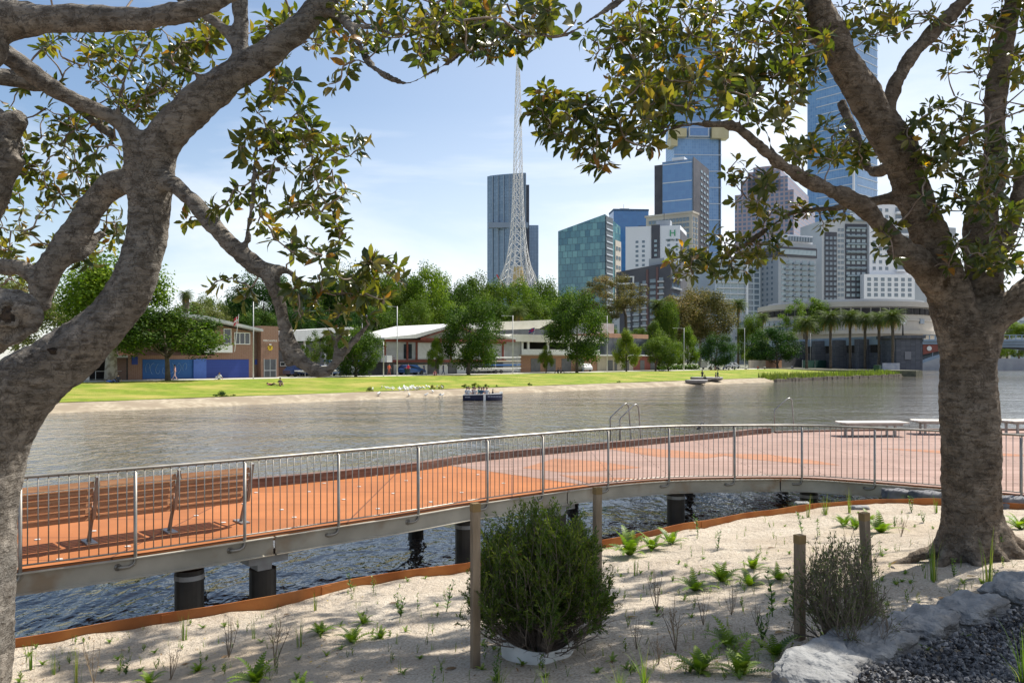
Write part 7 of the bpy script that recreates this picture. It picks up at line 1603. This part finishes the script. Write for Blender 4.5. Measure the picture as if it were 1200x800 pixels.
# right-hand background
r14, *_ = tower(1135, 1160, 1176, 318, 520, 45, M_wall_b, 'office_tower', 'plain concrete tower right of the thick trunk, above the arm limb'); r15, LR, LL, H = tower(1150, 1150, 1184, 371, 420, 5, M_wall_b, 'office_block', 'beige low block above the bridge right of the thick trunk')
r16, LR, LL, H = tower(1178, 1178, 1260, 366, 470, 4, pm('pale_blue_wall', (.3, .36, .42), (.38, .43, .48), .1, .6), 'office_block', 'pale blue glassy block at the right edge above the trees'); wins(r16, 'R', 1, LR-1, 4, H-3, 6, 4, 5.4, 2, M_wg); slab(r16, 'roof_storey', M_wall_w, 4, LR, 2, 12, H, H+6)
r17, *_ = tower(1040, 1052, 1120, 262, 640, 20, M_wall_g, 'apartment_tower', 'grey tower hidden mostly behind the forked limbs of the right-hand tree')
# low filler blocks behind the trees
for x0, x1, y1, Yq, mt, lb in ((858, 890, 368, 330, M_wall_g, 'low grey block behind the tall slender palm'), (698, 726, 372, 300, M_wall_g, 'low grey block behind the spreading gum tree')):
    q_, LR, LL, H = tower(x0, x0, x1, y1, Yq, 4, mt, 'office_block', lb); wins(q_, 'R', 1, LR-1, 2, H-1, 5, 3, 1.5, 1.5, M_wg)

for rt_, (x0, x1, y0, y1, hh_) in ((r5, (3, 9, 6, 14, 3)), (r7, (2, 7, 4, 12, 2.5)), (r13, (12, 20, 4, 10, 4)), (r13, (30, 36, 3, 9, 3)), (r4, (8, 18, 5, 14, 3.5)), (r12, (3, 6, 2, 6, 3))):
    zt2 = max(v.co.z for c_ in rt_.children if c_.name.startswith('wall') for v in c_.data.vertices)
    slab(rt_, 'roof_plant', M_wall_g, x0, x1, y0, y1, zt2-2.5, zt2+hh_); MB().tube([((x0+x1)/2, (y0+y1)/2, zt2+hh_), ((x0+x1)/2, (y0+y1)/2, zt2+hh_+5)], .18, 5).build('antenna', M_wall_dg, rt_)
# ---- white lattice spire
M_sp = pm('spire_white', (.62, .61, .6), (.7, .69, .67), .2, .5)
YS = 450; kS = YS/F; base = P(607, 420, YS); base.z = 8
sp = thing('lattice_spire', 'tall white lattice spire flaring out at its base above the trees', 'spire', base)
prof = [(420, 30), (340, 24.5), (328, 21), (318, 17.5), (305, 13.8), (290, 11), (272, 9), (250, 7.4), (225, 6.3), (200, 5.5), (160, 4.6), (120, 3.6), (90, 2.6), (66, 1.2)]
def rs(y): return interp([(a, b) for a, b in sorted(prof)], y)
ys = [340, 331, 322, 313, 303, 293, 283, 273, 262, 252, 242, 232, 222, 212, 202, 192, 182, 172, 162, 152, 142, 132, 122, 112, 102, 92, 84, 76, 68]
def sp_pt(y, k, n=6, ph=0): a = 2*math.pi*(k+ph)/n+.2; r_ = rs(y)*kS; return Vector((r_*math.cos(a), r_*math.sin(a), (420-y)*kS+EYE-8))
for k in range(6):
    MB().tube([sp_pt(y, k) for y in ys], [.26-.16*i/len(ys) for i in range(len(ys))], 6).build('main_rib', M_sp, sp, smooth=True, uv=False)
m = MB()
for i in range(len(ys)-1):
    w_ = .11-.045*i/len(ys)
    for k in range(6):
        m.tube([sp_pt(ys[i], k), sp_pt(ys[i+1], k+1)], w_, 4, cap=False); m.tube([sp_pt(ys[i], k+1), sp_pt(ys[i+1], k)], w_, 4, cap=False); m.tube([sp_pt(ys[i+1], k), sp_pt(ys[i+1], k+1)], w_*.8, 4, cap=False)
m.build('lattice', M_sp, sp, uv=False)
MB().tube([(0, 0, (420-68)*kS+EYE-8), (0, 0, (420-44)*kS+EYE-8)], [.4, .2], 6).build('mast', M_sp, sp)
m = MB()   # flared skirt of interlaced legs
for k in range(12):
    a = 2*math.pi*k/12; r0, r1 = 26*kS, 11.5*kS
    for da in (-.35, .35): m.tube([Vector((r0*math.cos(a), r0*math.sin(a), (420-345)*kS)), Vector((r1*1.25*math.cos(a+da*.6), r1*1.25*math.sin(a+da*.6), (420-318)*kS)), Vector((r1*.95*math.cos(a+da), r1*.95*math.sin(a+da), (420-300)*kS))], .13, 5)
m.build('skirt', M_sp, sp, uv=False)
MB().tube([Vector((0, 0, (420-345)*kS)), Vector((0, 0, (420-322)*kS))], [9*kS, 5*kS], 12).build('core', pm('spire_gold', (.5, .38, .18)), sp)
cr_ = thing('crane', 'small red crane jib standing left of the spire base', 'crane', P(598, 340, 470)); cr_.location.z = 1.2
MB().bar((0, 0, 0), (0, 0, 40), 1, 1).build('mast', M_red, cr_); MB().bar((0, 0, 38), (-8, 0, 52), .8, .8).build('jib', M_red, cr_)
# ---- round concrete hall
YH = 272; cx = 988; Rr = 101*YH/F; hc = P(cx, 420, YH+Rr*.7); hc.z = 1.2
hl_ = thing('concert_hall', 'round beige concrete concert hall with dark slot windows and a flat roof', 'building', hc)
def drum(r0, z0, z1, n=72, mat=M_wall_b, name='wall', r1=None):
    m = MB(); vs = []
    for i in range(n): a = 2*math.pi*i/n; vs += [(r0*math.cos(a), r0*math.sin(a), z0), ((r1 or r0)*math.cos(a), (r1 or r0)*math.sin(a), z1)]
    m.add(vs, [(2*i, 2*((i+1) % n), 2*((i+1) % n)+1, 2*i+1) for i in range(n)]+[tuple(2*i+1 for i in range(n))]); return m.build(name, mat, hl_)
kh_ = YH/F
def zh(y): return (420-y)*kh_+2.5
drum(Rr, 0, zh(361)); drum(Rr+.7, zh(361), zh(355), name='roof_rim'); drum(Rr*.9, zh(355), zh(351.5), mat=M_wall_g, name='roof_parapet'); drum(Rr+1.5, zh(392), zh(388), name='ledge'); drum(Rr+.25, zh(377), zh(375), name='string_course')
src = None
for row, (y0, y1) in enumerate(((362.5, 369.5), (374.5, 380), (382.5, 388))):
    for k in range(30):
        a = math.pi+math.pi*(k+.5)/30
        if row == 1 and 7 < k < 26 and k % 5: continue
        if row == 2 and k > 5: continue
        h = (y1-y0)*kh_; w_ = 2*math.pi*Rr/60*.82
        o = MB().box(-w_/2, w_/2, -.35, .1, -h/2, h/2).build('window', M_wg if row else M_dark, hl_) if (k == 0) else inst(src, 'window', hl_)
        if k == 0: src = o
        o.location = (Rr*math.cos(a), Rr*math.sin(a), (zh(y0)+zh(y1))/2); o.rotation_euler = (0, 0, a+math.pi/2)
# ---- stone abutment, bridge, fence
M_bst = gridmat('bluestone_blocks', (.10, .105, .125), (.14, .145, .165), (.07, .07, .08), 1.1, .45, .03, .9, .2); M_steel = pm('bridge_blue_grey', (.22, .29, .38), (.27, .35, .45), .5, .6)
PB = Vector((.5*181, 181, 0))     # stone pier where the bridge lands
ab = thing('bridge_abutment', 'dark bluestone bridge abutment with capped pier behind the last palm', 'bridge abutment', (PB.x-3.2, 181, -.5))
MB().box(0, 6, 0, 12, 0, 8.8).build('pier', M_bst, ab); MB().box(-.5, 6.5, -.5, 12.5, 8.8, 9.5).build('cap', M_bst, ab); MB().box(1.9, 3.3, -.2, -.02, 4.0, 5.8).build('carved_crest', pm('crest_stone', (.2, .2, .22)), ab)
def oblique(name, mat, a, b_, th, z0, z1):
    a, b_ = Vector(a), Vector(b_); d = (b_-a).normalized(); n = Vector((-d.y, d.x, 0))*th; m = MB(); m.prism([a+Vector((0, 0, z0)), b_+Vector((0, 0, z0)), b_+n+Vector((0, 0, z0)), a+n+Vector((0, 0, z0))], (0, 0, 0), (0, 0, z1-z0)); return m.build(name, mat, ab)
q0, q1 = Vector((-.2, 8, 0)), Vector((P(900, 420, 240).x-ab.location.x, 240-181, 0))
oblique('approach_wall', M_bst, q1, q0, .8, 0, 5.6); oblique('approach_deck', M_steel, q1+Vector((0, -.5, 0)), q0+Vector((0, -.5, 0)), 8, 7.5, 8.6); oblique('approach_railing', M_steel, q1+Vector((0, -.7, 0)), q0+Vector((0, -.7, 0)), .12, 8.62, 9.5)
oblique('undercroft_shade', M_dark, q1+Vector((0, 1.2, 0)), q0+Vector((0, 1.2, 0)), .4, 5.6, 7.5)  # dark sheet painted as the shade in the openings under the deck
for k in (.12, .3, .48, .66, .84): p_ = q0.lerp(q1, k); MB().box(p_.x-2.2, p_.x+2.2, p_.y-2.6, p_.y-.4, 0, 8.9).build('wall_pier', M_bst, ab)
MB().box(-4.2, -.4, -2.5, -2.1, 0, 3.2).build('graffiti_wall', pm('pale_wall', (.45, .45, .48), (.3, .32, .4), 1, .8), ab)
br = thing('bridge', 'blue-grey steel arch road bridge crossing the river behind the thick trunk', 'bridge', (PB.x+2.8, 181.5, 0))
def bxx(name, mat, x0, x1, y0, y1, z0, z1): return MB().box(x0, x1, y0, y1, z0, z1).build(name, mat, br)
for x0, x1 in ((0.1, 40), (44, 84)):
    for yy in (0, 4, 8):
        m = MB(); n = 24; f_ = lambda u: 2.6+3.7*(1-(2*u-1)**2)
        for i in range(n):
            a0, a1 = i/n, (i+1)/n; xa, xb = lerp(x0, x1, a0), lerp(x0, x1, a1); za, zb_ = f_(a0), f_(a1)
            m.add([(xa, yy, za), (xa, yy+.5, za), (xa, yy+.5, za+.75), (xa, yy, za+.75), (xb, yy, zb_), (xb, yy+.5, zb_), (xb, yy+.5, zb_+.75), (xb, yy, zb_+.75)], [(0,1,2,3),(4,7,6,5),(0,4,5,1),(1,5,6,2),(2,6,7,3),(3,7,4,0)])
            if yy == 0 and i % 2: m.box((xa+xb)/2-.1, (xa+xb)/2+.1, .1, .4, (za+zb_)/2+.6, 6.95)
        m.build('arch_rib', M_steel, br)
bxx('deck', M_steel, 0, 90, -.5, 12, 6.95, 7.9); bxx('cornice', M_steel, 0, 90, -.9, -.5, 7.6, 8.05); bxx('under_deck', pm('bridge_dark', (.07, .085, .11)), .1, 90, 1, 11, 6.5, 6.94); bxx('pier', M_bst, 40.2, 43.8, -1, 12, -2, 6.9)
m = MB()
for k in range(64): m.box(k*1.4, k*1.4+.15, -.8, -.6, 7.95, 8.95)
m.box(0, 90, -.82, -.58, 8.95, 9.1); m.build('railing', M_steel, br)
m = MB(); m.prism([Vector((.2, -.06, 6.9)), Vector((.2, -.06, 4.6)), Vector((9, -.06, 6.5)), Vector((9, -.06, 6.9))], (0, 0, 0), (0, -.2, 0)); m.build('maroon_spandrel', M_maroon, br)
MB().tube([(1.6, -.3, 6.0), (1.6, -.42, 6.0)], .55, 16).build('round_emblem', M_white, br)
# lamp on the pier
for q, (tt, lb) in enumerate(((3, 'ornate black cluster lamp on the stone pier'),)):
    lp_ = thing('street_lamp', lb, 'street lamp', (PB.x-.2, 184, 9.0)); MB().tube([(0, 0, 0), (0, 0, 3.2)], [.2, .09], 8).build('post', M_dark, lp_)
    for a in range(4): MB().tube([(0, 0, 2.6), (.6*math.cos(a*1.57), .6*math.sin(a*1.57), 3), (.7*math.cos(a*1.57), .7*math.sin(a*1.57), 3.5)], .12, 6).build('lantern', M_white, lp_)
fn = bthing('fence', 'dark green shade-cloth fence along the foot of the date palms', 'fence', S(940, 31), 31)
Lf_ = S(1040, 31)-S(940, 31); MB().box(0, Lf_, 0, .1, 0, 2.0).build('cloth', pm('green_cloth', (.015, .075, .06), (.03, .12, .09), .5, .8), fn)
for k in range(9): MB().box(k*Lf_/8-.05, k*Lf_/8+.05, -.1, -.005, 0, 2.1).build('post', M_pole, fn)
mq = bthing('marquee', 'white marquee tent behind the second and third palms', 'tent', S(1002, 36), 36); MB().box(0, 9, 0, 4, .3, 3.6).build('canopy', M_white, mq)
for x in (0, 8.8): MB().box(x, x+.15, -.2, -.02, 0, 4.2).build('pole', M_pole, mq)
flag(1074.5, 392, 368, -8, 5, [pm('pink_cloth', (.6, .2, .22)), M_white], 'pink and white flag on the bridge approach', 44)
# trees and wall on the far quay
random.seed(12)
for i, (px, x0, x1, yt) in enumerate(((1150, 1128, 1175, 376), (1180, 1158, 1200, 377), (1208, 1186, 1230, 379), (1172, 1160, 1186, 400), (1194, 1180, 1210, 402))):
    Yq = 330 if i < 3 else 280; c = P(px, 420, Yq); zb = .9; k = Yq/F; root = thing('tree', ['rounded green tree above the bridge just right of the trunk', 'light green tree above the bridge girder at the right edge', 'green tree above the bridge cut by the right edge', 'low tree seen under the bridge next to the trunk', 'low tree seen under the bridge at the right edge'][i], 'tree', (c.x, c.y, zb))
    z1 = EYE+(420-yt)*k-zb; z0 = (EYE+(420-(396 if i < 3 else 418))*k-zb); o = bpy.data.objects.new('crown', CR['round'][i % 3]); COL.objects.link(o); o.parent = root; o.scale = ((x1-x0)*k/2, (x1-x0)*k/2, (z1-z0)/2*1.1); o.location = (0, 0, (z0+z1)/2); o.material_slots[0].link = 'OBJECT'; o.material_slots[0].material = LM['bright' if i % 2 else 'mid']
    MB().tube([(0, 0, 0), (0, 0, (z0+z1)/2)], [.5, .25], 7).build('trunk', M_trunkd, root)
qw = thing('quay_wall', 'grey quay promenade wall across the water under the bridge', 'wall', (150, 250, 0)); MB().prism([Vector((-22, 6, -.5)), Vector((160, -9, -.5)), Vector((160, -7, -.5)), Vector((-22, 8, -.5))], (0, 0, 0), (0, 0, 4.2)).build('stone_face', pm('quay_grey', (.3, .31, .34), (.38, .39, .41), .4, .8), qw)
